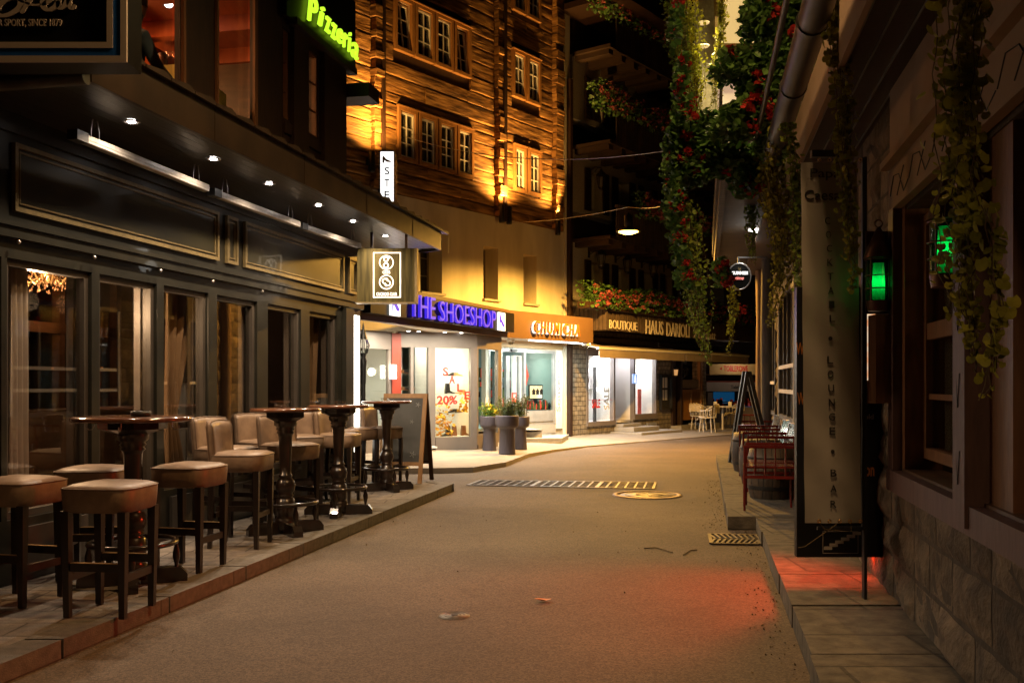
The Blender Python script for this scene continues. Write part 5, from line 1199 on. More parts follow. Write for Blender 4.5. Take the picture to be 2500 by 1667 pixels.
# window and door frames
m_ = MB(C); m_.frame(sw1[0], sw1[1], .3, 2.2, -.1, .03, .07); m_.box(sw1[0], sw1[1], .031, .05, .3, .42); m_.box(sw1[0], sw1[1], -.08, .04, 2.13, 2.45)
m_.frame(sw2[0], sw2[1], .4, 2.2, -.1, .03, .07); m_.box(sw2[0], sw2[1], .031, .05, .4, .56); m_.box(sw1[1]-.0, sw2[1], -.08, .04, 2.2, 2.45); m_.build('shop_frames', 'taupe', bo)
for a, b in (sw1, sw2): MB(C).box(a+.06, b-.06, -.04, -.034, .45, 2.14).build('shop_pane', 'glass', bo)
MB(C).box(dr[0], dr[1], -.75, -.7, .32, 2.2).build('door_leaf', 'alu', bo)
m_ = MB(C); m_.box(dr[0]-.02, dr[0], -.7, -.1, .32, 2.2); m_.box(dr[1], dr[1]+.02, -.7, -.1, .32, 2.2); m_.box(dr[0], dr[1], -.7, -.01, .28, .32); m_.box(dr[0]+.1, dr[0]+.3, -.699, -.69, .8, 1.05); m_.build('door_reveal', 'roomwhite', bo)
m_ = MB(C); m_.box(sw1[0], sw1[1], -1.5, -1.45, .3, 2.3); m_.box(sw1[1]-.03, sw1[1], -1.5, -.11, .38, 2.3); m_.box(sw1[0], sw1[1], -1.5, -.1, .34, .38); m_.box(sw1[0], sw1[0]+.03, -1.5, -.11, .38, 2.3); m_.box(sw1[0], sw1[1], -1.5, -.1, 2.3, 2.33)
m_.box(sw2[0], sw2[1], -1.0, -.95, .4, 2.3); m_.box(sw2[0], sw2[1], -.95, -.11, .46, .5); m_.box(sw2[1]-.03, sw2[1], -1.0, -.11, .5, 2.3); m_.box(sw2[0], sw2[1], -1, -.1, 2.3, 2.33); m_.build('display_walls', 'roomwhite', bo)
light('AREA', 'boutique_light', C.P((sw1[0]+sw1[1])/2, -.5, 2.25), 120, (1, .93, 1), bo, size=1.1, sy=.4, target=C.P((sw1[0]+sw1[1])/2, .9, 0))
light('AREA', 'boutique_light', C.P((sw2[0]+sw2[1])/2, -.45, 2.25), 85, (1, .93, .96), bo, size=.9, sy=.3, target=C.P((sw2[0]+sw2[1])/2, .9, 0))
light('POINT', 'doorway_light', C.P((dr[0]+dr[1])/2, -.3, 2.0), 12, (.95, .9, 1), bo, size=.1)
# red display panels and lettering
def disp(name, label, cat, pa, pb, t_, ya, yb, m, ref=None):
    a, b = s(pa, t_), s(pb, t_); z0, z1 = C.z((pa+pb)/2, yb, t_), C.z((pa+pb)/2, ya, t_); return tag(MB(C).box(a, b, t_-.02, t_, z0, z1).build(name, m), label, cat)
disp('display_board', 'large orange red display board in the left boutique window', 'board', 1437, 1490, -1.2, 925, 1022, 'plantred')
disp('display_board', 'black upright board in the left boutique window', 'board', 1449, 1456, -.5, 895, 1030, 'blackmetal')
disp('display_board', 'red panel at the left of the right boutique window', 'board', 1558, 1566, -.4, 950, 1022, 'plantred')
m_ = MB(C); text(m_, 'SALE', s(1446, -.02), s(1466, -.02), C.z(1456, 996, -.02), C.z(1456, 974, -.02), -.03, .004, offset=.03); m_.box(s(1432), s(1497), -.03, -.026, .97, .98); m_.build('sale_lettering', 'redletter', bo)
m_ = MB(C); text(m_, 'SALE', s(1475, -.02), s(1488, -.02), C.z(1480, 1000, -.02), C.z(1480, 945, -.02), -.03, .004, rot90=True, offset=.02); m_.build('white_lettering', 'roomwhite', bo)
for px, py in ((1580, 891), (1580, 1003), (1452, 885), (1478, 885), (1462, 950), (1478, 950)):
    t_ = -.5; r_ = .09 if px > 1500 else .07; MB(C).lathe([(0, r_), (r_*.7, r_*.7), (r_, 0), (r_*.7, -r_*.7), (0, -r_)], (s(px, t_), t_, C.z(px, py, t_)), 12, False).build('spot_lamp', 'e_lampwhite', bo)
a, b = s(1546, .1), s(1556, .1); z0, z1 = C.z(1551, 936, .1), C.z(1551, 913, .1)
bd = thing('lit_badge', 'small blue lit badge with a white figure between the boutique windows', 'sign', C.P(a, .1, z0)); MB(C).box(a, b, .06, .1, z0, z1).build('badge', 'e_blue', bd)
m_ = MB(C); w_ = b-a; m_.plate([(a+w_*.35, z0+.09), (a+w_*.65, z0+.09), (a+w_*.6, z1-.05), (a+w_*.5, z1-.02), (a+w_*.4, z1-.05)], .101, .106); m_.box(a+w_*.25, a+w_*.75, .101, .106, z0+.03, z0+.07); m_.build('figure', 'e_sign', bd)
# awnings
def awn(pa, pb, lb, txt=None):
    a, b = s(pa, 1.0), s(pb, 1.0); t_ = 1.0
    w_ = thing('awning', lb, 'awning', C.P((a+b)/2, .5, 2.4), 'beige awnings of the boutique')
    z0 = C.z((pa+pb)/2, (872+882)/2 if txt is None else 884, t_); m_ = MB(C)
    m_.add([(a, .02, z0+.42), (b, .02, z0+.42), (b, t_, z0+.22), (a, t_, z0+.22), (a, .02, z0+.45), (b, .02, z0+.45), (b, t_, z0+.25), (a, t_, z0+.25)], [(0, 1, 2, 3), (4, 7, 6, 5), (0, 4, 5, 1), (3, 2, 6, 7), (0, 3, 7, 4), (1, 5, 6, 2)]); m_.build('cover', 'awning', w_)
    m_ = MB(C); m_.box(a, b, t_, t_+.012, z0, z0+.2); n = int((b-a)/1.0)
    vl = m_.build('valance', 'awning', w_)
    MB(C).box(a-.05, b+.05, t_-.04, t_+.03, z0+.2, z0+.26, .01).build('front_bar', 'whitepaint', w_)
    MB(C).box(a, b, 0.01, .16, z0+.4, z0+.58, .03).build('cassette', 'taupe', w_)
    m_ = MB(C)
    for q in (a+.1, b-.1): m_.tube([(q, .1, z0+.4), (q+.2, .5, z0+.3), (q, .95, z0+.24)], .02, 6)
    m_.build('folding_arm', 'whitepaint', w_)
    if txt: m2 = MB(C); text(m2, txt, a+.55, a+1.7, z0+.05, z0+.14, t_+.013, .003, offset=.005); m2.build('lettering', 'lettersilver', vl)
awn(1462, 1671, 'long plain beige awning over the boutique door')
awn(1674, 1826, 'farther beige awning with grey lettering behind the hanging ivy', 'ZERMATTERSTUBE')
# wooden sign balcony
t_ = 1.05; a, b = s(1478, t_), 9.3; zb, zt = 2.72, 3.35
sb = thing('sign_balcony', 'dark slatted balcony front carrying the gold boutique lettering', 'balcony', C.P((a+b)/2, t_, zb)); m_ = MB(C)
x = a
while x < b: m_.box(x, min(b, x+.125), t_-.03+random.uniform(-.006, .006), t_, zb+random.uniform(-.01, .01), zt); x += .135
x = .05
while x < t_-.04: m_.add([], []); m_.box(a-.02, a+.01, x, x+.12, zb, zt); x += .135
m_.box(a, b, .0, t_-.031, zb+.05, zb+.1); m_.box(a, b, t_-.06, t_+.03, zt, zt+.06); m_.build('boards', 'balcony', sb)
m_ = MB(C); BL = lambda pa, pb, ya, yb, tx, o_=0.012: text(m_, tx, s(pa, t_+.03), s(pb, t_+.03), C.z((pa+pb)/2, yb, t_), C.z((pa+pb)/2, ya, t_), t_+.02, .015, offset=o_)
BL(1488, 1556, 784, 809, 'BOUTIQUE', 0); BL(1577, 1620, 783, 817, 'HAUS'); BL(1628, 1684, 790, 823, 'DARIOLI'); BL(1693, 1748, 808, 828, 'Zermatt'); m_.build('lettering', 'signwhite', sb)
light('SPOT', 'sign_light', C.P(s(1585, 1.5), 1.35, 2.5), 3, (1, .6, .2), sb, size=.05, target=C.P(s(1585, 1), 1.05, 3.1), angle=100, blend=1)
# flowers
def flowerband(label, s0, s1, t0, t1, z0, z1, nl, nf, petal='pinkpetal', fr=C, group=None, lsz=.075, fsz=.085, bump_=1.0):
    r = thing('flower_box', label, 'flowers', fr.P((s0+s1)/2, (t0+t1)/2, z0), group); lf = MB(); ff = MB(); P_ = []; Q_ = []
    def zz(a): return .5+.35*math.sin(a*1.9+z0)+.15*math.sin(a*5.3)
    for k in range(nl):
        a = random.uniform(s0, s1); h = random.random(); P_.append(fr.P(a, random.uniform(t0, t1), z0-.12+(z1-z0+.12)*h*(.75+.35*zz(a)*bump_)))
    for k in range(nf//5):
        a = random.uniform(s0, s1); h = random.random()**.8; c_ = fr.P(a, t1+random.uniform(-.12, .05), z0-.08+(z1-z0)*h*(.75+.4*zz(a)*bump_))
        for w_ in range(7): Q_.append((c_[0]+random.gauss(0, .028), c_[1]+random.gauss(0, .028), c_[2]+random.gauss(0, .024)))
    leaves(lf, P_, lsz); leaves(ff, Q_, fsz*.62, tri=False); lf.build('foliage', 'geraleaf', r, uv=False, fix=False); ff.build('blossoms', petal, r, uv=False, fix=False)
    return r
flowerband('long box of pink geraniums above the boutique lettering', s(1416, .9), 9.2, .75, 1.25, 3.33, 3.85, 4200, 1100, group='geranium boxes on the dark balconies')
MB(C).box(s(1418, .9), 9.2, .8, 1.15, 3.2, 3.36).build('trough', 'darkwood', sb)
MB(C).box(s(1418), a, .02, .85, 2.72, 3.3).build('side_boards', 'balcony', sb)
# upper storeys
for lv, (zf, lab) in enumerate(((3.4, 'first'), (5.75, 'second'), (8.1, 'third'))):
    top = zf+1.75 if lv == 0 else zf+1.6
    fl_h = zf
    m_ = MB(C); wl_ = []
    for k, (pa, pb) in enumerate(((1441, 1470), (1507, 1535), (1569, 1592), (1621, 1641), (1671, 1690))): wl_.append((s(pa), s(pb), zf+.15, zf+1.15))
    m_.wall(b0, 9.3, zf-.5 if lv == 0 else zf, zf+1.62, -.35, 0, wl_); m_.build('stucco_wall', 'stonewash', bo)
    for a_, b_, z0, z1 in wl_:
        q = MB(C); q.frame(a_, b_, z0, z1, -.3, -.24, .05); q.box((a_+b_)/2-.02, (a_+b_)/2+.02, -.29, -.25, z0, z1); f_ = q.build('window', 'whitepaint', bo)
        MB(C).box(a_, b_, -.32, -.31, z0, z1).build('pane', 'glassd', f_); MB(C).box(a_+.05, b_-.05, -.36, -.34, z0, z1).build('net_curtain', 'curtain', f_)
        for sd in (0, 1):
            w_ = (b_-a_)*.52; x0 = a_-w_ if sd == 0 else b_; q = MB(C); q.box(x0+.01, x0+w_-.01, .01, .045, z0-.04, z1+.04)
            for e_ in range(7): q.box(x0+.05, x0+w_-.05, .046, .055, z0+.02+e_*.15, z0+.1+e_*.15)
            q.build('shutter', 'darkwood', f_)
    # stepped beam heads under the balcony above
    m_ = MB(C); x = b0+.1; zt2 = zf+1.55
    while x < 9.4: m_.box(x, x+.2, 0, 1.0, zt2-.13+.03*math.sin(x*3), zt2+.02); x += .62
    m_.box(b0, 9.6, 0, 1.1, zt2+.02, zt2+.1); m_.build('balcony_joists', 'roomdark', bo)
    zb2 = zt2+.1; m_ = MB(C); x = b0+.3
    while x < 9.5: m_.box(x, x+.13, 1.08, 1.11, zb2-.1, zb2+.72); x += .14
    m_.box(b0+.3, 9.6, 1.05, 1.14, zb2+.72, zb2+.79); m_.build('balcony_front', 'balcony', bo)
    if lv < 3: flowerband('pink geraniums on the dark balcony '+['above the shutters, nearest the street lamp', 'two storeys above the boutique sign', 'highest under the roof'][lv], s(1425, .9) if lv else s(1530, .9), 9.2, .95, 1.4, zb2+.7, zb2+1.25, 2600, 1500, group='geranium boxes on the dark balconies')
m_ = MB(C); m_.box(b0-.6, 14.5, -1, 1.9, 10.6, 10.75); m_.box(b0-.6, 14.5, 1.7, 1.9, 10.5, 10.9); m_.box(b0, 14, -.35, 0, 9.7, 10.6); m_.build('roof_eave', 'darkwood', bo)
MB(C).box(b0, 9.3, -6, -.5, 2.9, 10.7).build('house_core', 'roomdark', bo)
# lanterns along the first floor
Ld = None
for k, (px, py) in enumerate(((1437, 620), (1502, 645), (1566, 660), (1620, 672), (1669, 684))):
    s_ = s(px, .0); z_ = 4.72
    if k == 0: Ld = lantern((s_, 0, z_), 'blackmetal', C, 'black carriage lantern at the left end of the shuttered storey', 'black carriage lanterns on the boutique house', arm=.38, sc_=1.35); o0 = C.P(s_, 0, z_)
    else:
        o = dup(Ld, C.P(s_, 0, z_), 0, ['', 'carriage lantern between the first and second shuttered windows', 'carriage lantern between the second and third shuttered windows', 'carriage lantern between the third and fourth shuttered windows', 'carriage lantern nearest the hanging ivy'][k])
dup(Ld, C.P(s(1437), 0, 6.75), 0, 'unlit lantern on the pale wall one storey above the shuttered row'); dup(Ld, C.P(s(1435), 0, 9.0), 0, 'highest unlit lantern near the roof of the boutique house')
# menu case, posts, wooden bay
mc = thing('menu_case', 'dark framed menu case with white sheets on the brick wall', 'menu case', C.P(s(1620), .03, 1)); a, b = s(1608), s(1635)
z0, z1 = C.z(1620, 1000), C.z(1620, 915); m_ = MB(C); m_.frame(a, b, z0, z1, .002, .1, .05); m_.box(a+.05, b-.05, .002, .03, z0+.05, z1-.05); m_.build('case', 'blackmetal', mc)
m_ = MB(C)
for i in range(2):
    for j in range(2): m_.box(a+.12+i*.2, a+.27+i*.2, .031, .035, z0+.28+j*.36, z0+.58+j*.36)
m_.build('menu_sheet', 'roomwhite', mc)
m_ = MB(C); m_.box(s(1638), s(1645), -.1, .06, 0, 2.3); m_.box(rec[0], rec[1], -.5, -.45, .3, 2.2); m_.box(rec[1]-.06, rec[1]+.02, -.45, .05, .1, 2.3); m_.box(rec[0], bay[1]+.1, -.5, .02, .0, .1); m_.build('timber_posts', 'darkwood', bo)
m_ = MB(C); a, b = bay; m_.frame(a+.03, b, .3, 2.2, -.12, 0, .08); m_.box(a+.1, b-.08, -.1, -.03, .38, 1.15); m_.box(a+.11, b-.08, -.12, .01, 1.15, 1.22); q = (a+b)/2; m_.box(q-.03, q+.03, -.03, .005, .4, 1.15); m_.box(b-.15, b-.08, -.1, -.01, 1.22, 2.12); m_.build('wooden_bay', 'casing', bo)
MB(C).box(a+.11, b-.16, -.07, -.064, 1.22, 2.12).build('bay_pane', 'glass', bo); MB(C).box(a+.11, b-.16, -.055, -.05, 1.25, 1.52).build('paper_strip', 'awning', bo)
MB(C).box(a, b, -1.6, -1.55, .3, 2.2).build('bay_room', 'redceiling', bo); light('POINT', 'bay_light', C.P((a+b)/2, -.8, 1.9), 5, (1, .4, .12), bo, size=.1)
m_ = MB(C); m_.box(rec[0]-.2, a+.4, -.0, .35, -.01, .16); m_.box(s(1681), s(1713), 0, .6, -.01, .2); m_.build('stone_blocks', 'granite', bo)
l_ = thing('wall_lantern', 'small lit lantern in the dark door recess by the wooden bay', 'lantern', C.P(s(1650), -.2, 1.9)); z_ = C.z(1650, 908, .1)
m_ = MB(C); m_.lathe([(.01, .18), (.08, .08), (.085, .07)], (s(1650, .1), .1, z_), 6); m_.tube([(s(1650, .1), -.3, z_-.12), (s(1650, .1), .1, z_-.16), (s(1650, .1), .1, z_-.1)], .012, 5); m_.build('cap', 'blackmetal', l_)
MB(C).lathe([(.07, .07), (.045, -.1)], (s(1650, .1), .1, z_), 6).build('glass', 'e_amber', l_)
l_ = thing('wall_lantern', 'black lantern with clear panes in front of the wooden bay', 'lantern', C.P(s(1672), .1, 1.9)); m_ = MB(C); m_.lathe([(.01, .18), (.09, .08), (.095, .07)], (s(1674, .2), .2, z_), 6); m_.tube([(s(1665, .0), 0, z_-.15), (s(1672, .2), .1, z_-.22), (s(1674, .2), .2, z_-.1)], .012, 5)
for q in range(6):
    e_ = q*1.047; m_.tube([(s(1674, .2)+.085*math.cos(e_), .2+.085*math.sin(e_), z_+.07), (s(1674, .2)+.05*math.cos(e_), .2+.05*math.sin(e_), z_-.1)], .006, 4)
m_.build('cage', 'blackmetal', l_)
# boutique steps
bs = thing('boutique_steps', 'three pale granite steps up to the boutique door', 'steps', C.P(dr[0], .3, 0))
for k, (t1_, z0, z1, x0, x1) in enumerate(((.95, -.01, .12, dr[0]-.25, dr[1]+1.1), (.6, .12, .24, dr[0]-.05, dr[1]+.4), (.25, .24, .32, dr[0], dr[1]))):
    MB(C).box(x0, x1, .002, t1_, z0, z1, .012).build('step', 'granite', bs)
MB(C).box(s(1578), s(1600), .0, .05, .02, .3).build('meter_hatch', 'alu', bo)
# white chairs and table on the far terrace
def wicker(x, y, rz, label):
    r = thing('garden_chair', label, 'chair', (0, 0, 0), 'white metal garden chairs on the far terrace')
    m_ = MB(); m_.torus(.24, .016, (0, 0, .43), 24, 6); m_.build('seat', 'whitemetal', r)
    m_ = MB(); arc = [(.26*math.cos(R(a)), .26*math.sin(R(a)), .62+.16*max(0, math.cos(R(a-180)))) for a in range(60, 301, 20)]; m_.tube(arc, .016, 6)
    for a in range(60, 301, 24): m_.tube([(.24*math.cos(R(a)), .24*math.sin(R(a)), .43), (.26*math.cos(R(a)), .26*math.sin(R(a)), .62+.16*max(0, math.cos(R(a-180))))], .009, 5)
    m_.build('backrest', 'whitemetal', r)
    for a in (45, 135, 225, 315): MB().tube([(.2*math.cos(R(a)), .2*math.sin(R(a)), .43), (.25*math.cos(R(a)), .25*math.sin(R(a)), 0)], .014, 6).build('leg', 'whitemetal', r)
    r.location = (x, y, .02); r.rotation_euler = (0, 0, R(rz))
    f_ = thing('sheepskin', 'woolly sheepskin draped over '+label.replace('white metal garden chair', 'the garden chair'), 'sheepskin', (0, 0, 0), 'sheepskins on the garden chairs')
    m_ = MB(); n = 10; vs = []
    prof = [(-.31, .55), (-.3, .7), (-.26, .81), (-.2, .74), (-.19, .6), (-.12, .47), (.05, .46), (.2, .45), (.24, .36)]
    for i, (px_, pz_) in enumerate(prof):
        for k in range(n+1): vs.append((px_+random.gauss(0, .01), -.19+.38*k/n+random.gauss(0, .012), pz_+random.gauss(0, .014)))
    m_.add(vs, [(i*(n+1)+k, i*(n+1)+k+1, (i+1)*(n+1)+k+1, (i+1)*(n+1)+k) for i in range(len(prof)-1) for k in range(n)], True); m_.build('fleece', 'fur', f_, fix=False)
    f_.location = r.location; f_.rotation_euler = r.rotation_euler
x, y = G(1727, 1058); wicker(x, y, 150, 'white metal garden chair with its arm toward the street, nearest')
x, y = G(1706, 1052); wicker(x, y, 60, 'white metal garden chair left of the small table')
x, y = G(1718, 1046); wicker(x-.1, y+.3, 20, 'white metal garden chair behind the small table')
x, y = G(1790, 1045); wicker(x, y, 190, 'white metal garden chair right of the small table')
x, y = G(1764, 1050); gt = thing('garden_table', 'small round white garden table with cards standing on it', 'table', (x, y, 0))
MB().lathe([(0, .7), (.5, .7), (.5, .73), (0, .73)], (x, y, 0), 24, False).build('tabletop', 'whitemetal', gt)
m_ = MB(); m_.lathe([(.03, .02), (.03, .7)], (x, y, 0), 10); m_.build('column', 'whitemetal', gt); m_ = MB(); m_.lathe([(.22, 0), (.22, .02), (.04, .03)], (x, y, 0), 16); m_.build('foot', 'whitemetal', gt)
for k in (-1, 1): tag(MB().box(x+k*.22-.05, x+k*.22+.05, y-.02, y+.02, .732, .86).build('menu_card', 'roomwhite'), ['left', 'right'][k > 0]+' white card standing on the small garden table', 'card', 'cards on the garden table')
# kiosk at the street end
KY = 33.0; K = CF(KY); kx_ = lambda px: (px-CX)/F*KY; kz = lambda py: CH_+(HY-py)/F*KY
ko = thing('kiosk', 'small tobacco and souvenir kiosk at the far end of the street', 'kiosk', (kx_(1790), KY, 0))
MB(K).box(kx_(1720), kx_(1880), -3, -.6, 0, kz(890)).build('kiosk_body', 'roomdark', ko)
MB(K).box(kx_(1725), kx_(1880), -.1, .0, kz(955), kz(933)).build('white_band', 'awning', ko)
m_ = MB(K); text(m_, 'Tabak - Souvenirs', kx_(1784), kx_(1858), kz(948), kz(940), .002, .01, offset=.01); m_.build('band_lettering', 'darkletter', ko)
MB(K).box(kx_(1725), kx_(1880), -.05, .01, kz(932.5), kz(930)).build('red_line', 'redpaint', ko)
m_ = MB(K); m_.box(kx_(1728), kx_(1880), -.5, .3, kz(914)-.01, kz(914)+.01); m_.box(kx_(1728), kx_(1880), .28, .31, kz(913), kz(889)); kb_ = m_.build('yellow_awning', mat('ochre_sign', (.55, .35, .12), (.6, .4, .15), rough=.6), ko)
m_ = MB(K); text(m_, 'TOBLERONE', kx_(1762), kx_(1820), kz(907), kz(893), .312, .01, offset=.03); m_.plate([(kx_(1752), kz(900)), (kx_(1758), kz(904)), (kx_(1758), kz(896))], .312, .32); m_.build('awning_lettering', 'redletter', kb_)
m_ = MB(K); m_.box(kx_(1728), kx_(1740), -.6, .0, 0, 1.1); m_.box(kx_(1740), kx_(1880), -.6, -.1, 0, .6)
for k in range(3): m_.box(kx_(1740), kx_(1880), -.55, -.2, .75+k*.0, .78)
m_.build('counter', 'taupe', ko)
mp_ = emis_var('mountain_picture', (.01, .12, .3), (.3, .45, .5), .28, 1.2, .5, .62)
for pa, pb, ya, yb in ((1750, 1802, 957, 985), (1808, 1850, 985, 1012)): MB(K).box(kx_(pa), kx_(pb), -.58, -.55, kz(yb), kz(ya)).build('mountain_picture', mp_, ko)
gd = MB(K)
for k in range(40): a = random.uniform(kx_(1735), kx_(1860)); gd.box(a, a+.08, -.3, -.2, .62, .62+random.uniform(.08, .3))
gd.build('jars_and_cards', 'plantred', ko)
light('POINT', 'kiosk_light', (kx_(1790), KY-.9, 2.1), 10, (1, .8, .6), ko, size=.1)
# dark timber house closing the view
MB(CF(36)).box(-2, 22, -8, 0, 0, 9).build('house_wall', 'roomdark', tag(thing('far_house', 'black unlit timber house closing the street behind the kiosk', 'building', (10, 36, 0))))

def garment(px, py, t_, w_, h_, m, lb):
    s_ = s(px, t_); z = C.z(px, py, t_); b = MB(C)
    b.plate([(s_-w_*.18, z), (s_+w_*.18, z), (s_+w_*.5, z-h_*.12), (s_+w_*.62, z-h_*.55), (s_+w_*.45, z-h_*.57), (s_+w_*.38, z-h_*.3), (s_+w_*.4, z-h_), (s_-w_*.4, z-h_), (s_-w_*.38, z-h_*.3), (s_-w_*.45, z-h_*.57), (s_-w_*.62, z-h_*.55), (s_-w_*.5, z-h_*.12)], t_-.04, t_+.03)
    b.tube([(s_, t_, z), (s_, t_, z+.12), (s_+.03, t_, z+.15)], .006, 5); tag(b.build('hanging_garment', m), lb, 'jacket', 'clothes in the boutique windows')
garment(1443, 900, -.7, .3, .55, 'curtain', 'white jacket hanging at the left of the left boutique window')
garment(1470, 905, -.8, .3, .5, 'plantred', 'red jacket hanging in the middle of the left boutique window')
garment(1487, 930, -.6, .26, .5, 'shopbrown', 'light brown jacket hanging at the right of the left boutique window')
garment(1586, 930, -.7, .26, .55, 'pinkpetal', 'pink jacket hanging in the right boutique window')
# ================================================================= RIGHT HAND STONE HOUSE
W = RTW; rs = W.s
rt = thing('stone_house', 'stone and timber house with mauve framed windows along the right side', 'building', W.P(6, 0, 0))
# windows near: frames between s positions
nb0 = 1.2; nb1 = rs(2200)   # timber window zone
m_ = MB(W)
# uneven stone blocks below and beside the windows
rq = random.Random(9)
def blocks(mb, x0, x1, z0, z1, skip=None):
    z = z0; row = 0
    while z < z1-.02:
        h = min(rq.uniform(.19, .33), z1-z); h = z1-z if z1-z-h < .1 else h; x = x0-rq.uniform(0, .3)
        while x < x1:
            w_ = rq.uniform(.3, .72); a, b = max(x, x0), min(x+w_, x1)
            if b-a > .05:
                q = rq.uniform(-.012, .03); n = 5; k = 4; vs = []
                for j in range(k+1):
                    for i in range(n+1):
                        edge_ = i in (0, n) or j in (0, k)
                        vs.append((a+.012+(b-a-.024)*i/n+rq.uniform(-.008, .008), (-.01 if edge_ else q+rq.uniform(-.012, .014)), z+.012+(h-.024)*j/k+rq.uniform(-.006, .006)))
                mb.add(vs, [(j*(n+1)+i, j*(n+1)+i+1, (j+1)*(n+1)+i+1, (j+1)*(n+1)+i) for j in range(k) for i in range(n)], True)
            x += w_
        z += h
m_.wall(.2, 19.0, 0, 3.2, -.3, -.012, [(nb0, nb1, .9, 2.4), (8.2, 9.3, .13, 2.25), (rs(1945), rs(1905), .9, 2.7), (rs(1895), 17.6, 1.0, 2.7)])
m_.build('mortar_wall', 'mortar', rt)
m_ = MB(W); blocks(m_, .2, nb1+.05, .1, .82); blocks(m_, nb1+.02, 8.2, .1, 3.15); blocks(m_, 9.3, rs(1945), .1, 3.15); blocks(m_, rs(1945), 19, .1, .9)
blocks(m_, rs(1905), rs(1895), .9, 3.15); blocks(m_, 17.6, 19, .9, 3.15)
m_.build('stone_blocks', 'fieldstone', rt)
# mauve sill, posts, window frames
m_ = MB(W); m_.box(.3, nb1+.12, -.012, .06, .8, .92); m_.box(rs(2202)-.0, nb1+.12, -.02, .05, .92, 2.42)
post = (rs(2403), rs(2372)); m_.box(post[0], post[1], -.05, .075, .83, 2.42); m_.build('mauve_beams', 'purplewood', rt)
m_ = MB(W); q = (post[0]+post[1])/2
for z in (1.0, 1.32, 1.64, 1.96): m_.tube([(q-.03, .078, z+.14), (q, .078, z), (q+.03, .078, z+.14), (q, .078, z+.28), (q-.03, .078, z+.14)], .002, 4)
m_.build('carved_lines', 'darkletter', rt)
m_ = MB(W); m_.box(.3, nb1+.1, .0, .05, 2.42, 2.66); m_.build('lintel', 'plasterdark', rt)
m_ = MB(W); x = .5
while x < nb1-.3: m_.tube([(x, .052, 2.5), (x+.12, .052, 2.46), (x+.25, .052, 2.58), (x+.4, .052, 2.6), (x+.5, .052, 2.5)], .003, 4); m_.tube([(x+.12, .052, 2.6), (x+.3, .052, 2.47)], .003, 4); x += .52
m_.build('painted_scroll', 'darkletter', rt)
m_ = MB(W); m_.box(.3, nb1+.15, .0, .035, 2.7, 3.14); m_.box(.3, nb1+.1, .0, .1, 2.66, 2.7); m_.build('plaster_panel', 'plasterdark', rt)
# recessed brown timber windows
m_ = MB(W); m_.box(.3, nb1, -1.3, -1.28, .5, 2.8); m_.box(.3, nb1, -.2, .0, .921, .935); m_.build('recess_back', 'roomwood', rt)
light('POINT', 'dim_room_light', W.P(4.2, -.8, 2.2), 5, (1, .55, .2), rt, size=.15)
m_ = MB(W)
cols = [(nb0-.9, post[0]-.4), (post[1]+.0, nb1-.02)]
m_.box(nb1-.1, nb1-.001, -.2, -.001, .935, 2.42); m_.box(post[1]+.001, post[1]+.06, -.2, -.06, .935, 2.42); m_.box(post[0]-.3, post[0]-.001, -.2, -.02, .935, 2.42)
wx0, wx1 = post[1]+.06, nb1-.1
m_.frame(wx0, wx1, 1.0, 2.36, -.17, -.1, .06); m_.box(wx0+.06, wx1-.06, -.165, -.105, 1.66, 1.75)
for q in (.5,): m_.box(wx0+(wx1-wx0)*q-.02, wx0+(wx1-wx0)*q+.02, -.16, -.11, 1.06, 1.66)
for z in (1.33, 2.0): m_.box(wx0+.06, wx1-.06, -.155, -.115, z, z+.03)
m_.box(nb0, post[0]-.31, -.19, -.1, .935, 1.1); m_.build('window_timber', 'brownwood', rt)
MB(W).box(wx0+.05, wx1-.05, -.14, -.135, 1.04, 2.32).build('window_pane', 'glassd', rt)
MB(W).box(nb0, post[0]-.31, -.15, -.145, 1.1, 2.42).build('window_pane', 'glassd', rt)
m_ = MB(W); n = 14; vs = []
for k in range(n+1):
    for z in (1.05, 2.3): vs.append((wx1-.08-.16*k/n, -.2+.012*math.sin(k*2.2), z))
m_.add(vs, [(2*k, 2*k+2, 2*k+3, 2*k+1) for k in range(n)], True); tag(m_.build('lace_curtain', 'curtain', fix=False), 'narrow white lace curtain in the mauve framed window', 'curtain')
MB(W).box(1.3, 1.34, -.1, .04, .95, 2.42).build('gilded_post', 'gild', rt)
# far windows with white glazing bars
m_ = MB(W)
for a, b, k in ((rs(1945), rs(1905), 3), (rs(1895), 17.6, 2)):
    m_.frame(a, b, .9, 2.7, -.12, .02, .07)
    for q in range(1, k+1): m_.box(a+(b-a)*q/(k+1)-.025, a+(b-a)*q/(k+1)+.025, -.1, .01, .97, 2.63)
m_.build('window_mullions', 'mullion', rt)
m_ = MB(W)
for z in (1.28, 1.62): m_.box(rs(1945)+.07, rs(1905)-.07, -.08, .03, z, z+.05)
m_.box(rs(1895)+.07, 17.5, -.08, .03, 1.4, 1.45); m_.box(rs(1905)-.04, rs(1905)-.0, .0, .035, .95, 2.65); m_.box(rs(1945), rs(1945)+.06, .021, .04, .9, 2.7); m_.build('white_bars', 'whitepaint', rt)
for a, b in ((rs(1945), rs(1905)), (rs(1895), 17.6)): MB(W).box(a+.05, b-.05, -.07, -.064, .95, 2.65).build('window_pane', 'glassd', rt)
MB(W).box(.3, 18.9, -3, -2.9, 0, 3.1).build('back_room', 'roomdark', rt)
# doorway with the red light, behind the black sign board
m_ = MB(W); m_.box(8.2, 8.26, -.3, .02, .13, 2.25); m_.box(9.24, 9.3, -.3, .02, .13, 2.25); m_.box(8.26, 9.24, -.3, -.25, .13, 2.25); m_.build('side_door', 'darkwood', rt)
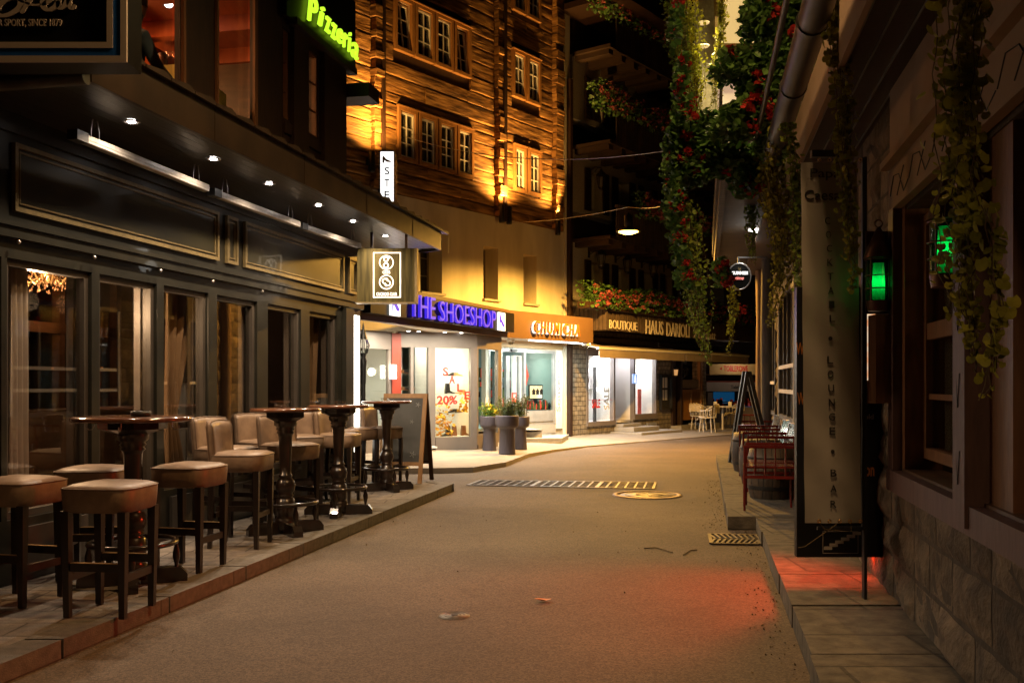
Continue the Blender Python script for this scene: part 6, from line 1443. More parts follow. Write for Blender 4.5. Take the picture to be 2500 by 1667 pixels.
# eaves, gutter
m_ = MB(W); m_.box(0.3, 9.5, -.3, .36, 3.15, 3.18); m_.build('eaves_soffit', 'darkwood', rt)
m_ = MB(W)
for t_ in (.355, .24, .12, .02): m_.box(.3, 9.5, t_, t_+.012 if t_ > .3 else t_+.006, 3.135, 3.149)
m_.build('board_edges', 'greymetal', rt)
m_ = MB(W); m_.box(.3, 9.5, .37, .4, 3.12, 3.5); m_.build('eaves_board', 'plasterdark', rt)
m_ = MB(W); m_.tube([(.3, .52, 3.42), (9.6, .52, 3.42)], .085, 16); m_.build('gutter', 'zinc', rt)
m_ = MB(W)
for q in (2.2, 4.1, 5.3, 6.5, 8.2): m_.tube([(q, .52, 3.42), (q+.05, .52, 3.42)], .093, 16)
m_.tube([(.3, .66, 3.55), (9.6, .66, 3.55)], .02, 6); m_.build('gutter_collars', 'blackmetal', rt)
m_ = MB(W); m_.box(.2, 19, -3, .36, 3.51, 3.6); m_.build('roof_slab', 'darkwood', rt)
# overhanging timber storey farther on, with soffit
m_ = MB(W); m_.box(9.6, 19.2, -.3, .9, 3.72, 3.76); m_.build('overhang_soffit', 'oldboards', rt)
m_ = MB(W); m_.box(9.6, 19.2, .86, .93, 3.66, 3.9); 
for k in range(3): m_.box(9.6, 19.2, .93+k*.001, .96, 3.9+k*.16, 4.04+k*.16)
m_.build('overhang_boards', 'oldboards', rt)
lp = W.P(14.6, .35, 3.7); dl_ = MB(W).lathe([(0, 0), (.12, 0), (.1, -.03), (0, -.03)], (14.6, .35, 3.71), 14, False).build('soffit_lamp', 'e_lampwhite', rt)
light('POINT', 'soffit_glow', W.P(14.5, .5, 3.4), 3, (1, .95, .85), dl_, size=.1); light('SPOT', 'soffit_spot', W.P(14.6, .35, 3.64), 60, (1, .95, .85), dl_, size=.08, target=W.P(14.4, .5, 0), angle=150, blend=1)
# upper room with lit window facing down the street
UP = Fr(W.P(10.6, 0, 0)[:2], (1, 0), (0, -1)); UY = W.P(10.6, 0, 0)[1]; ux = lambda px: (px-CX)/F*UY-UP.O[0]; uz = lambda py: CH_+(HY-py)/F*UY
m_ = MB(UP); m_.wall(ux(1702), ux(1702)+4, 4.35, 7.2, -.15, 0, [(ux(1762), ux(1872), uz(112), uz(-40)), (ux(1752), ux(1812), uz(262), uz(198))]); m_.build('upper_end_wall', 'stonewash', rt)
m_ = MB(UP); m_.frame(ux(1758), ux(1876), uz(116), uz(-44), .001, .04, .03); m_.box(ux(1743), ux(1757), .001, .05, uz(116), uz(-44)); m_.build('upper_window_frame', 'pinewood', rt)
MB(UP).box(ux(1762), ux(1872), -.12, -.1, uz(112), uz(-40)).build('lit_blind', 'e_warmwin', rt)
for qx_, qy_ in ((1718, 55), (1718, 112)):
    Y_ = UY-.35-(qy_ > 100)*.0; x_, y_, z_ = PX(qx_, qy_, Y_); dd = MB().lathe([(0, 0), (.06, 0), (.05, -.015), (0, -.015)], (x_, y_, z_), 14, False).build('porch_downlight', 'e_warmwin', rt)
    light('SPOT', 'porch_light', (x_, y_-.1, z_-.03), 45, (1, .78, .3), dd, size=.05, target=(x_-.15, y_-.5, 0), angle=140, blend=1)
light('AREA', 'window_glow', (ux(1800)+UP.O[0], UY-.2, 5.6), 22, (1, .72, .3), rt, size=.5, sy=.6, target=(1.5, 6.5, 4.2))
MB(UP).box(ux(1752), ux(1812), -.12, -.1, uz(262), uz(198)).build('lit_balcony_panel', emis('lit_wall_patch', (1, .62, .42), .42), rt)  # lit patch of wall, its light put in as emission
m_ = MB(W); m_.box(10.7, 19, .3, .9, 5.0, 5.05); m_.build('upper_soffit', 'greylog', rt)
# posts at the far corner
po = MB(W); x0 = rs(1874, .25); po.lathe([(.13, .1), (.12, 1.2), (.13, 2.2), (.11, 3.7)], (16.6, .05, 0), 12); tag(po.build('post', 'greylog'), 'grey weathered round post at the far corner of the right house', 'post')
po = MB(W); po.lathe([(.1, .1), (.11, 1.5), (.1, 2.6), (.12, 3.7)], (18.2, .07, 0), 10); tag(po.build('post', 'weathered'), 'reddish brown split post at the far corner of the right house', 'post')
# ---- round pub sign
gs = thing('round_sign', 'black oval hanging sign with lit white name, red word and a small harp', 'sign', PX(1805, 675, 14.5)); gy = 14.5; GS = CF(gy); gxx = lambda px: (px-CX)/F*gy; gzz = lambda py: CH_+(HY-py)/F*gy
m_ = MB(GS); n = 40; rx_, rz_ = gxx(1833)-gxx(1805), gzz(643)-gzz(675)
m_.plate([(gxx(1805)+rx_*math.cos(2*math.pi*k/n), gzz(675)+rz_*math.sin(2*math.pi*k/n)) for k in range(n)], -.12, 0); m_.build('disc', 'signblack', gs)
m_ = MB(GS); m_.tube([(gxx(1805)+rx_*math.cos(2*math.pi*k/n), .0, gzz(675)+rz_*math.sin(2*math.pi*k/n)) for k in range(n)], .011, 6, closed=True); m_.build('rim', 'steel', gs)
m_ = MB(GS); text(m_, 'GUINNESS', gxx(1786), gxx(1826), gzz(670.5), gzz(662.5), .002, .006, offset=.04); m_.build('name', 'e_guin', gs)
m_ = MB(GS); text(m_, 'time', gxx(1795), gxx(1816), gzz(683), gzz(675), .002, .006, offset=.02, shear=.3); m_.build('red_word', 'e_guinred', gs)
m_ = MB(GS); m_.plate([(gxx(1803), gzz(660)), (gxx(1808), gzz(660)), (gxx(1809), gzz(653)), (gxx(1805), gzz(655)), (gxx(1802), gzz(652))], .002, .006); m_.build('harp', 'gild', gs)
m_ = MB(GS); m_.box(gxx(1803), gxx(1806), -.08, -.05, gzz(643), gzz(628)); m_.box(gxx(1803), gxx(1875), -.08, -.05, gzz(629), gzz(626)); m_.build('bracket', 'blackmetal', gs)
# ---- cloth banner on a pole
by = 5.75; BN = CF(by); nx = lambda px: (px-CX)/F*by; nz = lambda py: CH_+(HY-py)/F*by
rip = lambda u_, v_: .012*math.sin(v_*9+u_*3)*math.sin(u_*3.1)+.004*math.sin(v_*31+u_*7)
bn = thing('banner', 'long vertical cloth banner with black serif words for a cocktail lounge bar', 'banner', (nx(2030), by, .13))
m_ = MB(BN); n = 12; rw = 44; vs = []
for j in range(rw+1):
    for i in range(n+1):
        u_, v_ = i/n, j/rw; vs.append((nx(1955+10*(1-v_))+(nx(2103)-nx(1965))*u_, rip(u_, v_), nz(1276)+(nz(397)-nz(1276))*v_))
m_.add(vs, [(j*(n+1)+i, j*(n+1)+i+1, (j+1)*(n+1)+i+1, (j+1)*(n+1)+i) for j in range(rw) for i in range(n)], True); cl = m_.build('cloth', 'fabric', bn, fix=False)
m_ = MB(BN)
for i, c in enumerate('COCKTAIL'): text(m_, c, nx(2013+i*1.6), nx(2026+i*1.6), nz(548+i*34), nz(531+i*34), .014, .003, offset=-.002)
for i, c in enumerate('LOUNGE'): text(m_, c, nx(2021+i*1), nx(2035+i*1), nz(887+i*34.8), nz(869+i*34.8), .014, .003)
for i, c in enumerate('BAR'): text(m_, c, nx(2026), nx(2041), nz(1162+i*38), nz(1145+i*38), .014, .003)
for px, py in ((2027, 826), (2033, 1102)): m_.lathe([(0, 0)], (0, 0, 0), 3, False) if False else m_.plate([(nx(px)+.012*math.cos(k*.628), nz(py)+.012*math.sin(k*.628)) for k in range(10)], .014, .017)
text(m_, 'Papa', nx(1978), nx(2052), nz(441), nz(412), .014, .003); text(m_, 'Caesar', nx(1964), nx(2066), nz(489), nz(464), .014, .003)
def onc(v):
    v_ = (v[2]-nz(1276))/(nz(397)-nz(1276)); u_ = (v[0]-nx(1955+10*(1-v_)))/(nx(2103)-nx(1965)); return (v[0], rip(u_, v_)+v[1]-.0125, v[2])
m_.v = [onc(v) for v in m_.v]; m_.build('lettering', 'darkletter', cl)
m_ = MB(BN)
for i in range(5):
    for py in (1271, 392): m_.torus(.009, .0035, (0, 0, 0), 12, 6); m_.v[-72:] = [(v[0]+nx(1998+i*25), v[2]+.018, nz(py)+v[1]) for v in m_.v[-72:]]
m_.build('eyelets', 'brass', bn)
m_ = MB(BN); m_.box(nx(1980), nx(2060), -.02, .02, nz(385), nz(368)); m_.box(nx(2104), nx(2112), -.012, .012, nz(1283)-.01, nz(385)); m_.box(nx(1995), nx(2112), -.01, .01, nz(1293), nz(1285)); m_.box(nx(2107), nx(2114), -.02, .02, .13, nz(385)); m_.build('pole', 'blackmetal', bn)
m_ = MB(BN); m_.tube([(nx(2040), .02, nz(1278)), (nx(2000), .03, nz(1305)), (nx(1962), .02, nz(1333)), (nx(1950), .0, nz(1336))], .003, 5)
m_.tube([(nx(2075), .015, nz(1276)), (nx(2076), .02, nz(1296)), (nx(2010), .03, nz(1290)), (nx(2000), .01, nz(1276))], .002, 5); m_.build('cord', 'stem', bn)
# black board behind it
ky_ = 6.15; BB = CF(ky_); qx = lambda px: (px-CX)/F*ky_; qz = lambda py: CH_+(HY-py)/F*ky_
bb = thing('sign_board', 'tall black sign board with a stair symbol and orange letters behind the banner', 'sign', (qx(2050), ky_, qz(1360)))
MB(BB).box(qx(1945), qx(2158), -.05, 0, qz(1360), qz(700), .004).build('board', 'signblack', bb)
m_ = MB(BB); text(m_, 'W', qx(1940)+.01, qx(1958)+.012, qz(866), qz(836), .002, .004); text(m_, 'W', qx(1944)+.006, qx(1959)+.01, qz(988), qz(958), .002, .004); text(m_, 'on', qx(2112), qx(2134), qz(1162), qz(1140), .002, .004, offset=.02); m_.build('orange_lettering', 'orangeletter', bb)
m_ = MB(BB); text(m_, 'old', qx(2110), qx(2132), qz(1023), qz(1010), .002, .004); m_.build('grey_lettering', 'lettersilver', bb)
m_ = MB(BB); P_ = [(qx(2011), qz(1341))]; 
for k in range(6): P_ += [(qx(2011+k*14), qz(1335-k*7.2)), (qx(2024+k*14), qz(1335-k*7.2))]
for k in range(5, -1, -1): P_ += [(qx(2031+k*14 if k < 5 else 2094), qz(1341-k*7.2))]
st_pts = [(2011, 1341), (2011, 1334), (2023, 1334), (2023, 1328), (2037, 1328), (2037, 1321), (2051, 1321), (2051, 1313), (2065, 1313), (2065, 1305), (2079, 1305), (2079, 1298), (2092, 1298), (2092, 1304), (2078, 1304), (2078, 1312), (2064, 1312), (2064, 1320), (2050, 1320), (2050, 1328), (2036, 1328), (2036, 1334), (2024, 1334), (2024, 1341)]
for k in range(6): m_.box(qx(2011+k*14), qx(2011+k*14+20), .002, .005, qz(1341-k*7.2), qz(1333-k*7.2))
m_.build('stair_symbol', 'fabric', bb)
m_ = MB(BB); m_.frame(qx(2008), qx(2095), qz(1350), qz(1296), .002, .004, .003); m_.build('symbol_outline', 'lettersilver', bb)
# red lamp hanging behind the board
rl = thing('red_lamp', 'small red strip lamp hanging low behind the black sign board', 'lamp', (2.38, 6.45, .33))
MB().box(2.3, 2.42, 6.3, 6.5, .295, .33).build('housing', 'alu', rl); t_ = MB().box(2.31, 2.41, 6.31, 6.49, .285, .294).build('tube', 'e_red', rl)
light('SPOT', 'red_wash', (2.47, 7.0, 1.15), 430, (1, .06, .015), rl, size=.3, target=(1.1, 6.3, 0), angle=100, blend=1, spec_=.2)
light('POINT', 'red_spill', (2.33, 6.38, .27), 1.6, (1, .05, .012), rl, size=.03)
# ---- green lanterns
def green_lantern(x, y, z, label, k=1.0, mount=True):
    r = thing('green_lantern', label, 'lantern', (x, y, z), 'copper cage lanterns with green bulbs')
    m_ = MB(); m_.lathe([(.085*k, .16*k), (.05*k, .25*k), (.012, .335*k), (.0, .34*k)], (x, y, z), 20); m_.torus(.022*k, .004, (0, 0, 0), 14, 6); m_.v[-84:] = [(x+v[0], y+v[2], z+.36*k+v[1]) for v in m_.v[-84:]]; m_.build('cap', 'copper', r)
    m_ = MB()
    for q in range(4): a = q*math.pi/2+.6; m_.tube([(x+.072*k*math.cos(a), y+.072*k*math.sin(a), z-.09*k), (x+.072*k*math.cos(a), y+.072*k*math.sin(a), z+.165*k)], .005*k, 5)
    for q in (-.02, .055, .15): m_.torus(.074*k, .004*k, (x, y, z+q*k), 24, 6)
    m_.build('cage', 'copper', r)
    m_ = MB(); m_.lathe([(.062*k, -.09*k), (.066*k, .0), (.062*k, .155*k)], (x, y, z), 20, False); m_.build('glass', 'greenglass', r)
    m_ = MB(); m_.lathe([(.06*k, -.15*k), (.068*k, -.1*k), (.068*k, -.09*k), (0, -.09*k)], (x, y, z), 16); m_.build('base', 'copper', r)
    MB().lathe([(.034*k, -.085*k), (.036*k, .02), (.03*k, .13*k)], (x, y, z), 16, False).build('glow_diffuser', 'frosted', r)  # inner cylinder added to widen the green glow
    b_ = MB().lathe([(0, -.03*k), (.01*k, -.015), (.013*k, .005*k), (.006*k, .025*k), (0, .03*k)], (x, y, z), 10, False).build('bulb', 'e_green', r)
    light('POINT', 'green_light', (x, y, z+.02), .17, (.02, 1, .35), b_, size=.02)
    if mount: wx = (y*.2+1.13); m_ = MB(); m_.box(x+.04, wx+.005, y-.015, y+.015, z-.13*k, z-.1*k); m_.box(x-.04, wx+.0, y+.09, y+.1, z-.16*k, z+.33*k); m_.build('wall_mount', 'copper', r)
green_lantern(2.14, 5.62, 1.99, 'green lit copper lantern on the stone pier between banner and window')
green_lantern(1.89, 4.2, 1.98, 'green lit lantern standing in for a reflection in the window, half hidden by the nearest ivy', .95, False)  # solid lantern stands in for a reflection in the window pane
m_ = MB(); y_ = 5.6; m_.box((2135-CX)/F*y_, (2198-CX)/F*y_, y_-.02, y_+.1, CH_+(HY-984)/F*y_, CH_+(HY-768)/F*y_)
tag(m_.build('wooden_box', 'brownwood'), 'dark brown wooden box mounted under the green lantern', 'box')
y_ = 6.05; m_ = MB(); m_.box((2108-CX)/F*y_, (2160-CX)/F*y_, y_, y_+.05, CH_+(HY-985)/F*y_, CH_+(HY-650)/F*y_); m_ = m_.build('showcase', 'brownwood'); tag(m_, 'narrow lit showcase glowing orange behind the green lantern', 'showcase')
MB().box((2115-CX)/F*y_, (2136-CX)/F*y_, y_-.006, y_-.001, CH_+(HY-928)/F*y_, CH_+(HY-765)/F*y_).build('lit_glass', emis_var('showcase_glow', (1, .35, .1), (1, .75, .5), .9, 14), m_)
# ---- terrace furniture
def red_chair():
    r = thing('red_chair', 'x', 'chair'); w_ = .25; m_ = MB()
    for x in (-w_, w_): MB().tube([(x, 0, 0), (x, 0, .44), (x, -.03, .66)], .013, 6).build('back_leg', 'redmetal', r); MB().tube([(x*.95, .36, 0), (x*.95, .36, .44)], .013, 6).build('front_leg', 'redmetal', r)
    m_.box(-w_-.012, w_+.012, -.045, -.018, .635, .665, .004); m_.box(-w_, w_, -.02, .0, .33, .36)
    for q in range(1, 5): x = -w_+q*2*w_/5; m_.tube([(x, -.005, .34), (x, -.03, .64)], .008, 5)
    m_.build('backrest', 'redmetal', r); MB().box(-w_, w_, 0, .38, .43, .455, .006).build('seat', 'redmetal', r); return r
rc_ = red_chair(); first = True
lbls = ['nearest red metal chair on the right pavement', 'red chair second from the viewer, right behind the nearest one', 'third red chair, behind the nearest barrel', 'fourth red chair along the right pavement', 'fifth red chair along the right pavement', 'sixth red chair, before the farthest barrel', 'seventh red chair beside the black folding stand', 'farthest red chair beyond the leg of the black stand']
for (py, px, rz, k), lb in zip([(1088, 1880, -11, 1.0), (1081, 1881, -11, 1.0), (1065, 1882, -11, 1.05), (1055, 1866, -11, 1.05), (1046, 1856, -11, 1.1), (1038, 1850, -11, 1.1), (1027, 1842, -11, 1.12), (1012, 1838, -11, 1.12)], lbls):
    y_ = .63*F/(py-HY); x_ = (px-CX)/F*y_
    if first: rc_.location = (x_, y_, .13); rc_.rotation_euler = (0, 0, R(rz)); rc_['label'] = lb; rc_['group'] = 'red metal chairs on the right pavement'; first = False
    else: dup(rc_, (x_, y_, .13), R(rz), lb, sc_=(k, 1, 1))
for k, (x, y) in enumerate(((2.94, 10.9), (3.22, 12.45), (3.52, 14.2))):
    lb = ['nearest', 'middle', 'farthest'][k]; bt = thing('barrel_table', lb+' wooden barrel table between the red chairs', 'barrel table', (x, y, .13), 'barrel tables on the right pavement')
    MB().lathe([(.24, 0), (.27, .15), (.28, .28), (.27, .42), (.24, .56), (0, .56)], (x, y, .13), 24).build('barrel', 'barrel', bt)
    for z in (.1, .42): MB().lathe([(.268, z), (.272, z+.04)], (x, y, .13), 24, False).build('hoop', 'blackmetal', bt)
    for q in range(3):
        a = q*2.1+k; tag(MB().lathe([(.0, 0), (.028, 0), (.032, .07), (.03, .07), (.026, .01), (0, .01)], (x+.12*math.cos(a), y+.12*math.sin(a), .692), 12, False).build('glass_tumbler', 'clearg'), 'small glass tumbler on the '+lb+' barrel table', 'glass', 'tumblers on the '+lb+' barrel table')
def wire_chair(x, y, lb):
    r = thing('silver_chair', lb, 'chair', (x, y, .13), 'silver framed chairs by the stone wall'); m_ = MB()
    m_.tube([(x-.0, y-.17, .57), (x+.09, y-.19, .93), (x+.09, y+.19, .93), (x, y+.17, .57)], .011, 6); m_.build('back_frame', 'steel', r)
    MB().add([(x, y-.17, .6), (x+.085, y-.18, .92), (x+.085, y+.18, .92), (x, y+.17, .6), (x+.006, y-.17, .6), (x+.091, y-.18, .92), (x+.091, y+.18, .92), (x+.006, y+.17, .6)], [(0, 1, 2, 3), (7, 6, 5, 4), (0, 4, 5, 1), (1, 5, 6, 2), (2, 6, 7, 3), (3, 7, 4, 0)]).build('back_panel', 'polycarb', r)
    MB().box(x-.38, x, y-.19, y+.19, .56, .58).build('seat', 'steel', r)
    for a, b in ((-.36, -.17), (-.36, .17), (-.02, -.17), (-.02, .17)): MB().tube([(x+a, y+b, .13), (x+a, y+b, .56)], .01, 5).build('leg', 'steel', r)
for px, y_, lb in ((1921, 11.6, 'nearest silver framed chair against the right wall'), (1906, 12.7, 'second silver framed chair against the right wall'), (1886, 14.6, 'third silver framed chair against the right wall'), (1866, 16.5, 'farthest silver framed chair against the right wall')): wire_chair((px-CX)/F*y_, y_, lb)
# black folding stand seen edge on
ay = 15.4; fs_ = thing('folding_stand', 'black A shaped folding sign stand seen edge on beside the red chairs', 'stand', ((1828-CX)/F*ay, ay, .13)); X = lambda px: (px-CX)/F*ay; Z = lambda py: CH_+(HY-py)/F*ay
for a, b, nm in (((1790, 1113), (1826, 906), 'left'), ((1884, 1113), (1830, 906), 'right')):
    m_ = MB(); 
    for dy in (0, .22): m_.add([(X(a[0])-.02, ay+dy, .13), (X(a[0])+.03, ay+dy, .13), (X(b[0])+.03, ay+dy, Z(906)), (X(b[0])-.03, ay+dy, Z(906)), (X(a[0])-.03, ay+dy+.04, .13), (X(a[0])+.03, ay+dy+.04, .13), (X(b[0])+.03, ay+dy+.04, Z(906)), (X(b[0])-.03, ay+dy+.04, Z(906))], [(0, 1, 2, 3), (7, 6, 5, 4), (0, 4, 5, 1), (1, 5, 6, 2), (2, 6, 7, 3), (3, 7, 4, 0)])
    m_.build('leg_frame', 'redmetal' if False else 'blackmetal', fs_)
    m_ = MB(); zA, zB = .4, Z(912); f = lambda z: X(a[0])+(X(b[0])-X(a[0]))*(z-.13)/(Z(906)-.13); m_.add([(f(zA)-.01, ay+.045, zA), (f(zB)-.01, ay+.045, zB), (f(zB)-.01, ay+.215, zB), (f(zA)-.01, ay+.215, zA), (f(zA)+.01, ay+.045, zA), (f(zB)+.01, ay+.045, zB), (f(zB)+.01, ay+.215, zB), (f(zA)+.01, ay+.215, zA)], [(0, 1, 2, 3), (7, 6, 5, 4), (0, 4, 5, 1), (1, 5, 6, 2), (2, 6, 7, 3), (3, 7, 4, 0)]); pass
# ================================================================= HANGING PLANTS
def ivy(label, pts, r0, r1, n, size, m='ivy', y=8.0, tri=False, redn=0, depth=None):
    """hanging plant made of many separate trailing strands through pixel points (x, y, radius) at distance y"""
    k = y/F; path = [PX(p[0], p[1], y) for p in pts]; L_ = len(path)-1; r = thing('hanging_ivy', label, 'hanging plant', path[-1])
    rm = max(p[2] for p in pts)*k; ns = max(5, int(rm/size*(7.5 if rm/size > 2.2 or y < 6 else 6))); big = MB(); small = MB(); stm = MB(); B_ = []; S_ = []
    tot = sum(abs(path[i+1][2]-path[i][2]) for i in range(L_)); step = size*.5
    for q in range(ns):
        ox, oy = random.gauss(0, .42), random.gauss(0, .5); u0 = 0 if q % 4 else random.random()*.5*L_; u1 = L_*(1 if q < 2 else random.uniform(.35, 1)**.7); ph = random.random()*6; pl = []
        u = u0
        while u < u1:
            i = min(int(u), L_-1); f = u-i; rr = (pts[i][2]+(pts[i+1][2]-pts[i][2])*f)*k
            seg = math.dist(path[i], path[i+1]); c = [path[i][j]+(path[i+1][j]-path[i][j])*f for j in range(3)]
            p = (c[0]+ox*rr+.012*math.sin(u*5+ph), c[1]+oy*rr+.012*math.cos(u*4+ph), c[2]); pl.append(p)
            tip = 1-.55*(u-u0)/max(.01, u1-u0); s_ = size*tip*random.uniform(.5, 1.25)
            if random.random() < .86:
                e = (p[0]+random.choice((-1, 1))*s_*random.uniform(.3, .8), p[1]+random.uniform(-.7, .7)*s_, p[2]-random.random()*s_*.5); (B_ if s_ > size*.65 else S_).append(e)
            u += step/seg*random.uniform(.6, 1.4)
        if len(pl) > 3: stm.tube(pl[::3]+[pl[-1]], .0022, 3, cap=False)
    leaves(big, B_, size, .25, droop=.9, tri=tri); leaves(big, S_, size*.6, .25, droop=.9, tri=tri); big.build('foliage', m, r, uv=False, fix=False)
    stm.build('stems', 'stem', r, uv=False, fix=False)
    return r
def petals(name, label, centres, sp, size, m, group=None, n=14):
    Q_ = []
    for c_ in centres:
        for q in range(n): Q_.append(tuple(c_[i]+random.gauss(0, sp) for i in range(3)))
    f_ = MB(); leaves(f_, Q_, size); return f_, name
ivy('very long green ivy strand ending in the middle of the street, leftmost of all', [(1648, 470, 18), (1675, 520, 34), (1680, 620, 34), (1695, 700, 34), (1705, 780, 30), (1722, 850, 16), (1735, 893, 5)], 1, 1, 8000, .04, 'ivy', 9.0)
ivy('yellow lit creeper column hanging beside the lit upper window', [(1672, -30, 38), (1680, 100, 36), (1694, 180, 26), (1702, 230, 18), (1700, 292, 6)], 1, 1, 6500, .034, 'ivyyellow', 9.6)
ivy('green creeper at the left edge of the yellow lit column', [(1645, -20, 20), (1655, 80, 22), (1668, 170, 18), (1680, 260, 22), (1668, 330, 26), (1660, 420, 26), (1668, 500, 20)], 1, 1, 5000, .032, 'ivy', 9.3)
ivy('thin creeper strand crossing the lit upper window', [(1763, -20, 9), (1760, 60, 8), (1752, 130, 12), (1745, 200, 16), (1742, 270, 10)], 1, 1, 1300, .036, 'ivyolive', 9.8)
ivy('thin ivy strand hanging below the round pub sign', [(1787, 700, 11), (1790, 740, 12), (1784, 800, 9), (1778, 868, 3)], 1, 1, 1300, .036, 'ivyyellow', 10.5)
ivy('bright green strand lit by the soffit lamp above the round sign', [(1838, 440, 18), (1838, 520, 17), (1838, 590, 15), (1845, 650, 12)], 1, 1, 1300, .042, 'ivy', 12.5)
ivy('dark mixed creeper hanging left of the cloth banner', [(1880, 380, 40), (1890, 480, 50), (1915, 560, 55), (1920, 640, 42), (1900, 720, 28), (1880, 800, 14)], 1, 1, 3800, .04, 'ivyolive', 8.6)
ivy('green sprig touching the left edge of the banner', [(1925, 300, 12), (1940, 400, 22), (1945, 470, 22), (1948, 560, 18), (1950, 690, 12), (1950, 760, 5)], 1, 1, 700, .042, 'ivy', 6.9, 'round')
ivy('olive ivy strand hanging over the top of the banner', [(2035, -40, 30), (2045, 120, 26), (2062, 240, 30), (2062, 380, 32), (2072, 500, 24), (2075, 600, 20), (2078, 655, 20), (2080, 715, 6)], 1, 1, 1250, .042, 'ivyolive', 5.2, 'round')
ivy('nearest and largest ivy curtain of round leaves at the upper right', [(2370, -60, 70), (2350, 100, 72), (2345, 240, 66), (2350, 380, 62), (2355, 520, 68), (2350, 620, 56), (2345, 720, 40), (2370, 820, 20), (2385, 920, 5)], 1, 1, 1700, .043, 'ivyolive', 3.1, 'round')
ivy('sparse ivy tendril right of the nearest ivy curtain', [(2400, 500, 20), (2420, 640, 18), (2440, 760, 16), (2410, 900, 22), (2400, 980, 12)], 1, 1, 70, .042, 'ivyolive', 2.9, 'round')
ivy('tiny leafy tendril hanging from the gutter', [(1890, 300, 14), (1885, 400, 14), (1880, 470, 8)], 1, 1, 300, .04, 'ivyolive', 7.8)
# geranium masses
def gmass(label, blobs, y, nl, nf, ls=.055, fs_=.042):
    r = thing('hanging_geranium', label, 'hanging plant', PX(blobs[0][0], blobs[0][1], y), 'masses of red geraniums under the eaves'); k = y/F; P_ = []; F2 = []
    tot = sum(b[2]*b[3] for b in blobs)
    for (px, py, rx_, ry_) in blobs:
        c_ = PX(px, py, y); n = int(nl*rx_*ry_/tot)
        for q in range(n):
            a = random.random()*6.28; d = math.sqrt(random.random()); e = random.uniform(-1, 1)
            P_.append((c_[0]+rx_*k*d*math.cos(a), y+e*.28, c_[2]+ry_*k*d*math.sin(a)))
        for q in range(max(1, int(nf*rx_*ry_/tot))):
            a = random.random()*6.28; d = math.sqrt(random.random())*1.05; cc = (c_[0]+rx_*k*d*math.cos(a), y-random.uniform(.1, .36), c_[2]+ry_*k*d*math.sin(a)); sp_ = random.uniform(.014, .03)
            for w_ in range(random.randint(10, 22)): F2.append(tuple(cc[i]+random.gauss(0, sp_) for i in range(3)))
    lf = MB(); leaves(lf, P_, ls); lf.build('foliage', 'geraleaf', r, uv=False, fix=False); ff = MB(); leaves(ff, F2, fs_); ff.build('blossoms', 'redpetal', r, uv=False, fix=False); return r
gmass('broad mass of red geraniums across the top, left of the gutter', [(1840, 40, 25, 55), (1905, 50, 50, 80), (1935, 180, 40, 80), (1870, 190, 60, 60), (1800, 165, 60, 32), (1860, 265, 60, 50), (1900, 330, 45, 60), (1800, 300, 60, 38)], 8.2, 7500, 34)
gmass('drooping red geraniums at the left, around the top of the long ivy strand', [(1655, 340, 30, 35), (1720, 320, 45, 35), (1650, 410, 28, 45), (1640, 480, 18, 40), (1760, 380, 50, 45), (1830, 420, 40, 60), (1700, 400, 45, 50)], 9.0, 5600, 26)
gmass('thin line of red geranium blossoms down the left edge of the creeper', [(1648, 60, 8, 60), (1660, 200, 12, 60), (1662, 270, 14, 40), (1648, 560, 10, 60), (1662, 640, 12, 50), (1640, 500, 10, 40), (1672, 690, 10, 25)], 8.7, 800, 30, fs_=.03)
gmass('small red geranium tuft by the overhang, behind the round sign', [(1755, 650, 14, 16), (1765, 680, 14, 20), (1800, 760, 0.1, 0.1)], 12.0, 260, 12)
# ================================================================= STREET DETAILS
dg_ = thing('drain_grate', 'long steel drain grate set across the street', 'drain', (*G(1380, 1184), 0)); A = [G(1141.5, 1185.5), G(1174, 1173.6), G(1600.5, 1179), G(1595, 1194.6)]
m_ = MB(); m_.poly(A, .004, .006); m_.build('channel', 'pit', dg_)
def lerp(a, b, t_): return (a[0]+(b[0]-a[0])*t_, a[1]+(b[1]-a[1])*t_)
m_ = MB()
def bar(p, q, w_, z0=.008, z1=.014):
    d = Vector((q[0]-p[0], q[1]-p[1])); d.normalize(); nn = Vector((-d.y, d.x))*w_/2; m_.poly([(p[0]-nn.x, p[1]-nn.y), (q[0]-nn.x, q[1]-nn.y), (q[0]+nn.x, q[1]+nn.y), (p[0]+nn.x, p[1]+nn.y)], z0, z1)
for i in range(4): bar(A[i], A[(i+1) % 4], .035, .008, .016)
for k in range(1, 20): bar(lerp(A[0], A[3], k/20), lerp(A[1], A[2], k/20), .022 if k not in (7, 14) else .05, .0085, .0155)
for k in range(1, 14): bar(lerp(A[0], A[1], k/14), lerp(A[3], A[2], k/14), .008, .0075, .0125)
m_.build('bars', 'castiron', dg_)
mhx, mhy = G(1580, 1209); mh = thing('manhole_cover', 'large round manhole cover with a rusty ring beside the long grate', 'manhole cover', (mhx, mhy, 0))
m_ = MB(); m_.lathe([(.37, .004), (.37, .016), (.43, .014), (.44, .003)], (mhx, mhy, 0), 48, False); m_.build('ring', 'rust', mh)
m_ = MB(); m_.lathe([(0, .009), (.36, .009), (.365, .004)], (mhx+.02, mhy-.02, 0), 48, False); m_.build('cover', 'castiron', mh)
m_ = MB(); m_.torus(.3, .006, (mhx+.02, mhy-.02, .01), 40, 6); m_.torus(.17, .006, (mhx+.02, mhy-.02, .01), 30, 6); m_.box(mhx+.012, mhx+.028, mhy-.2, mhy+.15, .009, .017); m_.box(mhx-.16, mhx+.2, mhy-.03, mhy-.015, .0092, .0168); m_.build('relief', 'castiron', mh)
sx_, sy_ = G(1110, 1503); mh = thing('valve_cover', 'small round iron cover in the foreground asphalt', 'manhole cover', (sx_, sy_, 0))
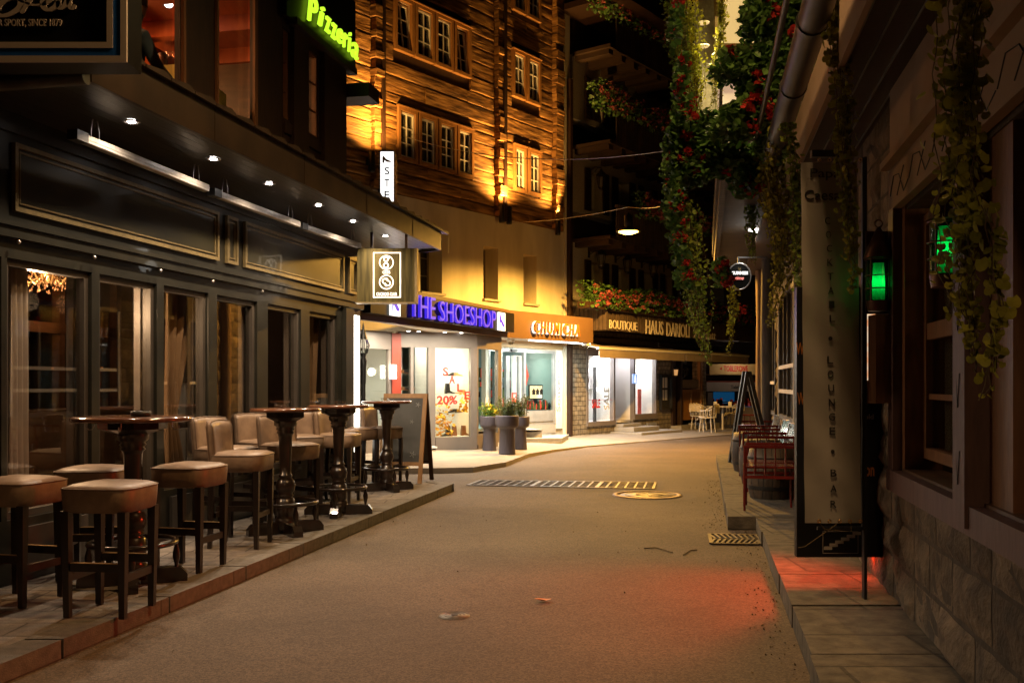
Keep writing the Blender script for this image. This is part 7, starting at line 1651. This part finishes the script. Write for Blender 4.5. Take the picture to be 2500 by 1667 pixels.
MB().lathe([(0, .006), (.09, .006), (.095, .002)], (sx_, sy_, 0), 32, False).build('cover', 'castdark', mh); m_ = MB()
for r_ in (.085, .062, .04): m_.torus(r_, .003, (sx_, sy_, .006), 30, 5)
m_.box(sx_-.02, sx_+.02, sy_-.004, sy_+.004, .006, .011); m_.build('relief', 'castiron', mh)
dA = [G(1731, 1306), G(1736, 1329), G(1853, 1331), G(1858, 1309)]; dr_ = thing('gully_grate', 'square gully grate with chevron bars by the right kerb', 'drain', (*dA[0], 0)); MB().poly(dA, .004, .006).build('pit', 'pit', dr_); m_ = MB()
for i in range(4): bar(dA[i], dA[(i+1) % 4], .03, .008, .018)
for k in range(9):
    for h in (0, 1):
        u0 = k/9; p = lerp(lerp(dA[0], dA[3], u0), lerp(dA[1], dA[2], u0), h*.5+.02); q = lerp(lerp(dA[0], dA[3], min(1, u0+.1)), lerp(dA[1], dA[2], min(1, u0+.1)), h*.5+.48) if h == 0 else None
        if h == 0: bar(p, q, .022, .0085, .0175)
        else: p = lerp(lerp(dA[0], dA[3], min(1, u0+.1)), lerp(dA[1], dA[2], min(1, u0+.1)), .52); q = lerp(lerp(dA[0], dA[3], u0), lerp(dA[1], dA[2], u0), .98); bar(p, q, .022, .0085, .0175)
m_.build('bars', 'castiron', dr_)
lx, ly = G(1326, 1469); m_ = MB(); n = 10; vs = []
out = [(-.06, 0), (-.03, .02), (0, .028), (.03, .022), (.055, .01), (.05, -.012), (.02, -.02), (-.02, -.016)]
vs = [(lx, ly, .008)]+[(lx+a, ly+b*1.3, .006+random.random()*.02) for a, b in out]; m_.add(vs, [(0, i+1, (i+1) % 8+1) for i in range(8)]); tag(m_.build('fallen_leaf', 'deadleaf', fix=False), 'pale brown curled leaf lying in the middle of the street', 'leaf')
for lb, pts in (('left bent twig lying on the asphalt near the gully', [(1572, 1340), (1600, 1338), (1625, 1345), (1642, 1350)]), ('right short twig lying on the asphalt near the gully', [(1668, 1356), (1685, 1345), (1702, 1344)])):
    m_ = MB(); m_.tube([(*G(p[0], p[1]), .008) for p in pts], .005, 5); P_ = [(*G(p[0], p[1]), .012) for p in pts for _ in range(5)]; tag(m_.build('twig', 'stem'), lb, 'twig', 'twigs on the asphalt')
db = MB(); P_ = []
for k in range(420):
    y_ = random.uniform(4.6, 14); P_.append((rx(y_)-abs(random.gauss(0, .12))-.02-(.27 if y_ > 9.3 else 0), y_, .006))
for k in range(70): P_.append((random.uniform(-1.8, 1.8), random.uniform(4.6, 14), .005))
leaves(db, P_, .014, tri=True); tag(db.build('street_litter', 'stem', uv=False, fix=False, org=(0, 0, 0)), 'scattered crumbs of dry leaf on the asphalt', 'litter', kind='stuff')
# asphalt repairs
def rpatch(pts, z, jit=.03):
    P_ = []
    for i in range(len(pts)):
        a, b = pts[i], pts[(i+1) % len(pts)]; n = max(2, int(math.dist(a, b)/.25))
        for k in range(n): P_.append((a[0]+(b[0]-a[0])*k/n+random.gauss(0, jit*.35), a[1]+(b[1]-a[1])*k/n+random.gauss(0, jit*.35)))
    m_ = MB(); n = len(P_); cx0 = sum(p[0] for p in P_)/n; cy0 = sum(p[1] for p in P_)/n
    m_.add([(cx0, cy0, z)]+[(p[0], p[1], z) for p in P_], [(0, i+1, (i+1) % n+1) for i in range(n)]); tag(m_.build('road_patch', 'patch', org=(cx0, cy0, 0), fix=False), kind='structure')
rpatch([G(1120, 1190), G(1160, 1168), G(1625, 1173), G(1618, 1202)], .0025)
rpatch([(mhx+.62*math.cos(a*.35), mhy+.6*math.sin(a*.35)) for a in range(18)], .0015, .05)
rpatch([G(1180, 1490), G(1310, 1470), G(1262, 1600), G(1232, 1600)], .003) if False else None
# pendant street lamps on wires
def lampobj(px, py, y, label, wire_to=()):
    x, _, z = PX(px, py, y) if px is not None else (0, 0, 0); return x, z
def pendant(x, y, z, label, energy, col=(1, .58, .28), ang=120, ks=1):
    r = thing('street_lamp', label, 'street lamp', (x, y, z), 'pendant lamps hung over the street')
    MB().lathe([(.0, .4), (.02, .4), (.03, .36), (.09, .34), (.09, .13), (.06, .1), (.25, .02), (.26, 0), (.25, -.005), (.08, .05), (0, .06)], (x, y, z), 28, False).build('housing', 'blackmetal', r)
    MB().lathe([(0, .03), (.2, .012), (.21, -.008), (.1, -.045), (0, -.06)], (x, y, z), 20, False).build('lens', 'e_sodium', r)
    light('SPOT', 'sodium_light', (x, y, z-.1), energy*ks, col, r, size=.12, target=(x, y, 0), angle=ang, blend=.35)
    light('POINT', 'sodium_spill', (x, y, z-.15), energy*.008, col, r, size=.12); return r
ly_ = 20.2; lx_, _, lz_ = PX(1534, 566, ly_)
pendant(lx_, ly_, lz_, 'glowing orange pendant street lamp hanging over the far street', 3500, (1, .49, .08), 170)
wr = MB(); hk = (lx_, ly_, lz_+.52); wa = CHA.P(s(1236), .17, ZW-.1); wb = PX(1655, 493, 17.0)
def sag(p, q, d, n=10): return [(p[0]+(q[0]-p[0])*i/n, p[1]+(q[1]-p[1])*i/n, p[2]+(q[2]-p[2])*i/n-d*4*(i/n)*(1-i/n)) for i in range(n+1)]
wr.tube(sag(wa, hk, .06), .008, 5); wr.tube(sag(hk, wb, .06), .008, 5); tag(wr.build('lamp_wire', 'steel'), 'steel wire carrying the orange street lamp', 'wire')
wr = MB(); wr.tube(sag(CHA.P(s(985), .05, 6.35), PX(1640, 366, 15), .28, 16), .008, 5); tag(wr.build('span_wire', 'steel'), 'sagging steel wire crossing in front of the plank windows', 'wire')
# two more lamps of the same row hang nearer, above and behind the viewer
pendant(1.0, 4.9, 6.3, 'pendant street lamp overhead, above the top edge of the photo', 700, (1, .55, .22), 162)
pendant(-.4, -5.2, 5.2, 'pendant street lamp behind the viewer', 520, (1, .58, .27), 158)
